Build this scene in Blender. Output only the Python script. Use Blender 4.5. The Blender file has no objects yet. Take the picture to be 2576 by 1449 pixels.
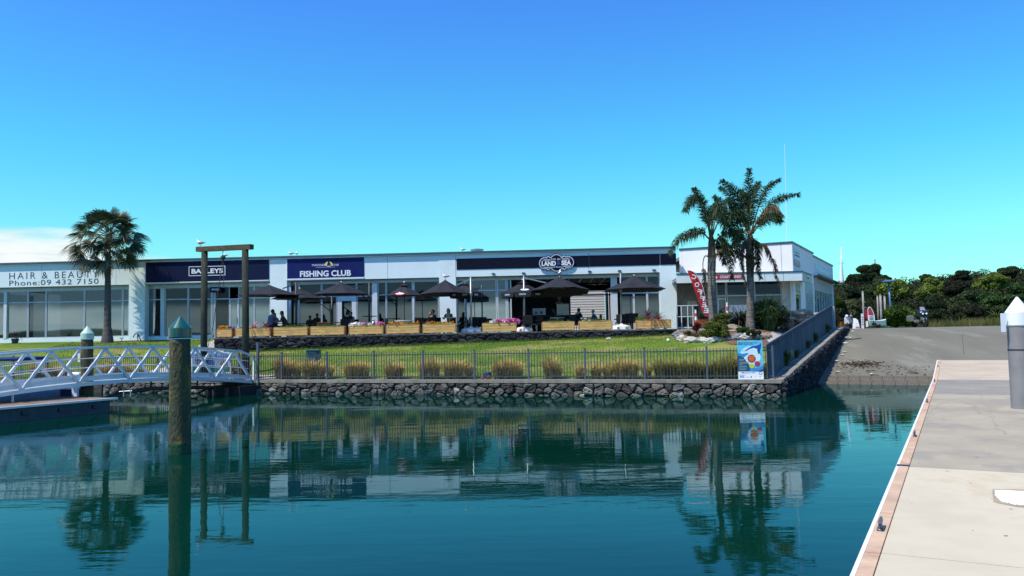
import bpy, math, random
import numpy as np
from mathutils import Vector, Matrix
R = math.radians
C = bpy.context.scene.collection
scn = bpy.context.scene
rnd = random.Random(7)

# ------------------------------------------------------------------ camera, sky, sun, exposure
EYE = Vector((0, 0, 2.35))
FOC = 2004.0                       # focal length in units of a 2576 wide picture
PITCH, ROLL = math.atan((842 - 724.5) / FOC), 0.02
Fw = Vector((0, math.cos(PITCH), math.sin(PITCH)))
U0 = Vector((0, -math.sin(PITCH), math.cos(PITCH)))
R0 = Vector((1, 0, 0))
Rt = R0 * math.cos(ROLL) - U0 * math.sin(ROLL)
Up = U0 * math.cos(ROLL) + R0 * math.sin(ROLL)
cam_d = bpy.data.cameras.new('camera')
cam_d.sensor_width = 36.0
cam_d.lens = 36.0 * FOC / 2576.0
cam_d.clip_start = 0.1
cam_d.clip_end = 3000
cam = bpy.data.objects.new('camera', cam_d)
C.objects.link(cam)
cam.matrix_world = Matrix(((Rt.x, Up.x, -Fw.x, EYE.x), (Rt.y, Up.y, -Fw.y, EYE.y), (Rt.z, Up.z, -Fw.z, EYE.z), (0, 0, 0, 1)))
scn.camera = cam

SUN = Vector((-0.44, -0.29, 0.85)).normalized()
elev = math.asin(SUN.z)
world = bpy.data.worlds.new('World')
scn.world = world
world.use_nodes = True
wn = world.node_tree.nodes
wl = world.node_tree.links
wn.clear()
w_out = wn.new('ShaderNodeOutputWorld')
w_bg = wn.new('ShaderNodeBackground')
w_bg.inputs['Strength'].default_value = 0.1
sky = wn.new('ShaderNodeTexSky')
sky.sky_type = 'NISHITA'
sky.sun_disc = False
sky.sun_elevation = elev
sky.sun_rotation = math.atan2(SUN.x, SUN.y)
sky.air_density = 1.0
sky.dust_density = 0.4
sky.ozone_density = 1.6
w_tc = wn.new('ShaderNodeTexCoord')
w_sep = wn.new('ShaderNodeSeparateXYZ')
wl.new(w_tc.outputs['Generated'], w_sep.inputs[0])
# saturated blue of the photographed sky: the sky texture graded by elevation over the whole dome
w_rmp = wn.new('ShaderNodeValToRGB')
SKYTINT = [(0.0, (0.74, 1.55, 1.35)), (0.12, (0.66, 1.70, 1.58)), (0.216, (0.46, 1.68, 1.86)), (0.387, (0.48, 1.30, 2.35)), (1.0, (0.70, 1.10, 1.9))]
el = w_rmp.color_ramp.elements
el[0].position, el[0].color = SKYTINT[0][0], tuple(v / 3 for v in SKYTINT[0][1]) + (1,)
el[1].position, el[1].color = SKYTINT[-1][0], tuple(v / 3 for v in SKYTINT[-1][1]) + (1,)
for p, c in SKYTINT[1:-1]:
    e = el.new(p)
    e.color = tuple(v / 3 for v in c) + (1,)
wl.new(w_sep.outputs['Z'], w_rmp.inputs['Fac'])
w_mul = wn.new('ShaderNodeMix'); w_mul.data_type = 'RGBA'; w_mul.blend_type = 'MULTIPLY'
w_mul.inputs['Factor'].default_value = 1.0
wl.new(sky.outputs[0], w_mul.inputs['A'])
wl.new(w_rmp.outputs[0], w_mul.inputs['B'])
w_gain = wn.new('ShaderNodeMix'); w_gain.data_type = 'RGBA'; w_gain.blend_type = 'MULTIPLY'
w_gain.inputs['Factor'].default_value = 1.0
w_gain.inputs['B'].default_value = (3, 3, 3, 1)
w_gain.clamp_result = False
wl.new(w_mul.outputs['Result'], w_gain.inputs['A'])
# a low bank of cloud round part of the horizon
w_map = wn.new('ShaderNodeMapping'); w_map.inputs['Scale'].default_value = (1.0, 1.0, 5.5)
wl.new(w_tc.outputs['Generated'], w_map.inputs[0])
w_noi = wn.new('ShaderNodeTexNoise'); w_noi.inputs['Scale'].default_value = 3.1
w_noi.inputs['Detail'].default_value = 8; w_noi.inputs['Roughness'].default_value = 0.5
wl.new(w_map.outputs[0], w_noi.inputs['Vector'])
w_xm = wn.new('ShaderNodeMapRange')       # more cloud towards the west
w_xm.inputs['From Min'].default_value = -0.28; w_xm.inputs['From Max'].default_value = -0.475
w_xm.inputs['To Min'].default_value = -0.30; w_xm.inputs['To Max'].default_value = 0.12
wl.new(w_sep.outputs['X'], w_xm.inputs['Value'])
w_zm = wn.new('ShaderNodeMapRange')
w_zm.inputs['From Min'].default_value = 0.095; w_zm.inputs['From Max'].default_value = 0.155
w_zm.inputs['To Min'].default_value = 0.14; w_zm.inputs['To Max'].default_value = -0.40
wl.new(w_sep.outputs['Z'], w_zm.inputs['Value'])
w_a1 = wn.new('ShaderNodeMath'); w_a1.operation = 'ADD'
wl.new(w_xm.outputs[0], w_a1.inputs[0]); wl.new(w_zm.outputs[0], w_a1.inputs[1])
w_a2 = wn.new('ShaderNodeMath'); w_a2.operation = 'ADD'
wl.new(w_a1.outputs[0], w_a2.inputs[0]); wl.new(w_noi.outputs['Fac'], w_a2.inputs[1])
w_cl = wn.new('ShaderNodeMapRange'); w_cl.interpolation_type = 'SMOOTHSTEP'
w_cl.inputs['From Min'].default_value = 0.48; w_cl.inputs['From Max'].default_value = 0.66
wl.new(w_a2.outputs[0], w_cl.inputs['Value'])
# the long cloud bank lying on the southern horizon, the one mirrored in the shop windows
w_sy = wn.new('ShaderNodeMapRange'); w_sy.inputs['From Min'].default_value = 0.10; w_sy.inputs['From Max'].default_value = -0.25
w_sy.inputs['To Min'].default_value = -1.0; w_sy.inputs['To Max'].default_value = 0.0
wl.new(w_sep.outputs['Y'], w_sy.inputs['Value'])
w_sz = wn.new('ShaderNodeMapRange'); w_sz.inputs['From Min'].default_value = 0.075; w_sz.inputs['From Max'].default_value = 0.13
w_sz.inputs['To Min'].default_value = 0.35; w_sz.inputs['To Max'].default_value = -0.25
wl.new(w_sep.outputs['Z'], w_sz.inputs['Value'])
w_b1 = wn.new('ShaderNodeMath'); w_b1.operation = 'ADD'; wl.new(w_sy.outputs[0], w_b1.inputs[0]); wl.new(w_sz.outputs[0], w_b1.inputs[1])
w_b2 = wn.new('ShaderNodeMath'); w_b2.operation = 'ADD'; wl.new(w_b1.outputs[0], w_b2.inputs[0]); wl.new(w_noi.outputs['Fac'], w_b2.inputs[1])
w_cs = wn.new('ShaderNodeMapRange'); w_cs.interpolation_type = 'SMOOTHSTEP'
w_cs.inputs['From Min'].default_value = 0.48; w_cs.inputs['From Max'].default_value = 0.62
wl.new(w_b2.outputs[0], w_cs.inputs['Value'])
w_mx = wn.new('ShaderNodeMath'); w_mx.operation = 'MAXIMUM'; wl.new(w_cl.outputs[0], w_mx.inputs[0]); wl.new(w_cs.outputs[0], w_mx.inputs[1])
w_cm = wn.new('ShaderNodeMix'); w_cm.data_type = 'RGBA'
wl.new(w_mx.outputs[0], w_cm.inputs['Factor'])
wl.new(w_gain.outputs['Result'], w_cm.inputs['A'])
w_zc = wn.new('ShaderNodeMapRange'); w_zc.interpolation_type = 'SMOOTHSTEP'    # thick pale cloud low down, slate cloud above it in the south
w_zc.inputs['From Min'].default_value = 0.034; w_zc.inputs['From Max'].default_value = 0.046
wl.new(w_sep.outputs['Z'], w_zc.inputs['Value'])
w_sc = wn.new('ShaderNodeMath'); w_sc.operation = 'MULTIPLY'; wl.new(w_zc.outputs[0], w_sc.inputs[0]); wl.new(w_cs.outputs[0], w_sc.inputs[1])
w_cc = wn.new('ShaderNodeMix'); w_cc.data_type = 'RGBA'; wl.new(w_sc.outputs[0], w_cc.inputs['Factor'])
w_m2 = wn.new('ShaderNodeMapping'); w_m2.inputs['Scale'].default_value = (1, 1, 9); wl.new(w_tc.outputs['Generated'], w_m2.inputs[0])
w_n2 = wn.new('ShaderNodeTexNoise'); w_n2.inputs['Scale'].default_value = 9.0; w_n2.inputs['Detail'].default_value = 6; wl.new(w_m2.outputs[0], w_n2.inputs['Vector'])
w_r2 = wn.new('ShaderNodeValToRGB'); w_r2.color_ramp.elements[0].position = 0.38; w_r2.color_ramp.elements[1].position = 0.60
w_r2.color_ramp.elements[0].color = (0.62, 0.80, 0.88, 1); w_r2.color_ramp.elements[1].color = (0.95, 1.0, 1.0, 1); wl.new(w_n2.outputs['Fac'], w_r2.inputs['Fac'])
w_v2 = wn.new('ShaderNodeVectorMath'); w_v2.operation = 'SCALE'; w_v2.inputs['Scale'].default_value = 9.4; wl.new(w_r2.outputs[0], w_v2.inputs[0]); wl.new(w_v2.outputs[0], w_cc.inputs['A']); w_cc.inputs['B'].default_value = (1.7, 2.6, 3.3, 1)
wl.new(w_cc.outputs['Result'], w_cm.inputs['B'])
wl.new(w_cm.outputs['Result'], w_bg.inputs['Color'])
wl.new(w_bg.outputs[0], w_out.inputs[0])

sun_d = bpy.data.lights.new('sun', 'SUN')
sun_d.energy = 5.0
sun_d.angle = R(0.5)
sun_d.color = (1.0, 0.92, 0.79)
sun = bpy.data.objects.new('sun', sun_d)
C.objects.link(sun)
sun.rotation_euler = (-SUN).to_track_quat('-Z', 'Y').to_euler()
scn.view_settings.view_transform = 'Standard'
scn.view_settings.look = 'None'
scn.view_settings.exposure = 0.08
scn.view_settings.gamma = 1.0
scn.view_settings.use_curve_mapping = False
scn.cycles.max_bounces = 6
scn.cycles.transparent_max_bounces = 12
scn.cycles.caustics_reflective = False
scn.cycles.caustics_refractive = False

# ------------------------------------------------------------------ survey helpers: where a sight line meets a depth, a level or a wall
def ray(px, py):
    return (Fw * FOC + Rt * (px - 1288.0) + Up * (724.5 - py)) / FOC
def P(px, py, Y):
    r = ray(px, py); return EYE + r * (Y / r.y)
def Pz(px, py, z):
    r = ray(px, py); return EYE + r * ((z - EYE.z) / r.z)
def Pp(px, py, o, n):
    r = ray(px, py); return EYE + r * ((o - EYE).dot(n) / r.dot(n))
V = Vector
def lerp(a, b, t): return a + (b - a) * t
def smooth(t):
    t = max(0.0, min(1.0, t)); return t * t * (3 - 2 * t)

# ------------------------------------------------------------------ materials
MATS = {}
def mat(name, col, rough=0.7, metal=0.0, var=0.15, vscale=3.0, col2=None, bump=0.0, bscale=20.0, detail=5.0, spec=None, stretch=None, trans=0.0, island=0.0, speck=None, coat=0.0):
    if name in MATS: return MATS[name]
    m = bpy.data.materials.new(name); m.use_nodes = True
    nt = m.node_tree; N = nt.nodes; L = nt.links
    b = N['Principled BSDF']
    b.inputs['Roughness'].default_value = rough
    b.inputs['Metallic'].default_value = metal
    if spec is None: spec = 0.5 if rough < 0.55 else (0.08 if (trans or island) else 0.2)
    b.inputs['Specular IOR Level'].default_value = spec
    b.inputs['Coat Weight'].default_value = coat
    tc = N.new('ShaderNodeTexCoord'); src = tc.outputs['Object']
    if stretch:
        mp = N.new('ShaderNodeMapping'); mp.inputs['Scale'].default_value = stretch
        L.new(src, mp.inputs[0]); src = mp.outputs[0]
    c2 = col2 or tuple(max(0, v * (1 - var)) for v in col)
    c1 = col if col2 else tuple(min(1, v * (1 + var)) for v in col)
    n1 = N.new('ShaderNodeTexNoise'); n1.inputs['Scale'].default_value = vscale
    n1.inputs['Detail'].default_value = detail; n1.inputs['Roughness'].default_value = 0.6
    L.new(src, n1.inputs['Vector'])
    rp = N.new('ShaderNodeValToRGB')
    rp.color_ramp.elements[0].position = 0.36; rp.color_ramp.elements[0].color = (*c2, 1)
    rp.color_ramp.elements[1].position = 0.64; rp.color_ramp.elements[1].color = (*c1, 1)
    L.new(n1.outputs['Fac'], rp.inputs['Fac'])
    out = rp.outputs[0]
    if island:
        ge = N.new('ShaderNodeNewGeometry'); mr = N.new('ShaderNodeMapRange')
        mr.inputs['To Min'].default_value = 1 - island; mr.inputs['To Max'].default_value = 1 + island
        L.new(ge.outputs['Random Per Island'], mr.inputs['Value'])
        vm = N.new('ShaderNodeVectorMath'); vm.operation = 'SCALE'
        L.new(out, vm.inputs[0]); L.new(mr.outputs[0], vm.inputs['Scale']); out = vm.outputs[0]
    if speck:
        n2 = N.new('ShaderNodeTexNoise'); n2.inputs['Scale'].default_value = speck[1]; n2.inputs['Detail'].default_value = 6
        n2.inputs['Roughness'].default_value = 0.65
        L.new(src, n2.inputs['Vector'])
        r2 = N.new('ShaderNodeValToRGB'); r2.color_ramp.elements[0].position = speck[2]; r2.color_ramp.elements[1].position = speck[2] + 0.08
        L.new(n2.outputs['Fac'], r2.inputs['Fac'])
        mx = N.new('ShaderNodeMix'); mx.data_type = 'RGBA'
        mu = N.new('ShaderNodeMath'); mu.operation = 'MULTIPLY'; mu.inputs[1].default_value = speck[3]
        L.new(r2.outputs[0], mu.inputs[0]); L.new(mu.outputs[0], mx.inputs['Factor'])
        L.new(out, mx.inputs['A']); mx.inputs['B'].default_value = (*speck[0], 1); out = mx.outputs['Result']
    L.new(out, b.inputs['Base Color'])
    if bump:
        n3 = N.new('ShaderNodeTexNoise'); n3.inputs['Scale'].default_value = bscale; n3.inputs['Detail'].default_value = 6
        L.new(src, n3.inputs['Vector'])
        bp = N.new('ShaderNodeBump'); bp.inputs['Strength'].default_value = bump; bp.inputs['Distance'].default_value = 0.05
        L.new(n3.outputs['Fac'], bp.inputs['Height']); L.new(bp.outputs[0], b.inputs['Normal'])
    if trans:
        tr = N.new('ShaderNodeBsdfTranslucent'); L.new(out, tr.inputs['Color'])
        ms = N.new('ShaderNodeMixShader'); ms.inputs[0].default_value = trans
        L.new(b.outputs[0], ms.inputs[1]); L.new(tr.outputs[0], ms.inputs[2])
        L.new(ms.outputs[0], N['Material Output'].inputs['Surface'])
    MATS[name] = m
    return m

def glass_mat(name, tint, refl, clear, rough=0.02):
    m = bpy.data.materials.new(name); m.use_nodes = True
    N = m.node_tree.nodes; L = m.node_tree.links; N.clear()
    o = N.new('ShaderNodeOutputMaterial')
    g = N.new('ShaderNodeBsdfGlossy'); g.inputs['Roughness'].default_value = rough; g.inputs['Color'].default_value = (0.74, 0.94, 0.97, 1)
    t = N.new('ShaderNodeBsdfTransparent'); t.inputs['Color'].default_value = (*tint, 1)
    d = N.new('ShaderNodeBsdfDiffuse'); d.inputs['Color'].default_value = (0.02, 0.03, 0.035, 1)
    tc = N.new('ShaderNodeTexCoord'); n = N.new('ShaderNodeTexNoise'); n.inputs['Scale'].default_value = 0.6; n.inputs['Detail'].default_value = 1
    L.new(tc.outputs['Object'], n.inputs['Vector'])
    bp = N.new('ShaderNodeBump'); bp.inputs['Strength'].default_value = 0.02; bp.inputs['Distance'].default_value = 0.1
    L.new(n.outputs['Fac'], bp.inputs['Height']); L.new(bp.outputs[0], g.inputs['Normal'])
    m1 = N.new('ShaderNodeMixShader'); m1.inputs[0].default_value = clear
    L.new(d.outputs[0], m1.inputs[1]); L.new(t.outputs[0], m1.inputs[2])
    fr = N.new('ShaderNodeFresnel'); fr.inputs['IOR'].default_value = 1.5
    mr = N.new('ShaderNodeMapRange'); mr.inputs['From Max'].default_value = 1.0
    mr.inputs['To Min'].default_value = refl; mr.inputs['To Max'].default_value = 1.0
    L.new(fr.outputs[0], mr.inputs['Value'])
    m2 = N.new('ShaderNodeMixShader'); L.new(mr.outputs[0], m2.inputs[0])
    L.new(m1.outputs[0], m2.inputs[1]); L.new(g.outputs[0], m2.inputs[2])
    L.new(m2.outputs[0], o.inputs['Surface'])
    MATS[name] = m
    return m

def emit_mat(name, col, s):
    m = bpy.data.materials.new(name); m.use_nodes = True
    b = m.node_tree.nodes['Principled BSDF']
    b.inputs['Base Color'].default_value = (*col, 1)
    b.inputs['Emission Color'].default_value = (*col, 1); b.inputs['Emission Strength'].default_value = s
    return m

# ------------------------------------------------------------------ mesh helpers
class MB:
    def __init__(s): s.v = []; s.f = []
    def add(s, vs, fs):
        o = len(s.v); s.v += [tuple(p) for p in vs]; s.f += [tuple(i + o for i in f) for f in fs]; return s
    def hexa(s, p):      # 8 corners: bottom 4 ccw, top 4 ccw
        return s.add(p, [(3, 2, 1, 0), (4, 5, 6, 7), (0, 1, 5, 4), (1, 2, 6, 5), (2, 3, 7, 6), (3, 0, 4, 7)])
    def box(s, x0, x1, y0, y1, z0, z1):
        return s.hexa([(x0, y0, z0), (x1, y0, z0), (x1, y1, z0), (x0, y1, z0), (x0, y0, z1), (x1, y0, z1), (x1, y1, z1), (x0, y1, z1)])
    def obox(s, o, a, b, c, a0, a1, b0, b1, c0, c1):
        q = lambda i, j, k: o + a * i + b * j + c * k
        return s.hexa([q(a0, b0, c0), q(a1, b0, c0), q(a1, b1, c0), q(a0, b1, c0), q(a0, b0, c1), q(a1, b0, c1), q(a1, b1, c1), q(a0, b1, c1)])
    def bevbox(s, x0, x1, y0, y1, z0, z1, e=0.01):
        pts = []
        for z, k in ((z0, e), (z0 + e, 0), (z1 - e, 0), (z1, e)):
            pts += [(x0 + k, y0 + k, z), (x1 - k, y0 + k, z), (x1 - k, y1 - k, z), (x0 + k, y1 - k, z)]
        f = [(3, 2, 1, 0), (12, 13, 14, 15)]
        for r in range(3):
            for i in range(4):
                j = (i + 1) % 4; f.append((r * 4 + i, r * 4 + j, r * 4 + 4 + j, r * 4 + 4 + i))
        return s.add(pts, f)
    def bar(s, p0, p1, w, h, up=V((0, 0, 1))):
        p0 = V(p0); p1 = V(p1); d = (p1 - p0)
        if d.length < 1e-6: return s
        dn = d.normalized(); a = dn.cross(up)
        if a.length < 1e-3: a = V((1, 0, 0))
        a.normalize(); b = a.cross(dn).normalized()
        return s.obox(p0, dn, a, b, 0, d.length, -w / 2, w / 2, -h / 2, h / 2)
    def tube(s, pts, r, n=8, caps=True):
        pts = [V(p) for p in pts]; k = len(pts)
        rs = r if isinstance(r, (list, tuple)) else [r] * k
        o = len(s.v); ref = V((0.31, 0.17, 0.94)).normalized()
        for i in range(k):
            t = (pts[min(i + 1, k - 1)] - pts[max(i - 1, 0)]).normalized()
            a = t.cross(ref)
            if a.length < 0.1: a = t.cross(V((1, 0, 0)))
            a.normalize(); b = t.cross(a)
            if i and a.dot(pa) < 0: a = -a; b = -b
            pa = a
            for j in range(n):
                th = 2 * math.pi * j / n
                s.v.append(tuple(pts[i] + (a * math.cos(th) + b * math.sin(th)) * rs[i]))
        for i in range(k - 1):
            for j in range(n):
                q = (j + 1) % n
                s.f.append((o + i * n + j, o + i * n + q, o + (i + 1) * n + q, o + (i + 1) * n + j))
        if caps:
            s.f.append(tuple(o + j for j in reversed(range(n)))); s.f.append(tuple(o + (k - 1) * n + j for j in range(n)))
        return s
    def lathe(s, c, prof, n=16, ax=None):
        c = V(c); o = len(s.v)
        for r, z in prof:
            for j in range(n):
                th = 2 * math.pi * (j + 0.5) / n
                s.v.append((c.x + r * math.cos(th), c.y + r * math.sin(th), c.z + z))
        for i in range(len(prof) - 1):
            for j in range(n):
                q = (j + 1) % n
                s.f.append((o + i * n + j, o + i * n + q, o + (i + 1) * n + q, o + (i + 1) * n + j))
        s.f.append(tuple(o + j for j in reversed(range(n)))); s.f.append(tuple(o + (len(prof) - 1) * n + j for j in range(n)))
        return s
    def prism(s, poly, n, d):   # poly: list of Vectors, extruded along n by d
        k = len(poly); poly = [V(p) for p in poly]; n = V(n)
        return s.add(poly + [p + n * d for p in poly], [tuple(reversed(range(k))), tuple(range(k, 2 * k))] + [(i, (i + 1) % k, k + (i + 1) % k, k + i) for i in range(k)])
    def blob(s, c, r, seed=0, amp=0.2, nu=10, nv=7, sc=(1, 1, 1), freq=1.7):
        c = V(c); o = len(s.v); rg = random.Random(seed); ph = [rg.uniform(0, 6.28) for _ in range(9)]
        for i in range(nv + 1):
            for j in range(nu):
                u = math.pi * i / nv; w = 2 * math.pi * j / nu
                d = V((math.sin(u) * math.cos(w), math.sin(u) * math.sin(w), math.cos(u)))
                k = 1 + amp * (math.sin(freq * 2 * d.x + ph[0]) * math.sin(freq * 3 * d.y + ph[1]) + 0.6 * math.sin(freq * 4 * d.z + ph[2]) * math.sin(freq * 3 * d.x + ph[3]) + 0.4 * math.sin(freq * 7 * d.y + ph[4] + 5 * d.z))
                s.v.append((c.x + d.x * r * k * sc[0], c.y + d.y * r * k * sc[1], c.z + d.z * r * k * sc[2]))
        for i in range(nv):
            for j in range(nu):
                q = (j + 1) % nu
                s.f.append((o + i * nu + j, o + (i + 1) * nu + j, o + (i + 1) * nu + q, o + i * nu + q))
        return s
    def xf(s, M):
        s.v = [tuple(M @ V(p)) for p in s.v]; return s

def mesh_of(name, v, f, m, org=(0, 0, 0), sm=False):
    me = bpy.data.meshes.new(name)
    o = V(org)
    me.from_pydata([(p[0] - o.x, p[1] - o.y, p[2] - o.z) for p in v], [], f)
    if m: me.materials.append(m)
    if sm: me.polygons.foreach_set('use_smooth', [True] * len(me.polygons))
    me.update()
    return me

ORG = {}
def tag(o, label=None, cat=None, group=None, kind=None):
    if label: o['label'] = label
    if cat: o['category'] = cat
    if group: o['group'] = group
    if kind: o['kind'] = kind
    return o
def thing(name, label, cat, loc=(0, 0, 0), group=None):
    o = bpy.data.objects.new(name, None); o.empty_display_size = 0.2
    C.objects.link(o); o.location = loc; ORG[o.name] = V(loc)
    return tag(o, label, cat, group)
def part(name, mb, m, parent, label=None, sm=False, kind=None):
    org = ORG[parent.name] if parent else V((0, 0, 0))
    me = mesh_of(name, mb.v, mb.f, m, org, sm)
    o = bpy.data.objects.new(name, me); C.objects.link(o)
    o.parent = parent
    ORG[o.name] = org
    return tag(o, label, kind=kind)
def solo(name, mb, m, label=None, cat=None, group=None, kind=None, loc=None, sm=False):
    org = V(loc) if loc is not None else V((0, 0, 0))
    me = mesh_of(name, mb.v, mb.f, m, org, sm)
    o = bpy.data.objects.new(name, me); C.objects.link(o); o.location = org; ORG[o.name] = org
    return tag(o, label, cat, group, kind)
def struct(name, mb, m, sm=False): return solo(name, mb, m, kind='structure', sm=sm)
def dup(o, parent=None, loc=None, rotz=None, label=None, group=None, scale=None):
    c = o.copy(); C.objects.link(c)
    if parent is not None: c.parent = parent
    if loc is not None: c.location = loc
    if rotz is not None: c.rotation_euler = (0, 0, rotz)
    if scale is not None: c.scale = scale
    if label: c['label'] = label
    if group: c['group'] = group
    for ch in list(o.children):
        dup(ch, c)
    return c

_fc = {}
def text_geo(s, bold=0.0, shear=0.0, spacing=1.0):
    key = (s, bold, shear, spacing)
    if key not in _fc:
        cu = bpy.data.curves.new('lettering', 'FONT'); cu.body = s; cu.offset = bold; cu.shear = shear
        cu.resolution_u = 3; cu.space_character = spacing
        cu.extrude = 0
        ob = bpy.data.objects.new('lettering', cu); C.objects.link(ob)
        bpy.context.view_layer.update()
        dg = bpy.context.evaluated_depsgraph_get()
        me = bpy.data.meshes.new_from_object(ob.evaluated_get(dg))
        vs = [tuple(v.co) for v in me.vertices]; fs = [tuple(p.vertices) for p in me.polygons]
        bpy.data.objects.remove(ob); bpy.data.meshes.remove(me)
        _fc[key] = (vs, fs)
    return _fc[key]
def text_mb(s, o, a, b, w, h, n, lift=0.012, bold=0.0, shear=0.0, spacing=1.0, mirror=False, mb=None):
    """lettering s filling w x h from lower left corner o along a (right) and b (up), lifted along n"""
    vs, fs = text_geo(s, bold, shear, spacing)
    xs = [p[0] for p in vs]; ys = [p[1] for p in vs]
    x0, x1, y0, y1 = min(xs), max(xs), min(ys), max(ys)
    mb = mb or MB(); out = []
    for p in vs:
        u = (p[0] - x0) / (x1 - x0) * w; v = (p[1] - y0) / (y1 - y0) * h
        if mirror: u = w - u
        out.append(o + a * u + b * v + n * lift)
    mb.add(out, fs); return mb

def leaf_cloud(rng, n, centres, radii, size, flat=1.0, shell=0.55, aspect=1.6):
    """n small leaves spread through several ellipsoid clumps; returns verts and faces"""
    k = len(centres); cs = np.array(centres); rs = np.array(radii)
    if rs.ndim == 1: rs = np.stack([rs, rs, rs * flat], 1)
    vol = rs.prod(1) ** (2 / 3.0); idx = rng.choice(k, n, p=vol / vol.sum())
    d = rng.normal(size=(n, 3)); d /= np.linalg.norm(d, axis=1)[:, None]
    rr = shell + (1 - shell) * rng.random(n) ** 0.7
    pos = cs[idx] + d * rs[idx] * rr[:, None]
    nn = d + rng.normal(size=(n, 3)) * 0.7; nn /= np.linalg.norm(nn, axis=1)[:, None]
    t = np.cross(nn, rng.normal(size=(n, 3))); t /= np.linalg.norm(t, axis=1)[:, None] + 1e-9
    b = np.cross(nn, t)
    s = size * (0.6 + 0.8 * rng.random(n))[:, None]
    A = pos - t * s * aspect; B = pos + b * s * 0.6; D = pos - b * s * 0.6; E = pos + t * s * aspect
    v = np.stack([A, B, E, D], 1).reshape(-1, 3)
    f = np.arange(n * 4).reshape(n, 4)
    return v, f
def np_mb(v, f):
    mb = MB(); mb.v = v.tolist(); mb.f = f.tolist(); return mb

# ------------------------------------------------------------------ shared palette
M_white = mat('white_render', (0.74, 0.85, 0.85), 0.8, var=0.04, vscale=0.8, speck=((0.45, 0.5, 0.5), 1.3, 0.62, 0.25))
M_fascia = mat('fascia_panel', (0.74, 0.86, 0.87), 0.6, var=0.03, vscale=0.7, speck=((0.5, 0.55, 0.55), 2.3, 0.64, 0.2))
M_joint = mat('panel_joint', (0.10, 0.12, 0.13), 0.9)
M_frame = mat('aluminium_frame', (0.40, 0.46, 0.52), 0.4, metal=0.3, var=0.08)
M_whiteframe = mat('white_frame', (0.60, 0.65, 0.68), 0.5, var=0.05)
M_roofcap = mat('roof_capping', (0.05, 0.10, 0.14), 0.45, metal=0.2)
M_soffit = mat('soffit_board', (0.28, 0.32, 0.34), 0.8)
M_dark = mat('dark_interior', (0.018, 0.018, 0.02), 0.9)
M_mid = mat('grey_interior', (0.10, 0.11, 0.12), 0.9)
M_navy = mat('navy_sign', (0.007, 0.012, 0.045), 0.5, var=0.1, spec=0.12)
M_blue = mat('blue_sign', (0.010, 0.018, 0.11), 0.5, var=0.1, spec=0.12)
M_black = mat('black_sign', (0.006, 0.008, 0.020), 0.5, spec=0.1)
M_letter = mat('white_letter', (0.78, 0.82, 0.86), 0.5, var=0.02)
M_dletter = mat('dark_letter', (0.04, 0.05, 0.07), 0.5)
M_red = mat('red_print', (0.45, 0.02, 0.035), 0.5, var=0.08)
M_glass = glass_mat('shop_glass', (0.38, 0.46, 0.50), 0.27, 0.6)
M_glass3 = glass_mat('dimmed_glass', (0.30, 0.37, 0.40), 0.09, 0.75)  # same shop glass, reflection turned down to stand in for dark mirrored surroundings
M_glass2 = glass_mat('side_glass', (0.40, 0.47, 0.52), 0.05, 0.9)
M_canvas = mat('charcoal_canvas', (0.024, 0.025, 0.031), 0.75, var=0.15, vscale=2, speck=((0.35, 0.35, 0.36), 9, 0.73, 0.6))
M_alu = mat('brushed_alloy', (0.34, 0.36, 0.38), 0.38, metal=0.6, var=0.06)
M_darkmetal = mat('dark_metal', (0.035, 0.04, 0.05), 0.5, metal=0.3)
M_plastic = mat('white_plastic', (0.72, 0.74, 0.74), 0.5, var=0.06, speck=((0.4, 0.4, 0.38), 5, 0.6, 0.3))
M_pine = mat('treated_pine', (0.70, 0.43, 0.16), 0.75, var=0.25, vscale=2.2, stretch=(1.2, 8, 14), bump=0.15, speck=((0.13, 0.06, 0.02), 2.6, 0.68, 0.8))
M_pine2 = mat('pine_end_board', (0.44, 0.24, 0.09), 0.75, var=0.2, vscale=3, stretch=(8, 1.2, 12))  # darker copy of the pine: shade on the planter ends put into the colour
M_soil = mat('potting_soil', (0.05, 0.035, 0.022), 0.95, bump=0.4)

# ------------------------------------------------------------------ survey lines
Kc = Pz(1966, 955, 0.6)                       # corner of the quay, top of coping
Lc = Pz(805, 955.5, 0.6)
QL = (Lc - Kc).normalized()                   # along the quay to the left
QN = V((QL.y, -QL.x, 0)); QN = QN if QN.y < 0 else -QN
RD = V((math.sin(R(29)), math.cos(R(29)), 0)) # along the boat ramp, away from the water
RE = V((RD.y, -RD.x, 0))                      # across the ramp, to the right
ZUP = V((0, 0, 1))
def quay_y(x):
    return Kc.y + (x - Kc.x) * QL.y / QL.x
def rp(s, w, z): 
    p = Kc + RD * s + RE * w; return V((p.x, p.y, z))
def to_sw(p):
    q = V((p[0], p[1], 0)) - V((Kc.x, Kc.y, 0)); return q.dot(RD), q.dot(RE)
TY = 43.3                                     # front face of the terrace wall
TX0 = P(538, 850, TY).x
TX1 = P(1712, 830, TY).x
TZ = 2.49
def cap_z(s): return 0.6 + 1.82 * max(0, min(1, s / 17.8))
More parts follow.
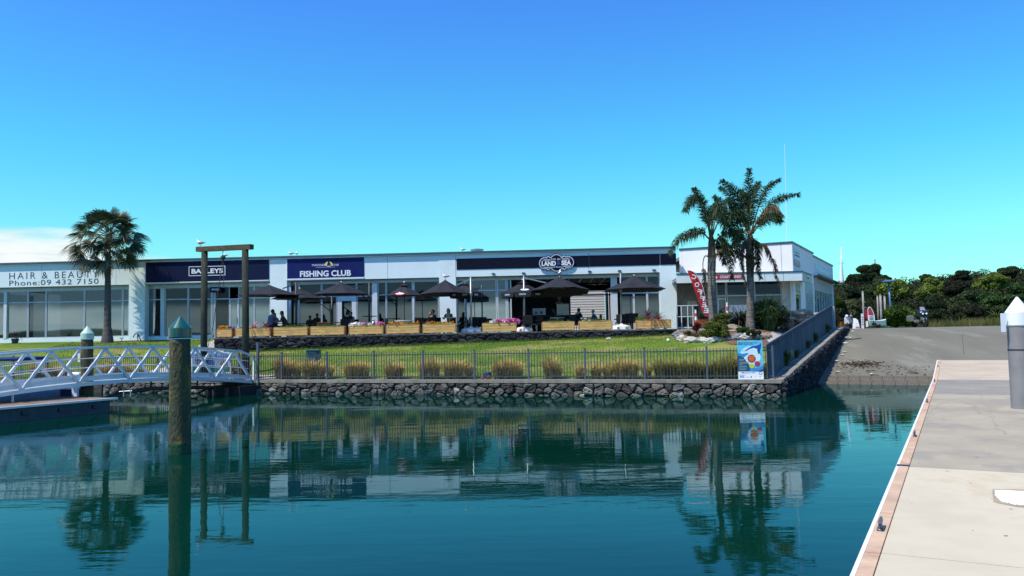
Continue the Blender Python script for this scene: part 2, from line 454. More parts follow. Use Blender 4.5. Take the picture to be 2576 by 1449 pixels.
def ground_z(x, y):
    if x > -16: zt = 1.72 + (x + 15) * 0.0175
    else: zt = 1.72 + (x + 16) * -0.004
    zt = max(1.6, zt)
    if x > 8: zt = lerp(zt, 2.36, smooth((x - 8) / 4.0))
    y0 = quay_y(x) + 0.7 if x < Kc.x else quay_y(Kc.x) + 0.7 + (x - Kc.x) * 1.8
    t = (y - y0) / (TY - y0)
    tt = max(0.0, min(1.0, t))
    k = tt ** 1.15
    k = k * (1 - 0.12 * math.sin(tt * math.pi * 2))
    z = 0.57 + (zt - 0.57) * k
    if x < TX0 + 1.5:
        f = smooth((TX0 + 1.5 - x) / 2.5)
        z += f * max(0.0, min(1.0, (y - 41) / 6.5)) * (2.46 - zt)
    dx, dy = x - 13.0, y - 39.0
    z += 0.62 * math.exp(-(dx * dx / 14 + dy * dy / 9)) if x > 5 else 0
    if y > TY and x > TX0: z = min(z, 2.40) if x < 9.6 else min(z, 2.44)
    s, w = to_sw((x, y))
    if s > 0:
        m = smooth((w + 2.5) / 2.0)
        z = lerp(z, cap_z(s) - 0.05, m)
    return min(z, 2.52)

M_grass = mat('lawn', (0.150, 0.215, 0.032), 0.9, spec=0.03, col2=(0.070, 0.140, 0.022), vscale=0.38, detail=9, bump=0.6, bscale=14, stretch=(0.5, 1.4, 1), speck=((0.30, 0.26, 0.10), 0.42, 0.50, 0.62))
M_blade = mat('grass_blade', (0.15, 0.21, 0.04), 0.8, col2=(0.07, 0.14, 0.02), vscale=0.5, island=0.5, trans=0.25)
M_conc = mat('pale_concrete', (0.42, 0.41, 0.37), 0.9, var=0.12, vscale=2, bump=0.12, bscale=30, speck=((0.2, 0.2, 0.18), 1.7, 0.6, 0.35))
M_coping = mat('weathered_coping', (0.25, 0.235, 0.20), 0.9, var=0.2, vscale=3, bump=0.2, bscale=25, speck=((0.10, 0.10, 0.09), 2.4, 0.58, 0.5))
M_asph = mat('worn_ramp_surface', (0.165, 0.160, 0.125), 0.9, var=0.10, vscale=0.35, detail=9, bump=0.2, bscale=40, speck=((0.25, 0.245, 0.21), 0.5, 0.54, 0.45), stretch=(1.6, 0.5, 1))
M_paver = mat('ramp_paver_concrete', (0.125, 0.11, 0.085), 0.85, var=0.25, vscale=2, bump=0.3, speck=((0.07, 0.055, 0.035), 3, 0.55, 0.6))
M_mud = mat('harbour_bed', (0.05, 0.06, 0.045), 0.95)

# ------------------------------------------------------------------ water
def water_mat():
    m = bpy.data.materials.new('harbour_water'); m.use_nodes = True
    N = m.node_tree.nodes; L = m.node_tree.links; N.clear()
    o = N.new('ShaderNodeOutputMaterial')
    tc = N.new('ShaderNodeTexCoord')
    def noise(sc, det, st, rot=0.0, rough=0.5):
        mp = N.new('ShaderNodeMapping'); mp.inputs['Scale'].default_value = st; mp.inputs['Rotation'].default_value = (0, 0, rot)
        L.new(tc.outputs['Object'], mp.inputs[0])
        n = N.new('ShaderNodeTexNoise'); n.inputs['Scale'].default_value = sc; n.inputs['Detail'].default_value = det
        n.inputs['Roughness'].default_value = rough
        L.new(mp.outputs[0], n.inputs['Vector']); return n.outputs['Fac']
    fine = noise(4.2, 3, (0.55, 1.5, 1), 0.12)
    mid = noise(0.75, 2, (0.5, 1.3, 1), -0.15)
    gust = noise(0.10, 2, (0.6, 1.6, 1), 0.2)
    gr = N.new('ShaderNodeMapRange'); gr.inputs['From Min'].default_value = 0.40; gr.inputs['From Max'].default_value = 0.62
    gr.inputs['To Min'].default_value = 0.35; gr.inputs['To Max'].default_value = 1.0
    L.new(gust, gr.inputs['Value'])
    a = N.new('ShaderNodeMath'); a.operation = 'MULTIPLY'; L.new(fine, a.inputs[0]); L.new(gr.outputs[0], a.inputs[1])
    a2 = N.new('ShaderNodeMath'); a2.operation = 'MULTIPLY'; L.new(a.outputs[0], a2.inputs[0]); a2.inputs[1].default_value = 0.011
    b2 = N.new('ShaderNodeMath'); b2.operation = 'MULTIPLY_ADD'; L.new(mid, b2.inputs[0]); b2.inputs[1].default_value = 0.030
    L.new(a2.outputs[0], b2.inputs[2])
    bp = N.new('ShaderNodeBump'); bp.inputs['Strength'].default_value = 0.19; bp.inputs['Distance'].default_value = 1.0
    L.new(b2.outputs[0], bp.inputs['Height'])
    gl = N.new('ShaderNodeBsdfGlossy'); gl.inputs['Roughness'].default_value = 0.02; gl.inputs['Color'].default_value = (0.61, 0.84, 0.91, 1)
    L.new(bp.outputs[0], gl.inputs['Normal'])
    df = N.new('ShaderNodeBsdfDiffuse'); df.inputs['Color'].default_value = (0.0008, 0.026, 0.016, 1)
    # see-through only where the ramp lies close under the surface
    ge = N.new('ShaderNodeNewGeometry')
    sb = N.new('ShaderNodeVectorMath'); sb.operation = 'SUBTRACT'; L.new(ge.outputs['Position'], sb.inputs[0]); sb.inputs[1].default_value = tuple(Kc)
    ds = N.new('ShaderNodeVectorMath'); ds.operation = 'DOT_PRODUCT'; L.new(sb.outputs[0], ds.inputs[0]); ds.inputs[1].default_value = tuple(RD)
    mr = N.new('ShaderNodeMapRange'); mr.interpolation_type = 'SMOOTHSTEP'
    mr.inputs['From Min'].default_value = 2.0; mr.inputs['From Max'].default_value = 7.6
    mr.inputs['To Min'].default_value = 0.0; mr.inputs['To Max'].default_value = 0.9
    L.new(ds.outputs['Value'], mr.inputs['Value'])
    tr = N.new('ShaderNodeBsdfTransparent'); tr.inputs['Color'].default_value = (0.55, 0.72, 0.66, 1)
    m0 = N.new('ShaderNodeMixShader'); L.new(mr.outputs[0], m0.inputs[0]); L.new(df.outputs[0], m0.inputs[1]); L.new(tr.outputs[0], m0.inputs[2])
    fr = N.new('ShaderNodeFresnel'); fr.inputs['IOR'].default_value = 1.33; L.new(bp.outputs[0], fr.inputs['Normal'])
    m1 = N.new('ShaderNodeMixShader'); L.new(fr.outputs[0], m1.inputs[0]); L.new(m0.outputs[0], m1.inputs[1]); L.new(gl.outputs[0], m1.inputs[2])
    L.new(m1.outputs[0], o.inputs['Surface'])
    return m
w = MB(); w.add([(-260, -260, 0), (160, -260, 0), (160, 40, 0), (-260, 40, 0)], [(0, 1, 2, 3)])
wat = struct('water', w, water_mat())
w = MB(); w.add([(-270, -270, -2.4), (170, -270, -2.4), (170, 42, -2.4), (-270, 42, -2.4)], [(0, 1, 2, 3)])
struct('harbour_bed', w, M_mud)

# ------------------------------------------------------------------ lawn terrain
def grid_sheet(x0, x1, nx, y0f, y1f, ny, zf, keep=None):
    mb = MB()
    for i in range(nx + 1):
        x = lerp(x0, x1, i / nx); a, b = y0f(x), y1f(x)
        for j in range(ny + 1):
            y = lerp(a, b, j / ny); mb.v.append((x, y, zf(x, y)))
    for i in range(nx):
        for j in range(ny):
            a = i * (ny + 1) + j; mb.f.append((a, a + ny + 1, a + ny + 2, a + 1))
    return mb
def lawn_y0(x):
    if x < Kc.x - 0.2: return quay_y(x) + 0.42
    return Kc.y + (x - Kc.x) * RD.y / RD.x + 0.75
lawn = grid_sheet(-60, 18.2, 200, lawn_y0, lambda x: 52.0 if x < 9.5 else 50 + (x - 9.5) * 0.9, 40, ground_z)
struct('lawn', lawn, M_grass, sm=True)
# far ground out to the horizon, behind and beside the shops
g = MB()
g.add([(-900, 51.5, 2.30), (40, 51.5, 2.30), (900, 51.5, 2.30), (900, 1500, 2.3), (40, 1500, 2.3), (-900, 1500, 2.30)], [(0, 1, 4, 5), (1, 2, 3, 4)])
g.add([(-900, 30, 0.4), (-60, 52, 2.28), (-60, 51.5, 2.29), (-900, 51.5, 2.29)], [(0, 1, 2, 3)])
struct('ground', g, mat('far_ground', (0.12, 0.14, 0.06), 0.95, var=0.3, vscale=0.2))

# ------------------------------------------------------------------ boat ramp and yard
def ramp_z(s):
    z = (s - 7.33) * 0.183
    if s > 18.5: z = min(z, 2.044 + (s - 18.5) * 0.10)
    return min(z, 2.30) if z > 2.2 else z
rm = MB(); ss = [-8, -4, 0, 3, 5, 5.8, 7, 8, 10, 12, 14, 16, 18, 18.5, 19, 20, 20.6, 21.2, 24, 30, 40, 60]; ww = [0.02, 4, 8, 12, 16, 22, 30, 60]
for s in ss:
    for q in ww:
        rm.v.append(tuple(rp(s, q, ramp_z(s))))
for i in range(len(ss) - 1):
    for j in range(len(ww) - 1):
        a = i * len(ww) + j; rm.f.append((a, a + 1, a + len(ww) + 1, a + len(ww)))
struct('boat_ramp', rm, M_asph)
g = MB()      # yard to the left of the ramp head, behind the shops' side
g.add([tuple(rp(19.5, 0.02, 2.305)), tuple(rp(60, 0.02, 2.305)), tuple(rp(60, -30, 2.305)), tuple(rp(30, -6, 2.305)), tuple(rp(19.5, -0.8, 2.305))], [(0, 1, 2, 3, 4)])
struct('yard', g, M_asph)
pv = thing('ramp_paving', 'rows of wet grey concrete pavers laid across the ramp at the waterline', 'pavers', rp(7, 6, 0))
slab = MB().bevbox(-0.21, 0.21, -0.42, 0.42, 0, 0.05, 0.012)
sl0 = part('paver', slab, M_paver, None); C.objects.unlink(sl0)
rng0 = random.Random(3); ang = math.atan2(RE.y, RE.x)
for row, s in enumerate((6.55, 7.43, 8.31)):
    for i in range(23):
        q = 0.6 + i * 0.44 + (row % 2) * 0.1
        c = sl0.copy(); C.objects.link(c); c.parent = pv; c.name = 'paver'
        z = ramp_z(s) - 0.022 + rng0.uniform(-0.004, 0.004)
        c.location = rp(s, q, z) - ORG[pv.name]
        c.rotation_euler = Matrix.Rotation(ang, 3, 'Z').to_euler() if False else (0, 0, 0)
        M3 = Matrix((RE, (RD * math.cos(0.181) + ZUP * math.sin(0.181)), (ZUP * math.cos(0.181) - RD * math.sin(0.181)))).transposed()
        c.rotation_euler = M3.to_euler()

# ------------------------------------------------------------------ stone walls
def clip(poly, a, b, c):      # keep a*x+b*y<=c
    out = []
    for i in range(len(poly)):
        p, q = poly[i], poly[(i + 1) % len(poly)]
        fp, fq = a * p[0] + b * p[1] - c, a * q[0] + b * q[1] - c
        if fp <= 0: out.append(p)
        if (fp < 0 < fq) or (fq < 0 < fp):
            t = fp / (fp - fq); out.append((p[0] + (q[0] - p[0]) * t, p[1] + (q[1] - p[1]) * t))
    return out
def cells(seeds, halfplanes, ax=1.0, reach=1.6):
    res = []
    for i, (x, y) in enumerate(seeds):
        poly = [(x - reach, y - reach), (x + reach, y - reach), (x + reach, y + reach), (x - reach, y + reach)]
        for j, (u, v) in enumerate(seeds):
            if i == j or abs(u - x) > reach * 1.3 or abs(v - y) > reach * 1.3: continue
            dx, dy = (u - x) / ax ** 2, (v - y)
            poly = clip(poly, dx, dy, dx * (x + u) / 2 + dy * (y + v) / 2)
            if len(poly) < 3: break
        for h in halfplanes:
            if len(poly) >= 3: poly = clip(poly, *h)
        if len(poly) >= 3: res.append(poly)
    return res
def stone_mb(poly, o, a, b, n, rng, joint=0.02, depth=0.09, back=0.05, rough=0.02):
    cx = sum(p[0] for p in poly) / len(poly); cy = sum(p[1] for p in poly) / len(poly)
    # drop short edges
    q = []
    for p in poly:
        if not q or math.hypot(p[0] - q[-1][0], p[1] - q[-1][1]) > 0.03: q.append(p)
    if len(q) < 3: return None
    # cut corners for a rounder outline
    r = []
    for i in range(len(q)):
        p0, p1, p2 = q[i - 1], q[i], q[(i + 1) % len(q)]
        r.append((lerp(p1[0], p0[0], 0.2), lerp(p1[1], p0[1], 0.2))); r.append((lerp(p1[0], p2[0], 0.2), lerp(p1[1], p2[1], 0.2)))
    size = max(math.hypot(p[0] - cx, p[1] - cy) for p in r)
    if size < 0.04: return None
    k1 = max(0.5, 1 - joint / size); dep = depth * rng.uniform(0.6, 1.15); tx, ty = rng.uniform(-0.2, 0.2), rng.uniform(-0.2, 0.2)
    m = len(r); vs = []
    for (k, dd) in ((k1, -back), (k1, dep * 0.45), (k1 * 0.82, dep * 0.92), (k1 * 0.42, dep * 1.08)):
        for p in r:
            u, v = (p[0] - cx) * k, (p[1] - cy) * k
            jit = rng.uniform(-1, 1) * rough if dd > 0 else 0
            vs.append(o + a * (cx + u + jit * 0.5) + b * (cy + v + jit * 0.4) + n * (dd + (jit + u * tx + v * ty if dd > 0 else 0)))
    vs.append(o + a * cx + b * cy + n * (dep * 1.1 + rng.uniform(-1, 1) * rough))
    fs = []
    for i in range(3):
        for j in range(m):
            t = (j + 1) % m; fs.append((i * m + j, i * m + t, (i + 1) * m + t, (i + 1) * m + j))
    for j in range(m): fs.append((3 * m + j, 3 * m + (j + 1) % m, 4 * m))
    return MB().add(vs, fs)
def jitter_rows(x0, x1, y0, y1, dx, dy, rng, j=0.36):
    out = []; row = 0; y = y0 + dy / 2
    while y < y1:
        x = x0 + (dx / 2 if row % 2 else 0)
        while x < x1:
            out.append((x + rng.uniform(-j, j) * dx, y + rng.uniform(-j, j) * dy)); x += dx * rng.uniform(0.75, 1.3)
        y += dy; row += 1
    return out
ST = [mat('basalt_grey', (0.135, 0.130, 0.118), 0.9, var=0.3, vscale=7, bump=0.7, bscale=22, speck=((0.05, 0.05, 0.05), 9, 0.56, 0.6)),
      mat('basalt_dark', (0.070, 0.068, 0.062), 0.9, var=0.3, vscale=7, bump=0.7, bscale=22, speck=((0.03, 0.03, 0.03), 9, 0.56, 0.6)),
      mat('basalt_tan', (0.185, 0.16, 0.125), 0.9, var=0.25, vscale=6, bump=0.6, bscale=20, speck=((0.08, 0.07, 0.06), 8, 0.58, 0.5)),
      mat('basalt_pale', (0.30, 0.28, 0.24), 0.9, var=0.2, vscale=6, bump=0.6, bscale=20, speck=((0.12, 0.12, 0.11), 8, 0.6, 0.5))]
LAVA = [mat('lava_black', (0.028, 0.028, 0.034), 0.95, var=0.4, vscale=9, bump=0.9, bscale=18, speck=((0.09, 0.09, 0.10), 5, 0.57, 0.55)),
        mat('lava_grey', (0.050, 0.050, 0.056), 0.95, var=0.4, vscale=9, bump=0.9, bscale=18, speck=((0.14, 0.14, 0.145), 5, 0.6, 0.5))]
M_mortar = mat('wall_core', (0.018, 0.018, 0.017), 0.95, bump=0.3)

def wall_stones(owner, polys, o, a, b, n, mats, wts, seed, keepmax=290, **kw):
    rng = random.Random(seed); made = []
    for p in polys:
        s = stone_mb(p, o, a, b, n, rng, **kw)
        if s: made.append((max(q[0] for q in p) - min(q[0] for q in p), s, rng.choices(range(len(mats)), wts)[0]))
    made.sort(key=lambda t: -t[0]); rest = [MB() for _ in mats]
    for i, (_, s, k) in enumerate(made):
        if i < keepmax: part('stone', s, mats[k], owner, sm=False)
        else: rest[k].add(s.v, s.f)
    for k, r in enumerate(rest):
        if r.v: part('small_stones', r, mats[k], owner, kind='stuff')
    return len(made)

# quay wall: stones face the water, concrete coping on top
qw = thing('quay_wall', 'low waterside wall of fitted grey volcanic stones under a concrete coping, below the picket fence', 'wall', V((Kc.x, Kc.y, 0)) + QL * 10)
O = V((Kc.x, Kc.y, 0))
core = MB().obox(O, QL, -QN, ZUP, 0.02, 46, 0.03, 0.42, -1.2, 0.47)
part('core', core, M_mortar, qw)
rg = random.Random(11)
seeds = jitter_rows(-0.2, 30.5, -0.42, 0.50, 0.41, 0.225, rg, 0.44)
polys = cells(seeds, [(-1, 0, -0.03), (1, 0, 30.5), (0, 1, 0.462), (0, -1, 0.42)], ax=1.25)
wall_stones(qw, polys, O, QL, ZUP, QN, ST, (7, 4, 1.1, 0.7), 5, keepmax=296, joint=0.022, depth=0.085, rough=0.022)
rest = MB().obox(O, QL, -QN, ZUP, 30.5, 46, -0.05, 0.03, -0.4, 0.46); part('rubble_face', rest, ST[1], qw)
x = 0.0; i = 0
while x < 46:
    ln = 3.2 + 0.3 * rg.random()
    cp = MB().obox(V((Kc.x, Kc.y, 0)), QL, -QN, ZUP, x + (0.0 if i == 0 else 0.006), min(46, x + ln) - 0.006, -0.07 , 0.44, 0.475 + 0.003 * (i % 2), 0.60 - 0.004 * (i % 2))
    part('coping_slab', cp, M_coping, qw); x += ln; i += 1

# ramp-side retaining wall
rw = thing('retaining_wall', 'dark rough lava stone retaining wall climbing beside the boat ramp', 'wall', rp(9, 0, 0))
O2 = V((Kc.x, Kc.y, 0))
polyc = [rp(0.02, -0.06, -1.0), rp(20.5, -0.06, -1.0), rp(20.5, -0.06, 2.36), rp(17.8, -0.06, 2.36), rp(0.02, -0.06, 0.5)]
part('core', MB().prism(polyc, -RE, 0.36), M_mortar, rw)
seeds = [(s, z) for s, z in jitter_rows(-0.1, 20.6, -0.8, 2.6, 0.34, 0.235, random.Random(4)) if ramp_z(s) - 0.35 < z < cap_z(s) + 0.25 and z > -0.6]
k = 1.82 / 17.8
hp = [(-1, 0, 0.0), (1, 0, 20.4), (0, 1, 2.37), (-k, 1, 0.52), (0, -1, 0.5)]
polys = cells(seeds, hp, ax=1.2)
wall_stones(rw, polys, O2, RD, ZUP, RE, LAVA, (3, 2), 8, keepmax=290, joint=0.018, depth=0.12, rough=0.05)
s = 0.0; i = 0; rg = random.Random(2)
while s < 20.3:
    ln = min(0.98, 20.4 - s); z0, z1 = cap_z(s), cap_z(s + ln)
    for (a0, a1) in ((-0.20, 0.06), (-0.44, -0.225)):
        dz = rg.uniform(-0.012, 0.012); g0 = 0.02
        q = [rp(s + g0, a0, z0 - 0.1 + dz), rp(s + g0, a1, z0 - 0.1 + dz), rp(s + ln - g0, a1, z1 - 0.1 + dz), rp(s + ln - g0, a0, z1 - 0.1 + dz)]
        q += [p + ZUP * 0.1 for p in q]
        part('coping_block', MB().hexa(q), M_coping, rw)
    s += 1.0; i += 1
# weeds on the coping
def weed_mb(c, r, h, n, seed, wid=0.012, droop=0.5):
    g = random.Random(seed); mb = MB()
    for i in range(n):
        th = g.uniform(0, 6.283); lean = g.random() ** 0.8 * r; hh = h * g.uniform(0.6, 1.1)
        d = V((math.cos(th), math.sin(th), 0)); sd = V((-d.y, d.x, 0)) * wid * g.uniform(0.7, 1.3)
        b0 = c + d * lean * 0.25 + V((g.uniform(-1, 1), g.uniform(-1, 1), 0)) * r * 0.10
        m1 = b0 + d * lean * 0.4 + ZUP * hh * 0.62; t1 = b0 + d * lean * (1.0 + droop * 0.5) + ZUP * hh * (1 - droop * 0.35 * g.random() * 2)
        mb.add([b0 - sd, b0 + sd, m1 + sd * 0.8, m1 - sd * 0.8, t1], [(0, 1, 2, 3), (3, 2, 4)])
    return mb
M_weed = mat('weed_leaf', (0.10, 0.14, 0.035), 0.8, var=0.4, island=0.5, trans=0.2)
for i, (s, r, h, nm) in enumerate([(3.3, 0.32, 0.75, 'tall green weed growing through the screen fence near its low end'), (5.6, 0.2, 0.4, 'small weed on the coping between two taller weeds'), (8.6, 0.22, 0.45, 'bushy weed halfway up the ramp wall coping'), (10.9, 0.25, 0.55, 'weed on the upper part of the sloping coping'), (15.0, 0.3, 0.55, 'brown weed by the top post of the screen fence')]):
    c = rp(s, -0.42, cap_z(s) - 0.02)
    solo('weed', weed_mb(c, r, h, 130, 40 + i, 0.016), M_weed, nm, 'weed', 'weeds on the ramp wall coping', loc=c)

# ------------------------------------------------------------------ picket fence along the quay
M_fence = mat('fence_steel', (0.055, 0.065, 0.09), 0.45, metal=0.2, var=0.1)
M_fpost = mat('fence_post_steel', (0.085, 0.10, 0.14), 0.45, metal=0.2, var=0.1)
FO = V((Kc.x, Kc.y, 0.6)) - QN * 0.20
pA = Pp(2900 / 1.4907, 950, FO, QN); pB = Pp(1057 / 1.4907, 950, FO, QN)
sA = (pA - FO).dot(QL); sB = (pB - FO).dot(QL); PAN = (sB - sA) / 9.0
fn = thing('picket_fence', 'dark steel picket fence with square posts along the top of the quay wall', 'fence', FO + QL * 10)
NP = 17
pk = MB().obox(V((0, 0, 0)), QL, -QN, ZUP, -0.011, 0.011, -0.011, 0.011, 0.03, 1.13)
pko = bpy.data.objects.new('picket', mesh_of('picket', pk.v, pk.f, M_fence))
po = MB().obox(V((0, 0, 0)), QL, -QN, ZUP, -0.035, 0.035, -0.035, 0.035, 0.0, 1.17).obox(V((0, 0, 0)), QL, -QN, ZUP, -0.041, 0.041, -0.041, 0.041, 1.17, 1.19).obox(V((0, 0, 0)), QL, -QN, ZUP, -0.07, 0.07, -0.06, 0.06, 0.0, 0.012)
poo = bpy.data.objects.new('post', mesh_of('post', po.v, po.f, M_fpost))
cnt = 0; restp = MB(); GATE = 9.9
for i in range(NP + 1):
    s0 = sA + i * PAN
    if i > 0 or True:
        c = poo.copy(); c.name = 'post'; C.objects.link(c); c.parent = fn; c.location = FO + QL * s0 - ORG[fn.name]
    if i == NP: break
    for (a, b) in ((0.10, 0.135), (1.0, 1.035)):
        part('rail', MB().obox(FO, QL, -QN, ZUP, s0 + 0.036, s0 + PAN - 0.036, -0.016, 0.016, a, b), M_fence, fn)
    for j in range(1, 19):
        sj = s0 + PAN * j / 19.0; cnt += 1
        if cnt <= 294:
            c = pko.copy(); c.name = 'picket'; C.objects.link(c); c.parent = fn; c.location = FO + QL * sj - ORG[fn.name]
        else:
            restp.obox(FO + QL * sj, QL, -QN, ZUP, -0.011, 0.011, -0.011, 0.011, 0.03, 1.13)
part('far_pickets', restp, M_fence, fn, kind='stuff')
# tall gate post at the bridge head
sT = (Pp(652, 950, FO, QN) - FO).dot(QL)
tp = thing('gate_post', 'tall dark steel post at the shore end of the white footbridge', 'post', FO + QL * sT)
part('shaft', MB().obox(FO + QL * sT + QN * 0.09, QL, -QN, ZUP, -0.05, 0.05, -0.05, 0.05, -0.9, 1.62), M_fpost, tp)
part('cap', MB().obox(FO + QL * sT + QN * 0.09, QL, -QN, ZUP, -0.06, 0.06, -0.06, 0.06, 1.62, 1.65), M_fpost, tp)

# ------------------------------------------------------------------ screen fence up the ramp
M_screen = mat('shade_screen', (0.050, 0.082, 0.120), 0.85, var=0.28, vscale=0.9, stretch=(1, 1, 0.25), bump=0.25, bscale=3)
M_screen2 = mat('shade_screen_band', (0.035, 0.05, 0.085), 0.8, var=0.15, vscale=1.2)
sf = thing('screen_fence', 'blue grey mesh screen fence climbing beside the boat ramp', 'fence', rp(8.5, -0.5, cap_z(8)))
W0 = -0.47; n = 7; SL = 17.6
for i in range(n):
    a, b = SL * i / n + 0.03, SL * (i + 1) / n - 0.03
    za, zb = cap_z(a), cap_z(b)
    def strip(h0, h1, w0, w1):
        q = [rp(a, w0, za + h0), rp(b, w0, zb + h0), rp(b, w1, zb + h0), rp(a, w1, za + h0)]
        return MB().hexa(q + [rp(a, w0, za + h1), rp(b, w0, zb + h1), rp(b, w1, zb + h1), rp(a, w1, za + h1)])
    part('screen_panel', strip(-0.12, 1.0, W0 - 0.012, W0 + 0.012), M_screen, sf)
    part('screen_hem', strip(1.003, 1.20, W0 - 0.014, W0 + 0.016), M_screen2, sf)
    part('rail', strip(1.203, 1.235, W0 - 0.02, W0 + 0.02), M_fpost, sf)
for i in range(n):
    a = SL * i / n
    if i: part('post', MB().obox(rp(a, W0, cap_z(a)), RD, RE, ZUP, -0.027, 0.027, -0.03, 0.03, -0.15, 1.22), M_fpost, sf)
part('end_post', MB().obox(rp(SL, W0, cap_z(SL)), RD, RE, ZUP, 0, 0.22, -0.12, 0.12, -0.1, 1.16), mat('pale_end_post', (0.35, 0.40, 0.44), 0.7), sf)

# ------------------------------------------------------------------ right floating dock
M_deck = mat('deck_cream', (0.55, 0.49, 0.365), 0.9, var=0.07, vscale=0.9, bump=0.08, bscale=50, speck=((0.46, 0.37, 0.24), 0.9, 0.54, 0.5), spec=0.08)
M_deck2 = mat('deck_grey', (0.37, 0.325, 0.245), 0.9, var=0.08, vscale=0.9, bump=0.08, bscale=50, speck=((0.27, 0.25, 0.22), 0.6, 0.50, 0.6), spec=0.08)
M_deck3 = mat('deck_tan', (0.48, 0.40, 0.30), 0.9, var=0.08, vscale=0.9, speck=((0.38, 0.34, 0.30), 0.7, 0.58, 0.5))
M_deck4 = mat('deck_slate', (0.27, 0.25, 0.21), 0.9, var=0.12, vscale=0.9)
M_board = mat('pink_edge_board', (0.55, 0.385, 0.265), 0.8, var=0.16, vscale=1.8, spec=0.1, bump=0.15, speck=((0.42, 0.20, 0.13), 1.1, 0.54, 0.6))
M_rub = mat('white_rub_strip', (0.80, 0.80, 0.80), 0.5, var=0.03)
M_float = mat('dock_side', (0.09, 0.10, 0.11), 0.85, var=0.25, vscale=2, speck=((0.03, 0.04, 0.035), 2, 0.5, 0.5))
M_patch = mat('peeled_white_paint', (0.80, 0.83, 0.84), 0.7, var=0.03, speck=((0.55, 0.52, 0.46), 3, 0.66, 0.7))
DZ = 0.46
D0 = Pz(2138, 1449, DZ)                     # a point on the dock's water edge
D0 = V((D0.x, D0.y, 0))
dk = thing('floating_dock', 'pale concrete floating dock with pink edge boards and a white rubbing strip', 'dock', V((D0.x, D0.y, 0)) + RD * 5)
pts = [(2138, 1449), (2263, 1172.5), (2355, 991), (2373, 955)]
def sd(px, py, z=DZ): p = Pz(px, py, z); return (V((p.x, p.y, 0)) - D0).dot(RD), (V((p.x, p.y, 0)) - D0).dot(RE)
sds = [sd(*p) for p in pts]
Lend = 36.6
def dz_at(s):      # the last panel rests on the ramp
    s1 = sds[3][0]; return DZ if s < s1 else DZ + (s - s1) * 0.042
WD = 4.6
def dq(s, w, z): p = D0 + RD * s + RE * w; return V((p.x, p.y, z))
off = lambda s: 0.0
def slab_mb(s0, s1, w0, w1, z_up, thick):
    za, zb = dz_at(s0) + z_up, dz_at(s1) + z_up
    q = [dq(s0, w0, za - thick), dq(s1, w0, zb - thick), dq(s1, w1, zb - thick), dq(s0, w1, za - thick)]
    q += [dq(s0, w0, za), dq(s1, w0, zb), dq(s1, w1, zb), dq(s0, w1, za)]
    return MB().hexa([q[i] for i in (0, 3, 2, 1, 4, 7, 6, 5)])
seg = [-9, -3.2, 0.2 + 0, sds[1][0], lerp(sds[1][0], sds[2][0], 0.30), lerp(sds[1][0], sds[2][0], 0.66), sds[2][0], lerp(sds[2][0], sds[3][0], 0.98), 0, Lend]
sh = sds[1][0]; s2 = sds[2][0]; s3 = sds[3][0]; Lend = sd(2377, 907, 0.8)[0]
panels = [(-9, sh - 4.7 - 4.7, M_deck), (sh - 9.4, sh - 4.7, M_deck), (sh - 4.7, sh, M_deck), (sh, lerp(sh, s2, 0.42), M_deck2), (lerp(sh, s2, 0.42), s2, M_deck2), (s2, s3, M_deck4), (s3, Lend, M_deck3)]
for i, (a, b, m) in enumerate(panels):
    wd = WD if a < s2 - 0.1 else 2.95
    if a < sh - 9.3 + 0.2 and False: continue
    part('deck_panel', slab_mb(a + 0.008, b - 0.008, 0.162, wd, 0.0, 0.07), m, dk)
part('float', slab_mb(-9, s3, 0.05, WD - 0.02, -0.075, 0.62), M_float, dk)
part('float', slab_mb(s3 + 0.02, Lend, 0.05, 2.9, -0.075, 0.12), M_float, dk)
s = -9.0; i = 0
while s < Lend - 0.1:
    ln = 1.62
    for st in (sh, s2, s3):
        if s < st - 0.1 < s + ln + 0.2: ln = st - s
    ln = min(ln, Lend - s)
    part('edge_board', slab_mb(s + 0.01, s + ln - 0.01, 0.038, 0.155, 0.010, 0.08), M_board, dk)
    s += ln
part('rubbing_strip', slab_mb(-9, sh - 0.03, 0.0, 0.034, 0.006, 0.14), M_rub, dk)
part('rubbing_strip', slab_mb(sh + 0.03, s3, 0.0, 0.034, 0.006, 0.14), M_rub, dk)
part('rubbing_strip', slab_mb(s3, Lend, 0.0, 0.034, 0.006, 0.10), M_rub, dk)
part('end_strip', slab_mb(Lend + 0.005, Lend + 0.08, 0.0, 2.95, 0.012, 0.10), M_rub, dk)
part('hinge_plate', slab_mb(sh - 0.05, sh + 0.04, 0.01, 0.16, 0.02, 0.02), M_darkmetal, dk)
pt = [dq(*t, DZ + 0.003) for t in []]
# peeled paint patch
def wp(px, py): p = Pz(px, py, DZ + 0.004); return p
out = [(2502, 1233), (2520, 1233), (2560, 1235), (2640, 1238), (2650, 1277), (2600, 1272), (2562, 1270), (2545, 1267), (2528, 1264), (2517, 1260), (2508, 1252), (2503, 1243)]
rj_ = random.Random(6); out2 = []
for a_, b_ in zip(out, out[1:] + out[:1]):
    for k in range(6):
        u_ = k / 6; jx = 2.6 if a_[0] < 2600 and b_[0] < 2600 and min(a_[1], b_[1]) > 1238 or a_[0] < 2512 else .5
        out2.append((lerp(a_[0], b_[0], u_) + rj_.uniform(-jx, jx), lerp(a_[1], b_[1], u_) + rj_.uniform(-jx, jx) * .6))
out = out2
pp_ = MB(); pp_.prism([wp(*t) for t in out], ZUP, 0.002)
bare = MB(); bare.prism([Pz(x_, y_, DZ + 0.0025) for x_, y_ in [(2496, 1230), (2560, 1231), (2652, 1235), (2660, 1284), (2560, 1275), (2530, 1269), (2512, 1266), (2499, 1262)]], ZUP, 0.001)
part('bare_patch', bare, mat('bare_concrete', (0.36, 0.30, 0.21), 0.95, var=.15, spec=.08), dk)
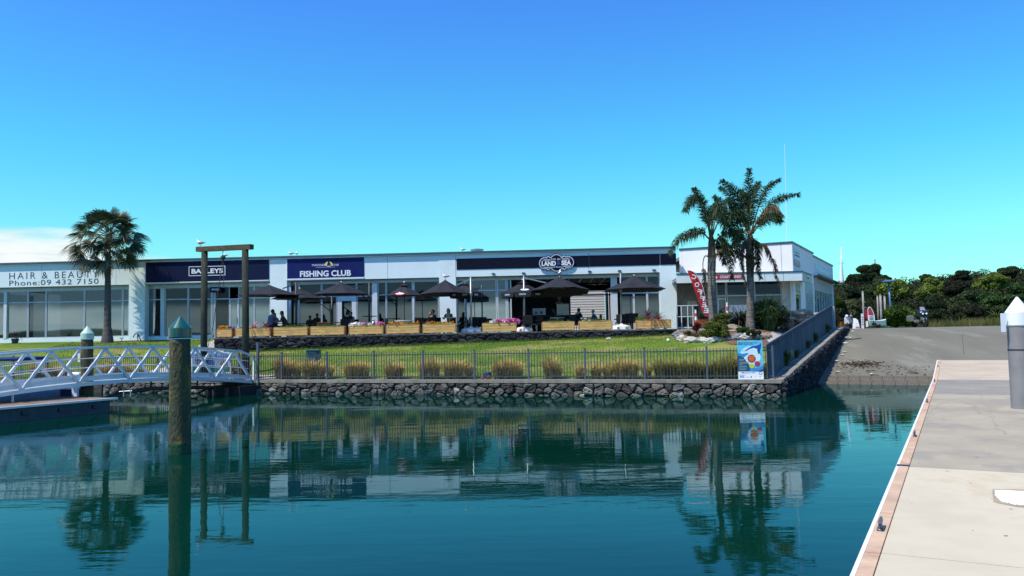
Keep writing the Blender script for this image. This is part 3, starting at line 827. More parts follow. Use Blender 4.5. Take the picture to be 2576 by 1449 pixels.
fl_ = MB(); rj_ = random.Random(8)
for k in range(150):
    s_ = rj_.uniform(-1, Lend - 1); w_ = rj_.uniform(.2, 2.8); c_ = dq(s_, w_, dz_at(s_) + .004); a_ = rj_.uniform(0, 6.28); L_ = rj_.uniform(.006, .03); d_ = V((math.cos(a_), math.sin(a_), 0)) * L_; e_ = V((-d_.y, d_.x, 0)) * .5
    fl_.add([c_ - d_, c_ + e_, c_ + d_ + ZUP * .006, c_ - e_], [(0, 1, 2, 3)])
part('litter_flecks', fl_, mat('fleck', (.20, .15, .09), .9, var=.6, vscale=9), dk, kind='stuff')
part('paint_patch', pp_, M_patch, dk)
# mooring cleats: two posts and a horn
def cleat(s, w, sc=1.0):
    z = dz_at(s) + 0.012
    c = dq(s, w, z); g = MB()
    g.obox(c, RD, RE, ZUP, -0.11 * sc, 0.11 * sc, -0.035 * sc, 0.035 * sc, 0, 0.014)
    for k in (-0.05, 0.05): g.tube([c + RD * k * sc, c + RD * k * 1.1 * sc + ZUP * 0.075 * sc], 0.019 * sc, 8)
    g.tube([c + RD * x_ * sc + ZUP * z_ * sc for x_, z_ in ((-0.17, 0.105), (-0.12, 0.10), (-0.05, 0.085), (0.05, 0.085), (0.12, 0.10), (0.17, 0.105))], [0.012 * sc, 0.02 * sc, 0.026 * sc, 0.026 * sc, 0.02 * sc, 0.012 * sc], 8)
    part('cleat', g, mat('cleat_steel', (0.16, 0.16, 0.17), 0.45, metal=0.5), dk, sm=True)
for (px, py) in ((2227, 1335), (2322, 1100), (2358, 1014), (2376, 961.5), (2382, 928)):
    s_, w_ = sd(px, py, DZ if py > 960 else 0.6)
    cleat(s_, 0.095, 0.78)
# hairline joints and stains that break up the slabs
M_crack = mat('joint_dark', (0.10, 0.085, 0.065), 0.95)
for (pxl, nm) in (([(2303, 1000), (2420, 1010), (2452, 1022), (2470, 1040), (2500, 1052)], 'crack'), ([(2440, 975), (2466, 1000), (2490, 1030), (2516, 1080), (2530, 1094)], 'crack'), ([(2320, 1060), (2340, 1030), (2395, 1002)], 'crack')):
    q_ = [Pz(a, b, DZ + 0.003) for a, b in pxl]; g_ = MB(); rc_ = random.Random(len(pxl))
    fine_ = []
    for a, b in zip(q_[:-1], q_[1:]):
        for k in range(6): fine_.append(lerp(a, b, k / 6) + V((rc_.uniform(-.04, .04), rc_.uniform(-.12, .12), 0)))
    for a, b in zip(fine_[:-1], fine_[1:]):
        d_ = (b - a).normalized(); n_ = V((-d_.y, d_.x, 0)) * .012; g_.add([a - n_, b - n_, b + n_, a + n_], [(0, 1, 2, 3)])
    part(nm, g_, mat('crack_stain', (0.33, 0.30, 0.24), .95), dk)
# right pile through the dock
M_pileR = mat('pile_grey_sleeve', (0.23, 0.225, 0.225), 0.6, var=0.1, vscale=2)
M_capW = mat('pile_cap_white', (0.80, 0.82, 0.85), 0.35, var=0.02)
pr = P(2567, 905, 18.1)
rp_ = thing('mooring_pile', 'grey sleeved mooring pile with pointed white cap standing by the right dock', 'mooring pile', V((pr.x, pr.y, 0)))
zb = Pz(2567, 820, 0).z
zt_c = P(2560, 820, pr.y).z
part('shaft', MB().lathe((pr.x, pr.y, 0), [(0.235, -2.3), (0.235, zt_c - 0.005)], 28), M_pileR, rp_, sm=False)
za = P(2556, 747, pr.y).z; zm = P(2560, 786, pr.y).z
part('cap', MB().lathe((pr.x, pr.y, 0), [(0.25, zt_c), (0.262, zt_c + 0.02), (0.262, zm), (0.25, zm + 0.02), (0.02, za), (0.0, za + 0.005)], 28), M_capW, rp_)
part('band', MB().lathe((pr.x, pr.y, 0), [(0.242, zt_c - 0.55), (0.242, zt_c - 0.52)], 28), M_darkmetal, rp_)
sg = P(2524, 806, 18.0)
part('sign_plate', MB().box(sg.x - 0.09 + 0.04, sg.x + 0.05, sg.y, sg.y + 0.02, P(2524, 835, 18.0).z, P(2524, 788, 18.0).z), M_letter, rp_)

# ------------------------------------------------------------------ timber piles, left
M_pile = mat('weathered_pile', (0.105, 0.095, 0.045), 0.85, col2=(0.045, 0.06, 0.04), vscale=2.2, detail=8, stretch=(1.6, 1.6, 0.8), bump=1.0, bscale=12, speck=((0.27, 0.15, 0.04), 2.0, 0.53, 0.9))
M_algae = mat('algae_band', (0.015, 0.085, 0.04), 0.7, col2=(0.01, 0.03, 0.02), vscale=4, bump=0.5)
M_capG = mat('green_pile_cap', (0.006, 0.085, 0.075), 0.25, var=0.08, coat=0.35)
M_capP = mat('pale_green_pile_cap', (0.38, 0.55, 0.45), 0.5, var=0.08)
def pile(label, cx, py_w, yrel, r, z_top, capm, z_apex, rust=None):
    c = V(cx); t = thing('mooring_pile', label, 'mooring pile', (c.x, c.y, 0), 'timber mooring piles at the left')
    rg = random.Random(int(c.x * 100)); prof = [(r * 1.03, -2.3)]
    z = -0.3
    mb = MB(); n = 24; zs = [-2.3] + [0.22 + i * 0.11 for i in range(int((z_top - 0.2) / 0.11) + 1)]
    ph = [rg.uniform(0, 6) for _ in range(6)]
    def ring(z, k=1.0):
        return [V((c.x + k * r * (1 + 0.018 * math.sin(3 * a + ph[0] + z * 1.3) + 0.012 * math.sin(7 * a + ph[1] - z * 3)) * math.cos(a), c.y + k * r * (1 + 0.018 * math.sin(3 * a + ph[0] + z * 1.3) + 0.012 * math.sin(7 * a + ph[1] - z * 3)) * math.sin(a), z)) for a in [2 * math.pi * j / n for j in range(n)]]
    def skin(zs, kf):
        m = MB()
        for z in zs: m.v += [tuple(p) for p in ring(z, kf(z))]
        for i in range(len(zs) - 1):
            for j in range(n):
                q = (j + 1) % n; m.f.append((i * n + j, i * n + q, (i + 1) * n + q, (i + 1) * n + j))
        m.f.append(tuple(range((len(zs) - 1) * n, len(zs) * n))); return m
    taper = lambda z: 1.08 - 0.045 * z
    part('shaft', skin([0.20 + i * 0.1 for i in range(int((z_top - 0.2) / 0.1) + 1)], taper), M_pile, t, sm=True)
    part('waterline_growth', skin([-2.3, -0.1, 0.05, 0.2, 0.26], lambda z: taper(z) * (1.012 if z < 0.24 else 0.99)), M_algae, t, sm=True)
    rc = r * 1.09
    part('cap', MB().lathe((c.x, c.y, 0), [(rc * 0.96, z_top - 0.02), (rc, z_top), (rc, lerp(z_top, z_apex, 0.42)), (rc * 0.97, lerp(z_top, z_apex, 0.45)), (0.012, z_apex), (0, z_apex + 0.004)], 30), capm, t)
    return t
c1 = Pz(452, 1141, 0); zc = P(453, 848, c1.y).z; zx = P(453, 795, c1.y).z
pile('nearest timber pile with glossy dark green cone cap and peeling bark', (c1.x, c1.y, 0), 0, 0, 0.212, zc, M_capG, zx)
YP2 = 29.0
c2 = P(219, 900, YP2)
p2 = pile('slimmer dark pile with pale green cone cap behind the left dock edge', (c2.x, c2.y, 0), 0, 0, 0.205, P(219, 853, YP2).z, M_capP, P(219, 820, YP2).z)
part('notice_plate', MB().box(c2.x - 0.225, c2.x - 0.14, c2.y - 0.21, c2.y - 0.19, P(205, 911, 28.7).z, P(205, 889, 28.7).z), mat('notice_card', (0.7, 0.7, 0.55), 0.6, var=0.1), p2)

# ------------------------------------------------------------------ left floating dock
E0 = Pz(297, 1001, DZ); E0 = V((E0.x, E0.y, 0))
ld = thing('floating_dock', 'dark sided floating dock with white edge strip where the footbridge lands', 'dock', E0 - RD * 3)
def lq(s, w, z): p = E0 - RD * s - RE * w; return V((p.x, p.y, z))
def lslab(s0, s1, w0, w1, z0, z1):
    q = [lq(s0, w0, z0), lq(s1, w0, z0), lq(s1, w1, z0), lq(s0, w1, z0)]
    return MB().hexa([q[i] for i in (0, 3, 2, 1)] + [V((q[i].x, q[i].y, z1)) for i in (0, 3, 2, 1)])
for i in range(7):
    part('deck_panel', lslab(0.02 + i * 2.4, 2.39 + i * 2.4, 0.30, 3.0, DZ - 0.07, DZ), mat('dock_deck_brown', (0.22, 0.17, 0.14), 0.9, var=0.2), ld)
    part('edge_board', lslab(0.02 + i * 2.4, 2.39 + i * 2.4, 0.065, 0.29, DZ - 0.07, DZ + 0.01), mat('dock_edge_board', (0.33, 0.24, 0.19), 0.8, var=0.2), ld)
part('rubbing_strip', lslab(0, 17, 0.0, 0.06, DZ - 0.05, DZ + 0.014), M_rub, ld)
part('float', lslab(0.25, 17, 0.07, 2.95, -0.5, DZ - 0.075), M_float, ld)
for i in range(14):
    part('bolt_block', lslab(0.7 + i * 1.15, 0.9 + i * 1.15, -0.012, 0.068, 0.18, 0.30), M_darkmetal, ld)
rb = MB()
for k in (-0.1, 0.25):
    cc = lq(2.0 + k, 1.0, DZ)
    cc = P(316 + k * 50, 992, 28.0); cc.z = DZ
    rb.tube([cc, cc + ZUP * 0.22], 0.02, 6)
rb.tube([cc + V((-0.40, 0, 0.18)), cc + V((0.05, 0, 0.2))], 0.012, 6)
part('pile_guide', rb, M_frame, ld)

# ------------------------------------------------------------------ white truss footbridge
M_br = mat('bridge_white_steel', (0.68, 0.69, 0.72), 0.35, var=0.05, metal=0.15)
M_brd = mat('bridge_deck', (0.36, 0.40, 0.47), 0.6)
B0 = Pz(638, 964, 0.45)
B0 = V((B0.x, B0.y, 0))
def bz(s):
    return 0.45 + 0.1309 * s - 0.01015 * s * s if s < 11 else max(0.66, 0.0) 
def bq(s, w, z): p = B0 - RD * s - RE * w; return V((p.x, p.y, z))   # w: away from the camera's side
br = thing('footbridge', 'white arched steel truss footbridge from the quay down to the left dock', 'footbridge', B0 - RD * 5)
BW = 1.45
def top_h(s): return 1.28 if s > 0.6 else 1.28
for w_, nm in ((0.0, 'near'), (BW, 'far')):
    SS = [0.25 + i * 0.5 for i in range(31)]
    for (h, rr) in ((1.33, 0.048),):
        ptsT = [bq(-0.02, w_, bz(0) + 1.02), bq(0.1, w_, bz(0) + 1.20)] + [bq(s, w_, bz(s) + h) for s in SS[1:]]
        mb = MB()
        for i in range(len(ptsT) - 1): mb.bar(ptsT[i], ptsT[i + 1], 0.10, 0.075)
        part('top_chord', mb, M_br, br)
    mb = MB()
    pr_ = [bq(s, w_, bz(s) + 0.05) for s in [0] + SS]
    for i in range(len(pr_) - 1): mb.bar(pr_[i], pr_[i + 1], 0.09, 0.13)
    part('bottom_chord', mb, M_br, br)
    mb = MB(); pr_ = [bq(s, w_ + (0.05 if w_ == 0 else -0.05), bz(s) + 0.235) for s in [0.3] + SS]
    for i in range(len(pr_) - 1): mb.bar(pr_[i], pr_[i + 1], 0.02, 0.17)
    part('kick_rail', mb, M_br, br)
    for h in (0.62, 0.95):
        mb = MB(); pr_ = [bq(s, w_ + (0.06 if w_ == 0 else -0.06), bz(s) + h) for s in SS]
        mb.tube(pr_, 0.018, 6); part('handrail', mb, M_br, br, sm=True)
    part('end_post', MB().bar(bq(0.0, w_, bz(0) + 0.1), bq(-0.02, w_, bz(0) + 1.05), 0.09, 0.07, RD), M_br, br)
    nodes_top = True; hp_ = 0.985; s = 0.12
    prev = bq(s, w_, bz(s) + 0.1); kk = 1
    while s < 14.4:
        s2_ = s + hp_
        nxt = bq(s2_, w_, bz(s2_) + (1.28 if kk % 2 else 0.1))
        part('diagonal', MB().bar(prev, nxt, 0.085, 0.085, RE), M_br, br)
        prev = nxt; s = s2_; kk += 1
for i in range(30):
    s0, s1 = i * 0.5 + 0.01, i * 0.5 + 0.49
    q = [bq(s0, 0.07, bz(s0) + 0.10), bq(s1, 0.07, bz(s1) + 0.10), bq(s1, BW - 0.07, bz(s1) + 0.10), bq(s0, BW - 0.07, bz(s0) + 0.10)]
    q = [q[i_] for i_ in (0, 3, 2, 1)]
    part('deck_plank', MB().hexa([p - ZUP * 0.03 for p in q] + q), M_brd, br)
for (px, hh) in ((130, 0), (150, 0)):
    pass
part('landing_leg', MB().tube([bq(10.2, 0.1, DZ), bq(10.2, 0.1, bz(10.2))], 0.04, 6).tube([bq(10.2, BW - .1, DZ), bq(10.2, BW - .1, bz(10.2))], 0.04, 6), M_br, br)
# shore abutment under the bridge head, with raking dark beams and service pipe
ab = thing('bridge_abutment', 'dark concrete and timber abutment carrying the shore end of the footbridge', 'abutment', bq(0.4, 0.7, 0))
part('beam', MB().obox(bq(-0.7, BW / 2, 0), -RD, -RE, ZUP, 0, 1.7, -1.0, 1.0, -0.05, 0.38), mat('abutment_dark', (0.035, 0.035, 0.035), 0.9), ab)
for k in (0.2, 1.25): part('pile_post', MB().tube([bq(1.3, k, -1), bq(1.3, k, 0.34)], 0.09, 8), mat('abutment_timber', (0.08, 0.07, 0.05), 0.9), ab)
sp = thing('service_pipe', 'dark service pipe hanging below the footbridge and bending down to the water', 'pipe', bq(4, BW / 2, 0.3))
pth = [bq(1.6, 0.7, 0.34), bq(3, 0.7, 0.46), bq(4.6, 0.7, 0.52), bq(5.6, 0.7, 0.44), bq(6.6, 0.8, 0.22), bq(7.4, 1.0, -0.1), bq(8, 1.0, -0.6)]
part('pipe', MB().tube(pth, 0.07, 8), mat('pipe_grey', (0.06, 0.07, 0.08), 0.5), sp, sm=True)
pth = [p - RE * 0.3 for p in pth]
part('pipe', MB().tube(pth, 0.05, 8), MATS['pipe_grey'], sp, sm=True)
for i in range(3):
    c = bq(2.4 + i * 1.1, 0.7, 0.5); part('hanger', MB().bar(c, c + ZUP * 0.36, 0.05, 0.05, RD), M_darkmetal, sp)

# ------------------------------------------------------------------ timber hoist frame
M_gant = mat('hoist_timber', (0.036, 0.042, 0.032), 0.85, var=0.3, vscale=3, stretch=(2, 2, 0.6), bump=0.4, bscale=14, speck=((0.10, 0.08, 0.045), 3, 0.58, 0.5))
YG = 36.8
g1 = P(513, 872, YG); g2 = P(618, 900, YG - 1.0)
zt1 = P(512, 633, YG).z; zt2 = P(617, 628, YG - 1.0).z
hf = thing('hoist_frame', 'timber lifting frame of two round posts and a squared crossbeam', 'hoist', ((g1.x + g2.x) / 2, (g1.y + g2.y) / 2, 0.8))
gz1, gz2 = ground_z(g1.x, g1.y), ground_z(g2.x, g2.y)
part('post', MB().tube([(g1.x, g1.y, gz1 - 0.4), (g1.x, g1.y, 3), (g1.x + 0.02, g1.y, zt1)], [0.155, 0.15, 0.142], 16), M_gant, hf, sm=True)
part('post', MB().tube([(g2.x, g2.y, gz2 - 0.4), (g2.x, g2.y, 3), (g2.x - 0.02, g2.y, zt2)], [0.165, 0.155, 0.145], 16), M_gant, hf, sm=True)
bA = V((g1.x, g1.y, zt1)); bB = V((g2.x, g2.y, zt2)); bd = (bB - bA).normalized()
part('crossbeam', MB().bar(bA - bd * 0.40 + ZUP * 0.115, bB + bd * 0.36 + ZUP * 0.115, 0.25, 0.225), mat('beam_timber', (0.10, 0.08, 0.045), 0.85, var=0.3, vscale=3, stretch=(0.6, 2, 3), bump=0.4, speck=((0.05, 0.06, 0.04), 2, 0.55, 0.6)), hf)
bm = lerp(bA, bB, 0.46)
part('chain', MB().tube([bm + ZUP * 0.005, bm - ZUP * 0.22], 0.018, 6), M_darkmetal, hf)
pb = MB().lathe(bm - ZUP * 0.44, [(0.03, 0), (0.10, 0.05), (0.12, 0.12), (0.09, 0.2), (0.03, 0.23)], 10)
part('pulley_block', pb, M_darkmetal, hf)
M_rope = mat('rope', (0.10, 0.09, 0.07), 0.9)
foot = V((g1.x + 0.16, g1.y - 0.05, 1.9))
part('rope', MB().tube([bm - ZUP * 0.4, bm - ZUP * 2.0 + V((-0.25, 0, 0)), lerp(bm, foot, 0.75) + V((0.1, 0, 0)), foot], 0.016, 5), M_rope, hf)
part('rope', MB().tube([bm - ZUP * 0.4 + V((0.03, 0, 0)), bm - ZUP * 1.7 + V((0.03, 0, 0))], 0.012, 5), M_rope, hf)
part('rope_lashing', MB().lathe((g1.x, g1.y, 1.85), [(0.165, 0), (0.172, 0.03), (0.165, 0.06)], 14), M_rope, hf)

# ------------------------------------------------------------------ terrace
def Pg(px, py, y0=26.0, y1=60.0):
    """where a sight line meets the lawn"""
    r = ray(px, py); Y = y0
    while Y < y1:
        p = EYE + r * (Y / r.y)
        if p.z <= ground_z(p.x, p.y): return V((p.x, p.y, ground_z(p.x, p.y)))
        Y += 0.05
    p = EYE + r * (y1 / r.y); return V((p.x, p.y, ground_z(p.x, p.y)))
g = MB().box(TX0 + 0.1, TX1 + 0.1, TY + 0.15, 47.2, 1.2, TZ)
g.box(TX1 + 0.1, 15.2, TY + 0.6, 47.2, 1.6, TZ - 0.004)
struct('terrace', g, M_conc)
tw = thing('terrace_wall', 'long low black lava stone wall holding up the cafe terrace above the lawn', 'wall', ((TX0 + TX1) / 2, TY, 1.7))
part('core', MB().box(TX0 + 0.02, TX1 - 0.02, TY + 0.03, TY + 0.16, 1.3, TZ - 0.02), M_mortar, tw)
rg = random.Random(21)
seeds = [p for p in jitter_rows(TX0, TX1, 1.52, 2.46, 0.66, 0.165, rg, 0.3) if p[1] > ground_z(p[0], TY) - 0.12]
polys = cells(seeds, [(-1, 0, -TX0), (1, 0, TX1), (0, 1, 2.425), (0, -1, -1.42)], ax=2.0)
wall_stones(tw, polys, V((0, TY, 0)), V((1, 0, 0)), ZUP, V((0, -1, 0)), LAVA, (4, 1.2), 9, keepmax=292, joint=0.012, depth=0.06, rough=0.022)
rg = random.Random(22); seeds = jitter_rows(0, 3.2, 1.7, 2.46, 0.5, 0.165, rg)
polys = cells(seeds, [(-1, 0, 0), (1, 0, 3.2), (0, 1, 2.425), (0, -1, -1.5)], ax=2.0)
for p in polys:
    s_ = stone_mb(p, V((TX0 + 0.04, TY + 0.05, 0)), V((0, 1, 0)), ZUP, V((-1, 0, 0)), rg, joint=0.012, depth=0.06)
    if s_: part('end_stone', s_, LAVA[0], tw)
x = TX0
i = 0
while x < TX1 - 0.05:
    ln = min(1.2, TX1 - x)
    part('coping_stone', MB().box(x + 0.006, x + ln - 0.006, TY - 0.05, TY + 0.2, 2.43, TZ + 0.004 + 0.003 * (i % 2)), mat('dark_coping', (0.10, 0.10, 0.105), 0.9, var=0.25, vscale=3, bump=0.4), tw); x += ln; i += 1
# concrete paths
def path_sheet(pl, halfw, name, lift=0.03):
    mb = MB(); pl = [V((p[0], p[1], 0)) for p in pl]; pts = []
    for i in range(len(pl) - 1):
        m = max(2, int((pl[i + 1] - pl[i]).length / 0.4))
        pts += [lerp(pl[i], pl[i + 1], j / m) for j in range(m)]
    pts.append(pl[-1])
    for i, p in enumerate(pts):
        t = (pts[min(i + 1, len(pts) - 1)] - pts[max(i - 1, 0)]).normalized(); q = V((-t.y, t.x, 0))
        for k in range(5):
            u = p + q * halfw * (k / 2 - 1); mb.v.append((u.x, u.y, ground_z(u.x, u.y) + lift))
    for i in range(len(pts) - 1):
        for k in range(4):
            a = i * 5 + k; mb.f.append((a, a + 5, a + 6, a + 1))
    return struct(name, mb, M_conc, sm=True)
a = Pg(430, 932); b = Pg(490, 905); c = Pg(525, 884)
path_sheet([(a.x - 1.0, a.y - 0.6), (a.x, a.y), (b.x, b.y), (c.x, c.y), (TX0 - 0.5, TY + 1.5), (TX0 - 0.4, TY + 3.5)], 0.75, 'path')
a = bq(-0.6, 0.7, 0)
path_sheet([(a.x - 1.4, a.y + 0.6), (a.x + 2.0, a.y + 0.6 - 0.55)], 0.5, 'bridge_path', 0.035)
k1 = Pg(1965, 868); k2 = Pg(1925, 852)
path_sheet([(k1.x + 0.2, k1.y - 0.9), (k1.x - 0.1, k1.y + 0.1), (k2.x + 0.6, k2.y), (k2.x + 1.8, k2.y + 2.5)], 0.5, 'garden_path', 0.04)

# ------------------------------------------------------------------ the row of shops
FB = V((0, 48.08, 0)); FA = V((1, -0.0445, 0)).normalized(); FN = V((FA.y, -FA.x, 0))
def fxz(px, py, d=0.0):
    p = Pp(px, py, FB - FN * d, FN); return (p - FB).dot(FA), p.z
def fbox(mb, s0, s1, d0, d1, z0, z1): return mb.obox(FB, FA, -FN, ZUP, s0, s1, d0, d1, z0, z1)
def frect(px0, px1, py0, py1, d=0.0):
    pm = (px0 + px1) / 2; ym = (py0 + py1) / 2
    return fxz(px0, ym, d)[0], fxz(px1, ym, d)[0], fxz(pm, py1, d)[1], fxz(pm, py0, d)[1]
ztop = (fxz(10, 663.4)[1] + fxz(1650, 624)[1]) / 2
FZ = (fxz(160, 718)[1] + fxz(900, 704)[1] + fxz(1400, 691)[1]) / 3      # underside of the fascia
sL = fxz(-60, 760)[0]; sR = fxz(1702, 760)[0]
RC = 0.5                                                               # shopfront recess
shop = thing('shop_building', 'long white single storey row of shops and cafe with dark flat roof edge', 'building', FB + FA * -8 + ZUP * TZ)
part('roof_edge', fbox(MB(), sL, sR + 0.02, -0.16, 0.45, ztop - 0.06, ztop + 0.05), M_roofcap, shop)
part('flashing', fbox(MB(), sL, sR, -0.10, 0.3, ztop - 0.125, ztop - 0.064), M_letter, shop)
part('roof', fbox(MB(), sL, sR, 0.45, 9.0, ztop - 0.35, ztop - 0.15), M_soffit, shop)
pil = [(325, 365), (680, 722), (1105, 1147), (1661, 1702)]
bays = [(-60, 325), (365, 680), (722, 1105), (1147, 1661)]
GZ = 1.9
for a, b in pil:
    s0, s1, _, _ = frect(a, b, 700, 760)
    part('pillar', fbox(MB(), s0, s1, -0.02, 0.62, GZ, ztop - 0.128), M_white, shop)
SB = []
joints = {0: [-20, 105, 292], 1: [], 2: [722, 916, 975.5], 3: [1482]}
for i, (a, b) in enumerate(bays):
    s0, s1 = fxz(a, 700)[0], fxz(b, 700)[0]; SB.append((s0, s1))
    cuts = [s0] + [fxz(j, 690)[0] for j in joints[i] if a + 3 < j < b - 3] + [s1]
    for u, v in zip(cuts[:-1], cuts[1:]):
        part('fascia_panel', fbox(MB(), u + 0.012, v - 0.012, 0.0, 0.10, FZ, ztop - 0.128), M_fascia, shop)
    part('fascia_core', fbox(MB(), s0 + 0.004, s1 - 0.004, 0.11, 0.35, FZ + 0.02, ztop - 0.35), M_joint, shop)
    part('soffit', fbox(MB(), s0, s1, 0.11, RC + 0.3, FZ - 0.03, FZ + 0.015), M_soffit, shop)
    part('header_beam', fbox(MB(), s0, s1, RC - 0.06, RC + 0.1, FZ - 0.22 - (0.05 if i < 2 else 0), FZ - 0.033), M_whiteframe if i == 3 else M_frame, shop)
# interiors
floorz = TZ + 0.02
part('floor', fbox(MB(), sL, sR, RC + 0.1, 8.9, TZ - 0.5, floorz), mat('shop_floor', (0.10, 0.10, 0.10), 0.5), shop)
oz = (floorz + 0.1, 5.0)
op0, op1 = fxz(1436, 770, 8.0)[0], fxz(1542, 770, 8.0)[0]
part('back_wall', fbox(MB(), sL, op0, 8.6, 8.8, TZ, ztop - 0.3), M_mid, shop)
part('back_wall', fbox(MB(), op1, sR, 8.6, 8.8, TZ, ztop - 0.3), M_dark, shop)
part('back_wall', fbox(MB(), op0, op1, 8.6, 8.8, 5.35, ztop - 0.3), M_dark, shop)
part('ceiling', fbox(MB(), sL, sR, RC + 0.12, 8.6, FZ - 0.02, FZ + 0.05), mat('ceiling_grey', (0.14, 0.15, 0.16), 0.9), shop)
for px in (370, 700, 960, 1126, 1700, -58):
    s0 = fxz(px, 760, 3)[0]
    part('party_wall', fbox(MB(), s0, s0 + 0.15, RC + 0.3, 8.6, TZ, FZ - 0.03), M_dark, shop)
part('gable_wall', fbox(MB(), sR - 0.25, sR - 0.01, 0.62, 8.8, 1.9, ztop - 0.15), M_white, shop)
# shopfronts: (bay, y of glass head, y of transom, y of sill) and panes / mullions in survey columns
def pane_col(i, a, b, yt, ytr, yb, name='window', door=False, fr=0.05, gm=None, kick=None, frm=None):
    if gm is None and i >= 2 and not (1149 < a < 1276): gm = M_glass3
    """one framed column: frame, transom, upper and lower pane"""
    gm = gm or M_glass; frm = frm or M_frame
    s0, s1, z0, z1 = frect(a, b, yt, yb, RC)
    ztr = fxz((a + b) / 2, ytr, RC)[1] if ytr else None
    if kick is not None: z0 = kick
    f = MB(); d0, d1 = RC - 0.04, RC + 0.05
    fbox(f, s0, s0 + fr, d0, d1, z0, z1); fbox(f, s1 - fr, s1, d0, d1, z0, z1)
    fbox(f, s0 + fr, s1 - fr, d0, d1, z1 - fr, z1); fbox(f, s0 + fr, s1 - fr, d0, d1, z0, z0 + (0.12 if door else fr))
    if ztr: fbox(f, s0 + fr, s1 - fr, d0 - 0.01, d1, ztr - 0.03, ztr + 0.03)
    fo = part(name, f, frm, shop)
    zs = [z0 + (0.12 if door else fr)] + ([ztr - 0.03, ztr + 0.03] if ztr else []) + [z1 - fr]
    for k in range(0, len(zs), 2):
        part('pane', fbox(MB(), s0 + fr, s1 - fr, RC + 0.0, RC + 0.012, zs[k], zs[k + 1]), gm, fo)
    if door: part('handle', fbox(MB(), s1 - fr - 0.06, s1 - fr - 0.03, RC - 0.09, RC - 0.045, z0 + 0.9, z0 + 1.3), M_alu, fo)
    return fo
zk0 = fxz(165, 849, RC)[1]; zk1 = fxz(470, 845, RC)[1]
for a, b in ((-58, -30), (-28, 12)): pane_col(0, a, b, 727, 762, 849, kick=zk0)
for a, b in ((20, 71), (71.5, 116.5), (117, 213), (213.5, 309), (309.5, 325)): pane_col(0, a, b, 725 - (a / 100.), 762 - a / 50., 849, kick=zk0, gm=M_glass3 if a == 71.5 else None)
s0, s1 = SB[0]
part('sill_wall', fbox(MB(), s0, s1, RC - 0.1, RC + 0.12, GZ, zk0 - 0.003), M_white, shop)
part('column', fbox(MB(), fxz(12.3, 780, RC)[0], fxz(19.7, 780, RC)[0], RC - 0.12, RC + 0.12, zk0, FZ - 0.25), M_whiteframe, shop)
pane_col(1, 371, 406, 719, 754, 845, kick=zk1); pane_col(1, 416, 474, 717, 753, 844.5, kick=zk1, gm=M_glass3); pane_col(1, 474.5, 533, 717, 753, 844.5, kick=zk1, gm=M_glass3)
part('column', fbox(MB(), fxz(406.5, 780, RC)[0], fxz(415.5, 780, RC)[0], RC - 0.1, RC + 0.12, zk1, FZ - 0.25), M_whiteframe, shop)
part('sill_wall', fbox(MB(), SB[1][0], fxz(533, 780, RC)[0], RC - 0.1, RC + 0.12, GZ, zk1 - 0.003), M_white, shop)
part('sill_wall', fbox(MB(), fxz(533.3, 780, RC)[0], SB[1][1], RC - 0.1, RC + 0.12, GZ, TZ - 0.02), M_white, shop)
pane_col(1, 533.5, 541, 716, 751, 843, kick=TZ)
pane_col(1, 541.3, 578, 716, 752, 843, fr=0.04, kick=TZ, gm=glass_mat('open_doorway_glass', (.5, .5, .5), .02, .8))
pane_col(1, 578.5, 600, 751, None, 843, 'door', door=True, frm=M_whiteframe, kick=TZ); pane_col(1, 600.3, 640, 714, 750, 843, kick=TZ); pane_col(1, 640.3, 680, 713, 749, 843, kick=TZ)
# bay of the club
pane_col(2, 730, 752, 711, 746, 843, kick=TZ); pane_col(2, 752.3, 809.5, 710, 746, 843, kick=TZ); pane_col(2, 809.8, 848, 709.5, 746, 843, kick=TZ)
pane_col(2, 849, 897, 745.5, None, 842, 'door', door=True, fr=0.28, frm=M_whiteframe, kick=TZ)
pane_col(2, 848.5, 897, 709, None, 745, kick=None)
pane_col(2, 898, 938, 709, 745, 841, kick=TZ)
part('column', fbox(MB(), fxz(938.3, 780, RC)[0], fxz(951, 780, RC)[0], RC - 0.2, RC + 0.12, TZ, FZ - 0.25), M_whiteframe, shop)
pane_col(2, 951.5, 972, 708, 742, 840, kick=TZ); pane_col(2, 972.3, 1038.5, 707, 743, 840, kick=TZ); pane_col(2, 1042, 1104, 706, 742, 839, kick=TZ)
part('column', fbox(MB(), fxz(1038.8, 780, RC)[0], fxz(1041.8, 780, RC)[0], RC - 0.06, RC + 0.1, TZ, FZ - 0.25), M_whiteframe, shop)
# cafe
for a, b in ((1149, 1171), (1171.5, 1250)): pane_col(3, a, b, 697, 731, 838, kick=TZ, frm=M_whiteframe, fr=0.06)
for a, b in ((1251, 1275), (1276, 1287)): pane_col(3, a, b, 696, 730, 837, kick=TZ, frm=M_whiteframe, fr=0.07)
part('folded_door', fbox(MB(), fxz(1538, 780, RC)[0], fxz(1554, 780, RC)[0], RC - 0.05, RC + 0.12, TZ, FZ - 0.23), M_whiteframe, shop)
pane_col(3, 1561, 1594, 687.5, 737.5, 832, kick=TZ, frm=M_whiteframe); pane_col(3, 1594.5, 1628, 687, 737, 832, kick=TZ, frm=M_whiteframe); pane_col(3, 1628.5, 1660, 686.5, 736.5, 831, kick=TZ, frm=M_whiteframe)
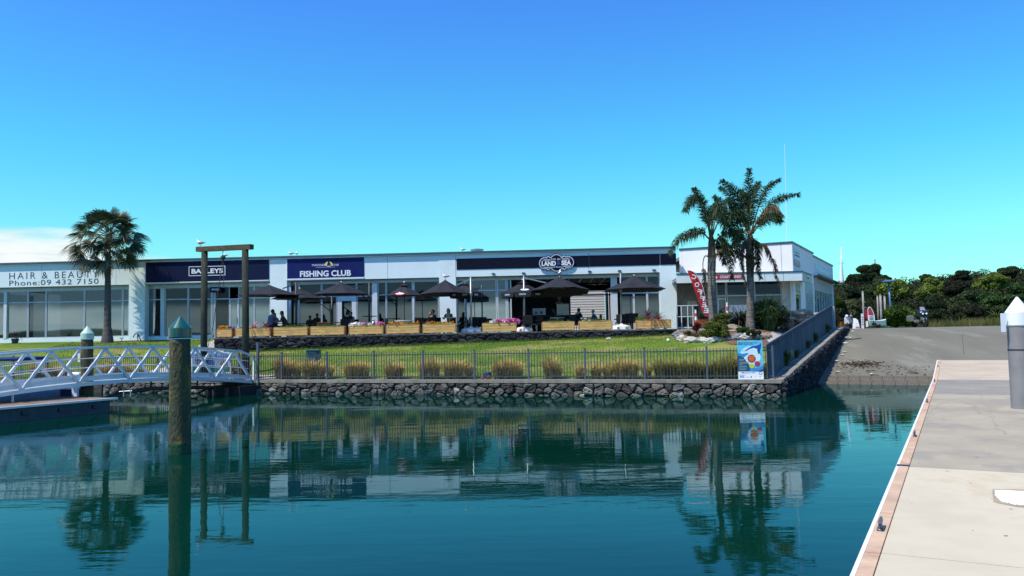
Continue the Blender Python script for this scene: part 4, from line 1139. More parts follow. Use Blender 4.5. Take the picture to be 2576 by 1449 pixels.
# posts, downpipe, flood light on the club front
dp = fxz(727, 780, 0.2)[0]
part('downpipe', MB().tube([FB + FA * dp - FN * 0.25 + ZUP * 2.45, FB + FA * dp - FN * 0.25 + ZUP * (FZ - 0.02)], 0.13, 14), M_whiteframe, shop, sm=True)
for px in (1241, 1317, 1483, 1558, 1645):
    s0, z0 = fxz(px, 683 if px < 1400 else 678)
    part('wall_lamp', fbox(MB(), s0 - 0.10, s0 + 0.10, -0.14, -0.005, FZ + 0.12, FZ + 0.17), M_darkmetal, shop)
# ceiling battens and fan inside the open cafe
for px in (1375, 1402, 1430, 1460, 1490, 1520):
    s0 = fxz(px, 705, 4)[0]
    part('ceiling_batten', fbox(MB(), s0, s0 + 0.05, 1.2, 7.5, FZ - 0.06, FZ - 0.022), M_letter, shop)
fan = thing('ceiling_fan', 'four blade ceiling fan under the open cafe ceiling', 'fan', FB + FA * fxz(1503, 740, 4)[0] - FN * 4 + ZUP * (FZ - 0.4))
fc = ORG[fan.name]
part('rod', MB().tube([fc, fc + ZUP * 0.38], 0.02, 6), M_darkmetal, fan)
part('motor', MB().lathe(fc - ZUP * 0.08, [(0.05, 0), (0.12, 0.03), (0.12, 0.1), (0.04, 0.15)], 12), M_darkmetal, fan)
for k in range(4):
    th = k * math.pi / 2 + 0.3; dd = V((math.cos(th), math.sin(th), 0))
    part('blade', MB().bar(fc + dd * 0.1, fc + dd * 0.68, 0.13, 0.012), M_frame, fan)
# bright yard seen through the cafe: white slatted fence behind the building
yf = thing('slatted_screen', 'white horizontal slat screen seen through the back of the cafe', 'screen', FB + FA * (op0 + 2) - FN * 11 + ZUP * TZ)
for i in range(17):
    z = TZ + 0.1 + i * 0.19
    part('slat', fbox(MB(), op0 - 0.5, op0 + 2.6, 11.0, 11.03, z, z + 0.15), M_letter, yf)
part('backing', fbox(MB(), op0 - 0.5, op0 + 2.6, 11.1, 11.13, TZ, TZ + 3.3), M_mid, yf)
part('end_wall', fbox(MB(), op0 + 2.65, op1 + 1.5, 11.2, 11.3, TZ - 0.1, TZ + 3.5), M_letter, yf)
g = fbox(MB(), sL, sR + 4, 8.9, 26, TZ - 0.4, TZ - 0.01); struct('back_yard', g, M_conc)
for px in (1527, 1533):
    s0 = fxz(px, 780, 8.5)[0]
    part('back_door_frame', fbox(MB(), s0, s0 + 0.08, 8.5, 8.59, TZ, 5.35), M_dark, shop)
s0 = fxz(1436, 780, 8.5)[0]; s1 = fxz(1542, 780, 8.5)[0]
part('back_door_frame', fbox(MB(), s0, s1, 8.5, 8.58, fxz(1480, 744, 8.5)[1], fxz(1480, 741, 8.5)[1]), M_dark, shop)
# cafe counter with machines
ct = thing('service_counter', 'long black service counter inside the open cafe', 'counter', FB + FA * fxz(1360, 800, 4)[0] - FN * 4 + ZUP * TZ)
c0, c1_ = fxz(1288, 800, 4)[0], fxz(1435, 800, 4)[0]
part('front', fbox(MB(), c0, c1_, 4.0, 4.6, floorz, floorz + 1.0), M_dark, ct)
part('worktop', fbox(MB(), c0 - 0.03, c1_ + 0.03, 3.94, 4.66, floorz + 1.003, floorz + 1.05), M_mid, ct)
cm = thing('coffee_machine', 'shiny two group coffee machine standing on the cafe counter', 'coffee machine', FB + FA * fxz(1358, 790, 4.2)[0] - FN * 4.2 + ZUP * (floorz + 1.05))
a0, a1 = fxz(1340, 800, 4.1)[0], fxz(1373, 800, 4.1)[0]
part('body', fbox(MB(), a0, a1, 4.1, 4.5, floorz + 1.1, floorz + 1.5), M_alu, cm)
part('group_head', fbox(MB(), lerp(a0, a1, .2), lerp(a0, a1, .35), 4.0, 4.097, floorz + 1.18, floorz + 1.32), M_darkmetal, cm)
part('group_head', fbox(MB(), lerp(a0, a1, .6), lerp(a0, a1, .75), 4.0, 4.097, floorz + 1.18, floorz + 1.32), M_darkmetal, cm)
part('cup_rail', fbox(MB(), a0, a1, 4.1, 4.5, floorz + 1.503, floorz + 1.53), M_letter, cm)
for k in range(4): part('foot', fbox(MB(), lerp(a0, a1, .1 + .8 * (k % 2)), lerp(a0, a1, .14 + .8 * (k % 2)), 4.15 + .25 * (k // 2), 4.2 + .25 * (k // 2), floorz + 1.052, floorz + 1.098), M_darkmetal, cm)
dc = thing('display_cabinet', 'glass food cabinet at the right end of the cafe counter', 'cabinet', FB + FA * fxz(1418, 780, 4.2)[0] - FN * 4.2 + ZUP * (floorz + 1.05))
a0, a1 = fxz(1400, 780, 4.2)[0], fxz(1432, 780, 4.2)[0]
part('base', fbox(MB(), a0, a1, 4.1, 4.6, floorz + 1.052, floorz + 1.15), M_frame, dc)
part('glass_case', fbox(MB(), a0 + .02, a1 - .02, 4.12, 4.58, floorz + 1.153, floorz + 1.75), M_glass2, dc)
part('top', fbox(MB(), a0, a1, 4.1, 4.6, floorz + 1.753, floorz + 1.79), M_frame, dc)
# interior furniture glimpsed through the shop windows
for (px, py, w_, h_, lab) in ((45, 0, 0.9, 1.2, 'dark reception cabinet inside the hair salon window'), (500, 0, 1.7, 1.9, 'rack of pale property cards inside the estate agent window')):
    t = thing('display_stand', lab, 'stand', FB + FA * fxz(px, 800, 2)[0] - FN * 2 + ZUP * floorz)
    s0 = fxz(px, 800, 2)[0]
    part('panel', fbox(MB(), s0 - w_ / 2, s0 + w_ / 2, 2.0, 2.08, floorz, floorz + h_), M_frame, t)
    if px == 500:
        for r_ in range(6):
            for c_ in range(2):
                part('card', fbox(MB(), s0 - 0.78 + c_ * 0.8, s0 - 0.05 + c_ * 0.8, 1.985, 1.998, floorz + 0.25 + r_ * 0.27, floorz + 0.45 + r_ * 0.27), M_letter, t)

# ------------------------------------------------------------------ signs on the fascia
def face_mb(poly, lift, thick, o=None, a=FA, b=ZUP, n=FN):
    o = o or FB
    return MB().prism([o + a * x + b * z + n * lift for x, z in poly], n, thick)
def rect(s0, s1, z0, z1): return [(s0, z0), (s1, z0), (s1, z1), (s0, z1)]
def sign_board(name, label, r, m, lift=0.005, thick=0.03):
    s0, s1, z0, z1 = r
    t = thing(name, label, 'sign', FB + FA * (s0 + s1) / 2 + FN * 0.02 + ZUP * z0)
    part('board', face_mb(rect(s0, s1, z0, z1), lift, thick), m, t); return t
def letters(t, s, px0, px1, py0, py1, m, lift, bold=0.0, shear=0.0, spacing=1.0, nm='lettering'):
    s0, s1, z0, z1 = frect(px0, px1, py0, py1)
    return part(nm, text_mb(s, FB + FA * s0 + ZUP * z0, FA, ZUP, s1 - s0, z1 - z0, FN, lift, bold, shear, spacing), m, t)
t = thing('wall_lettering', 'thin black salon name and phone number on the white fascia left of the fan palm', 'sign', FB + FA * fxz(135, 700)[0] + FN * 0.01 + ZUP * FZ)
letters(t, 'HAIR & BEAUTY', 23.5, 247.5, 683.6, 700.2, M_dletter, 0.008, -0.004, spacing=1.35)
letters(t, 'Phone:09 432 7150', 23.5, 248, 703.3, 716.3, M_dletter, 0.008, 0.0, nm='phone_number', spacing=1.1)
r = frect(367.5, 677, 657, 707.5)
t = sign_board('estate_sign', 'wide dark navy sign board with white boxed name behind the hoist frame', r, M_navy)
part('edge_trim', face_mb(rect(r[0], r[1], r[2] - 0.05, r[2] - 0.003), 0.004, 0.04), M_letter, t)
s0, s1, z0, z1 = frect(475.5, 567.3, 669.6, 693.6)
for q in (rect(s0, s1, z0, z0 + 0.035), rect(s0, s1, z1 - 0.035, z1), rect(s0, s0 + 0.035, z0 + 0.036, z1 - 0.036), rect(s1 - 0.035, s1, z0 + 0.036, z1 - 0.036)):
    part('border', face_mb(q, 0.037, 0.006), M_letter, t)
letters(t, 'BAYLEYS', 482.5, 561.5, 675.6, 687.8, M_letter, 0.042, 0.035)
r = frect(723, 915.5, 650, 699)
t = sign_board('club_sign', 'royal blue fishing club sign board with yellow sun logo', r, M_blue)
for q in (rect(r[0] - 0.05, r[1] + .03, r[2] - 0.09, r[2] - 0.003), rect(r[0] - .05, r[0] - .003, r[2], r[3])):
    part('edge_trim', face_mb(q, 0.004, 0.045), M_letter, t)
letters(t, 'FISHING CLUB', 755, 883.3, 680.4, 695.6, M_letter, 0.04, 0.03)
letters(t, 'MARSDEN', 785.5, 820, 664.6, 669.4, M_letter, 0.042, 0.0, nm='logo_lettering'); letters(t, 'COVE', 834.5, 852.5, 664.2, 669, M_letter, 0.042, 0.0, nm='logo_lettering')
letters(t, 'WHANGAREI HARBOUR', 795, 843, 671.6, 673.2, M_letter, 0.042, 0.0, nm='logo_small_lettering')
s0, s1, z0, z1 = frect(816.6, 837.4, 655.6, 668)
part('logo_sun', face_mb([((s0 + s1) / 2 + (s1 - s0) / 2 * math.cos(math.pi * k / 14), z0 + (z1 - z0) * 0.88 * math.sin(math.pi * k / 14)) for k in range(15)], 0.037, 0.003), mat('sun_yellow', (0.75, 0.62, 0.03), 0.5), t)
mx = (s0 + s1) / 2
part('logo_sail', face_mb([(mx - 0.16, z0 - 0.04), (mx + 0.14, z0 - 0.04), (mx + 0.12, z0 + 0.1), (mx, z1 + 0.02)], 0.042, 0.003), M_blue, t)
part('logo_sail_edge', face_mb([(mx - 0.17, z0 - 0.02), (mx - 0.02, z1 - 0.02), (mx + 0.0, z1 + 0.03), (mx - 0.13, z0 - 0.02)], 0.047, 0.002), M_letter, t)
part('logo_hull', face_mb([(mx - 0.1, z0 - 0.055), (mx + 0.12, z0 - 0.055), (mx + 0.16, z0 - 0.02), (mx - 0.14, z0 - 0.02)], 0.047, 0.002), M_letter, t)
# cafe band and badge
s0, s1, z0, z1 = frect(1148.5, 1701, 644.3, 672)
t = thing('cafe_sign', 'long black fascia band carrying the scalloped cafe name badge', 'sign', FB + FA * (s0 + s1) / 2 + FN * 0.02 + ZUP * z0)
jj = fxz(1482, 660)[0]
part('band', face_mb(rect(s0, jj - 0.008, z0, z1), 0.005, 0.02), M_black, t); part('band', face_mb(rect(jj + 0.008, fxz(1660, 655)[0], z0, z1), 0.005, 0.02), M_black, t)
part('band', face_mb(rect(fxz(1660.6, 655)[0], s1, z0, z1), 0.025, 0.02), M_black, t)
bc = fxz(1399.8, 661.5); sc_ = fxz(1445.4, 661)[0] - bc[0]       # half width in metres
U = sc_ / 795.0
lob = [(0, 0, 345, 412), (-520, -10, 275, 292), (520, 10, 275, 296), (-350, 0, 150, 350), (340, 0, 150, 350)]
def inside(x, y, g): return any(((x - a) / (rx + g)) ** 2 + ((y - b) / (ry + g)) ** 2 <= 1 for a, b, rx, ry in lob)
def outline(g, n=96):
    out = []
    for k in range(n):
        th = 2 * math.pi * k / n; c, s = math.cos(th), math.sin(th); rr = 1100.0
        while rr > 50 and not inside(c * rr, s * rr, g): rr -= 4
        out.append((bc[0] + c * rr * U, bc[1] + s * rr * U))
    return out
bd_ = part('badge', face_mb(outline(0), 0.06, 0.05), M_navy, t)
part('badge_ring', face_mb(outline(-28), 0.112, 0.006), mat('badge_rope', (0.55, 0.6, 0.75), 0.6, var=0.3, vscale=30), bd_)
part('badge_face', face_mb(outline(-66), 0.119, 0.006), M_black, bd_)
def bl(s, x0, x1, y0, y1, m, bold=0.0, shear=0.0, nm='badge_lettering'):
    f = lambda x, y: (bc[0] + (x - 1250) * U, bc[1] + (652 - y) * U)
    (a0, b1), (a1, b0) = f(x0, y0), f(x1, y1)
    part(nm, text_mb(s, FB + FA * a0 + ZUP * b0, FA, ZUP, a1 - a0, b1 - b0, FN, 0.129, bold, shear), m, bd_)
bl('LAND', 600, 1225, 568, 785, M_letter, 0.05); bl('SEA', 1465, 1895, 548, 770, M_letter, 0.05)
bl('&', 1262, 1432, 560, 745, mat('badge_blue', (0.05, 0.09, 0.36), 0.5), 0.0)
bl('Café, Bar', 1005, 1465, 450, 540, M_letter, 0.0, 0.3); bl('and Eatery', 1005, 1520, 800, 885, M_letter, 0.0, 0.3)
for (x0, x1, y) in ((690, 985, 498), (645, 985, 538), (1495, 1800, 475), (1500, 1855, 508), (660, 990, 838), (700, 990, 872), (1540, 1890, 800), (1540, 1830, 835)):
    part('badge_line', face_mb(rect(bc[0] + (x0 - 1250) * U, bc[0] + (x1 - 1250) * U, bc[1] + (652 - y - 8) * U, bc[1] + (652 - y + 8) * U), 0.129, 0.002), M_letter, bd_)
# small hanging sign in front of the estate agent
a0, a1, z0, z1 = frect(528, 556, 722, 735.5, 0.2)
t = thing('hanging_sign', 'small dark name sign hanging under the eave beside the left hoist post', 'sign', FB + FA * a0 - FN * 0.2 + ZUP * z1)
part('board', fbox(MB(), a0, a1, 0.2, 0.23, z0, z1), M_navy, t)
part('lettering', text_mb('BAYLEYS', FB + FA * (a0 + 0.12) - FN * 0.2 + ZUP * (z0 + 0.12), FA, ZUP, a1 - a0 - 0.24, 0.12, FN, 0.004, 0.02), M_letter, t)
for k in (0.1, 0.9): part('hook', fbox(MB(), lerp(a0, a1, k), lerp(a0, a1, k) + 0.015, 0.21, 0.22, z1, FZ - 0.03), M_darkmetal, t)

# ------------------------------------------------------------------ corner block with the rescue service office
cg = thing('corner_building', 'taller white corner block with flat canopy at the right end of the shops', 'building', (14, 47, TZ))
Bp = P(1992, 607, 45.8); zB = Bp.z; Bp = V((Bp.x, Bp.y, 0))
Ap = P(1708, 625.5, 48.55); zA = Ap.z; Ap = V((Ap.x, Ap.y, 0))
Cp = P(2094, 662, 61.7); Cp = V((Cp.x, Cp.y, 0))
SDr = (Cp - Bp).normalized(); SNr = V((SDr.y, -SDr.x, 0))
def sxz(px, py, o=0.0):
    p = Pp(px, py, Bp + SNr * o, SNr); return (p - Bp).dot(SDr), p.z
UD = (Bp - Ap).normalized(); UN = V((UD.y, -UD.x, 0)); UL = (Bp - Ap).length
CY = 45.1                                                           # canopy front
ct_ = P(1860, 684.5, CY).z; cb_ = P(1860, 709, CY).z
cx0, cx1 = P(1702.5, 700, CY).x, P(2018, 692, CY).x
zU = ct_ + 0.0
sStep = sxz(2046, 660)[0]; sEnd = (Cp - Bp).length
zS2 = sxz(2047.5, 643)[1]
def panel(mb_pts, thick, n): return MB().prism(mb_pts, n, thick)
# upper front: panels with open joints
for a, b in ((0.0, 0.16), (0.17, UL * 0.905), (UL * 0.905 + 0.02, UL)):
    za, zb = lerp(zA, zB, a / UL), lerp(zA, zB, b / UL)
    part('upper_panel', panel([Ap + UD * a + ZUP * zU, Ap + UD * b + ZUP * zU, Ap + UD * b + ZUP * (zb - 0.1), Ap + UD * a + ZUP * (za - 0.1)], 0.2, -UN), mat('warm_white_render', (0.86, 0.86, 0.86), 0.8, var=0.03, vscale=1), cg)
M_cg = MATS['warm_white_render']
q = [Ap + ZUP * (zA - 0.097), Bp + ZUP * (zB - 0.097), Bp + ZUP * zB, Ap + ZUP * zA]
part('parapet_cap', MB().prism([p + UN * 0.05 for p in q], -UN, 0.35), M_roofcap, cg)
def side_panel(s0, s1, z0, z1, name='side_wall', m=None, lift=0.0, th=0.2, par=None):
    o = Bp + SNr * lift
    return part(name, MB().prism([o + SDr * s0 + ZUP * z0, o + SDr * s1 + ZUP * z0, o + SDr * s1 + ZUP * z1, o + SDr * s0 + ZUP * z1], -SNr, th), m or M_cg, par or cg)
side_panel(0.0, sStep, 4.6, zB - 0.1); side_panel(0.0, sStep + 0.0, zB - 0.097, zB, 'parapet_cap', M_roofcap, 0.05, 0.35)
side_panel(sStep + 0.003, sEnd, 4.9, zS2 - 0.1, lift=-0.0); side_panel(sStep + 0.003, sEnd + 0.05, zS2 - 0.097, zS2, 'parapet_cap', M_roofcap, 0.05, 0.35)
# lower side wall: pieces around a window, the louvres and the glazed shop front
w0, wz0 = sxz(2003.5, 784); w1, wz1 = sxz(2013, 714)
l0, lz0 = sxz(2028, 784); l1, lz1 = sxz(2043.5, 712)
g0, gz0 = sxz(2051, 790); g1_, gz1 = sxz(2093, 713)
GB = 2.3
side_panel(0, w0, GB, 4.597); side_panel(w0, w1, GB, wz0); side_panel(w0, w1, wz1, 4.597)
side_panel(w1, l0, GB, 4.597); side_panel(l0, l1, GB, lz0); side_panel(l0, l1, lz1, 4.597); side_panel(l1, g0, GB, 4.597)
side_panel(g0, g1_, GB, gz0); side_panel(g0, g1_, gz1 , 4.897); side_panel(g1_, sEnd, GB, 4.897)
side_panel(w0, w1, wz0, wz1, 'pane', M_glass2, -0.06, 0.01)
side_panel(w0, w1, lerp(wz0, wz1, .62), lerp(wz0, wz1, .62) + 0.06, 'transom', M_whiteframe, -0.03, 0.05)
k = 14
for i in range(k):
    za = lerp(lz0, lz1, i / k); side_panel(l0, l1, za, za + (lz1 - lz0) / k * 0.8, 'louvre', M_frame, 0.02, 0.05)
nn = 7
for i in range(nn):
    a, b = lerp(g0, g1_, i / nn), lerp(g0, g1_, (i + 1) / nn)
    side_panel(a + 0.05, b, gz0, gz1, 'pane', M_glass2, -0.08, 0.01); side_panel(a, a + 0.05, gz0, gz1, 'mullion', M_whiteframe, -0.02, 0.1)
side_panel(g0 - 0.1, sEnd + 1.0, gz1 + 0.02, gz1 + 0.09, 'awning', M_roofcap, 0.5, 0.5)
# interior volume, rear and roof
inn = [Bp - SNr * 0.6 + SDr * 0.8, Bp - SNr * 0.6 + SDr * (sEnd - 0.3), Bp - SNr * 5.6 + SDr * (sEnd - 0.3), Bp - SNr * 5.6 + SDr * 0.8]
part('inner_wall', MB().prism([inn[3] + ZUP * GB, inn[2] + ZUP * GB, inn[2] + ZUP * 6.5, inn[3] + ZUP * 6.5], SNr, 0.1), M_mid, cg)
rr = [Ap + ZUP * 0, Bp + ZUP * 0, Bp + SDr * sEnd, Bp + SDr * sEnd - SNr * 8, Ap + V((0.4, 9, 0))]
part('roof', MB().prism([V((p.x, p.y, zS2 - 0.5)) - (SNr * 0.0) for p in [Ap - UN * 0.25, Bp - UN * 0.25 - SNr * 0.25, Bp + SDr * (sEnd - .2) - SNr * 0.25, Bp + SDr * (sEnd - .2) - SNr * 8, Ap + V((0.4, 9, 0))]], ZUP, 0.2), M_soffit, cg)
e = Bp + SDr * sEnd
part('rear_wall', MB().prism([e + ZUP * GB, e - SNr * 8 + ZUP * GB, e - SNr * 8 + ZUP * (zS2 - .1), e + ZUP * (zS2 - .1)], -SDr, 0.2), M_cg, cg)
# canopy
part('canopy_fascia', MB().box(cx0, cx1 - 0.0, CY, CY + 0.12, cb_, ct_ - 0.075), M_fascia, cg)
part('canopy_cap', MB().box(cx0, cx1 + 0.03, CY - 0.03, CY + 0.2, ct_ - 0.07, ct_), M_roofcap, cg)
ce = V((cx1, CY, 0)); cd_ = SDr; cl = 3.6
sdp = [ce + ZUP * cb_, ce + cd_ * cl + ZUP * cb_, ce + cd_ * cl + ZUP * (ct_ - 0.075), ce + ZUP * (ct_ - 0.075)]
part('canopy_side', MB().prism([p - SNr * 0.005 for p in sdp], -SNr, 0.12), mat('canopy_side_grey', (0.55, 0.60, 0.55), 0.8), cg)
part('canopy_cap', MB().prism([ce + cd_ * 0.23 + ZUP * (ct_ - 0.07) + SNr * .03, ce + cd_ * cl + ZUP * (ct_ - 0.07) + SNr * .03, ce + cd_ * cl + ZUP * (ct_ - 0.002) + SNr * .03, ce + cd_ * 0.23 + ZUP * (ct_ - 0.002) + SNr * .03], -SNr, 0.2), M_roofcap, cg)
roofp = [V((cx0, CY + 0.13, 0)), V((cx1 - 0.14, CY + 0.13, 0)), ce + cd_ * cl - SNr * 0.14, V((Ap.x - 0.5, 49.5, 0))]
part('canopy_roof', MB().prism([V((p.x, p.y, cb_ + 0.12)) for p in roofp], ZUP, 0.2), M_soffit, cg)
for px in (1781, 1924, 1971):
    xx = P(px, 697, CY).x; part('panel_joint', MB().box(xx - 0.008, xx + 0.008, CY - 0.004, CY + 0.001, cb_, ct_ - 0.075), M_joint, cg)
# lower front walls under the canopy
LY = 46.6
def lrect(px0, px1, py0, py1, Y): return P(px0, (py0 + py1) / 2, Y).x, P(px1, (py0 + py1) / 2, Y).x, P((px0 + px1) / 2, py1, Y).z, P((px0 + px1) / 2, py0, Y).z
x0, x1, _, _ = lrect(1967.5, 1999.5, 715, 790, LY)
part('front_wall', MB().box(x0, x1, LY, LY + 0.2, GB - 0.3, cb_ + 0.11), M_cg, cg)
x0b, x1b, _, _ = lrect(1700, 1786, 715, 790, 48.4)
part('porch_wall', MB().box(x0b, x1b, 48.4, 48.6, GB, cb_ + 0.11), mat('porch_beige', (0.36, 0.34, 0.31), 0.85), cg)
xw0, xw1, zw0, zw1 = lrect(1802, 1967, 716, 796, LY)
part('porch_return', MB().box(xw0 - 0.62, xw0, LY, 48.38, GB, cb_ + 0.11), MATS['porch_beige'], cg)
part('base_wall', MB().box(xw0, x0, LY, LY + 0.2, GB - 0.3, TZ + 0.05), M_cg, cg)
zt_ = P(1885, 743, LY).z
for a, b in ((1803, 1827), (1828.5, 1897), (1898.5, 1966.5)):
    xa, xb, _, _ = lrect(a, b, 716, 796, LY)
    f = MB().box(xa, xa + 0.05, LY, LY + 0.1, TZ + 0.05, cb_ + 0.1).box(xb - 0.05, xb, LY, LY + 0.1, TZ + 0.05, cb_ + 0.1).box(xa + .05, xb - .05, LY - 0.01, LY + 0.1, zt_ - 0.035, zt_ + 0.035)
    fo = part('window', f, M_whiteframe, cg)
    for za, zb in ((TZ + 0.06, zt_ - 0.036), (zt_ + 0.036, cb_ + 0.1)): part('pane', MB().box(xa + 0.05, xb - 0.05, LY + 0.03, LY + 0.04, za, zb), M_glass2, fo)
    if a > 1820:
        for j in range(4 if a < 1890 else 2):
            xx = lerp(xa, xb, 0.08 + 0.17 * j) if a < 1890 else lerp(xa, xb, 0.62 + .2 * j)
            part('notice', MB().box(xx, xx + 0.24, LY + 0.022, LY + 0.028, zt_ - 0.95 - .1 * (j % 2), zt_ - 0.55), M_letter, fo)
xa, xb, za, zb = lrect(1805.5, 1826, 750, 808, LY)
part('door', MB().box(xa, xa + 0.06, LY - 0.05, LY - 0.012, TZ, zb).box(xb - 0.06, xb, LY - 0.05, LY - 0.012, TZ, zb).box(xa + .06, xb - .06, LY - 0.05, LY - 0.012, zb - 0.08, zb), M_whiteframe, cg)
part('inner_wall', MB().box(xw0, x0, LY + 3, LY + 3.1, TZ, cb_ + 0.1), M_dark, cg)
part('floor', MB().box(xw0, x0, LY + 0.2, LY + 3, TZ - 0.3, TZ), M_mid, cg)
part('canopy_lamp', MB().box(x0 + 0.45, x0 + 0.7, LY - 0.25, LY - 0.02, cb_ + 0.02, cb_ + 0.1), M_alu, cg)
# signs
a0, a1, z0, z1 = lrect(1800, 1872, 690.5, 702, CY)
t = thing('rescue_sign', 'small red arrow ended rescue service sign on the canopy between the palms', 'sign', ((a0 + a1) / 2, CY - 0.02, z0))
part('board', MB().prism([V((a0 - 0.02, CY - 0.004, z1)), V((a0 + 0.14, CY - 0.004, (z0 + z1) / 2)), V((a0 - 0.02, CY - 0.004, z0)), V((a1 - 0.1, CY - 0.004, z0)), V((a1 + 0.06, CY - 0.004, (z0 + z1) / 2)), V((a1 - 0.1, CY - 0.004, z1))], V((0, -1, 0)), 0.02), M_red, t)
part('lettering', text_mb('COASTGUARD', V((a0 + 0.24, CY, z0 + 0.055)), V((1, 0, 0)), ZUP, a1 - a0 - 0.42, z1 - z0 - 0.11, V((0, -1, 0)), 0.028, 0.03), M_letter, t)
def side_sign(name, lab, px0, px1, py0, py1, pieces):
    sa, za = sxz(px0, py1); sb, zb = sxz(px1, (py0 + py1) / 2 + 0); zb = sxz((px0 + px1) / 2, py0)[1]; za = sxz((px0 + px1) / 2, py1)[1]
    t = thing(name, lab, 'sign', Bp + SDr * (sa + sb) / 2 + ZUP * za)
    for (nm, u0, u1, v0, v1, m, l) in pieces:
        s0, s1, z0, z1 = lerp(sa, sb, u0), lerp(sa, sb, u1), lerp(za, zb, v0), lerp(za, zb, v1)
        o = Bp + SNr * (0.004 + l); part(nm, MB().prism([o + SDr * s0 + ZUP * z0, o + SDr * s1 + ZUP * z0, o + SDr * s1 + ZUP * z1, o + SDr * s0 + ZUP * z1], SNr, 0.012), m, t)
    return t
M_lil = mat('pale_sign', (0.62, 0.66, 0.80), 0.5)
M_or = mat('faded_orange_print', (0.55, 0.32, 0.24), 0.6, var=0.3, vscale=6)
side_sign('wall_sign', 'pale square sign with boxed print high on the corner side wall', 1996.5, 2012, 626, 655, [('board', 0, 1, 0, 1, M_lil, 0), ('print', .15, .85, .35, .45, M_joint, 0.014), ('print', .15, .85, .62, .67, M_joint, 0.014), ('print', .2, .8, .82, .92, M_frame, 0.014)])
side_sign('wall_sign', 'faded pinkish sign below the pale square one on the corner side wall', 1997, 2012, 656, 670.5, [('board', 0, 1, 0, 1, M_or, 0), ('print', .1, .9, .6, .75, M_lil, 0.014), ('print', .1, .9, .25, .35, M_lil, 0.014)])
side_sign('shop_sign', 'large white sign with red lower half above the glazed side shopfront', 2051.5, 2092, 672, 708, [('board', 0, 1, 0, 1, M_lil, 0), ('red_field', .12, 1, 0.02, .42, M_red, 0.014), ('print', .15, .85, .55, .75, M_letter, 0.014), ('print', .35, .9, .12, .3, M_letter, 0.028)])
cs = Pp(2032, 694, ce, SNr); s_c = (cs - ce).dot(SDr)
t = thing('canopy_sign', 'small grey name plate on the side of the flat canopy', 'sign', cs)
part('board', MB().obox(V((ce.x, ce.y, 0)), SDr, SNr, ZUP, s_c - 0.45, s_c + 0.45, 0.0, 0.02, cb_ + 0.12, ct_ - 0.15), M_frame, t)
part('print', MB().obox(V((ce.x, ce.y, 0)), SDr, SNr, ZUP, s_c - 0.3, s_c + 0.3, 0.0205, 0.024, cb_ + 0.2, cb_ + 0.3), M_joint, t)
# roof aerials
tA = P(1973.5, 362, 52); bA_ = P(1980, 606, 52)
t = thing('radio_aerial', 'very tall thin white whip aerial on the corner block roof', 'aerial', (bA_.x, 52, zS2 - 0.3))
mids = lerp(bA_, tA, 0.55)
part('lower_tube', MB().tube([V((bA_.x, 52, zS2 - 0.3)), lerp(bA_, tA, 0.4)], 0.022, 6), M_letter, t)
part('whip', MB().tube([lerp(bA_, tA, 0.4), tA], [0.014, 0.010], 6), M_letter, t)
vt = P(1200, 630, 52)
t = thing('roof_vent', 'low round metal vent on the roof above the terrace seats', 'vent', (vt.x, 52, vt.z - 0.3))
part('drum', MB().lathe((vt.x, 52, vt.z - 0.5), [(0.4, 0), (0.4, 0.5)], 16), M_alu, t); part('cowl', MB().lathe((vt.x, 52, vt.z + 0.003), [(0.45, 0), (0.45, 0.06), (0.1, 0.12)], 16), M_alu, t)

# ------------------------------------------------------------------ umbrellas
def canopy_mb(c, r, h, n=8, z=0.0, rot=0.39, tilt=0.0):
    mb = MB(); rings = [(0.0, h), (0.12, h * 0.93), (0.45, h * 0.56), (0.75, h * 0.24), (1.0, 0.0)]
    for k, (f, hh) in enumerate(rings):
        for j in range(n * 2):
            a = rot + math.pi * j / n; mid = j % 2
            rr = r * f * (1 if not mid else math.cos(math.pi / n) * (0.985 if f > 0.5 else 1))
            sag = -0.03 * f * r / 1.6 if mid and 0.1 < f < 0.99 else 0
            x, y = rr * math.cos(a), rr * math.sin(a)
            mb.v.append((c.x + x, c.y + y, c.z + hh + sag - tilt * y))
    m = n * 2
    for k in range(len(rings) - 1):
        for j in range(m):
            q = (j + 1) % m; mb.f.append((k * m + j, (k + 1) * m + j, (k + 1) * m + q, k * m + q))
    return mb
def ribs(t, c, r, h, n=8, rot=0.39, tilt=0.0, hub=0.55):
    hb = c + ZUP * (h - hub)
    for j in range(n):
        a = rot + 2 * math.pi * j / n; d = V((math.cos(a), math.sin(a), 0))
        e1 = c + d * r * 0.97 + ZUP * (-0.025 - tilt * d.y * r); tp = c + ZUP * (h * 0.93)
        o = part('rib', MB().bar(tp + d * 0.1 - ZUP * 0.05, e1, 0.02, 0.02), M_darkmetal, t)
        m_ = c + d * r * 0.5 + ZUP * (h * 0.5 - 0.06 - tilt * d.y * r * .5)
        part('strut', MB().bar(hb, m_, 0.016, 0.016), M_frame, o)
UMB = 0
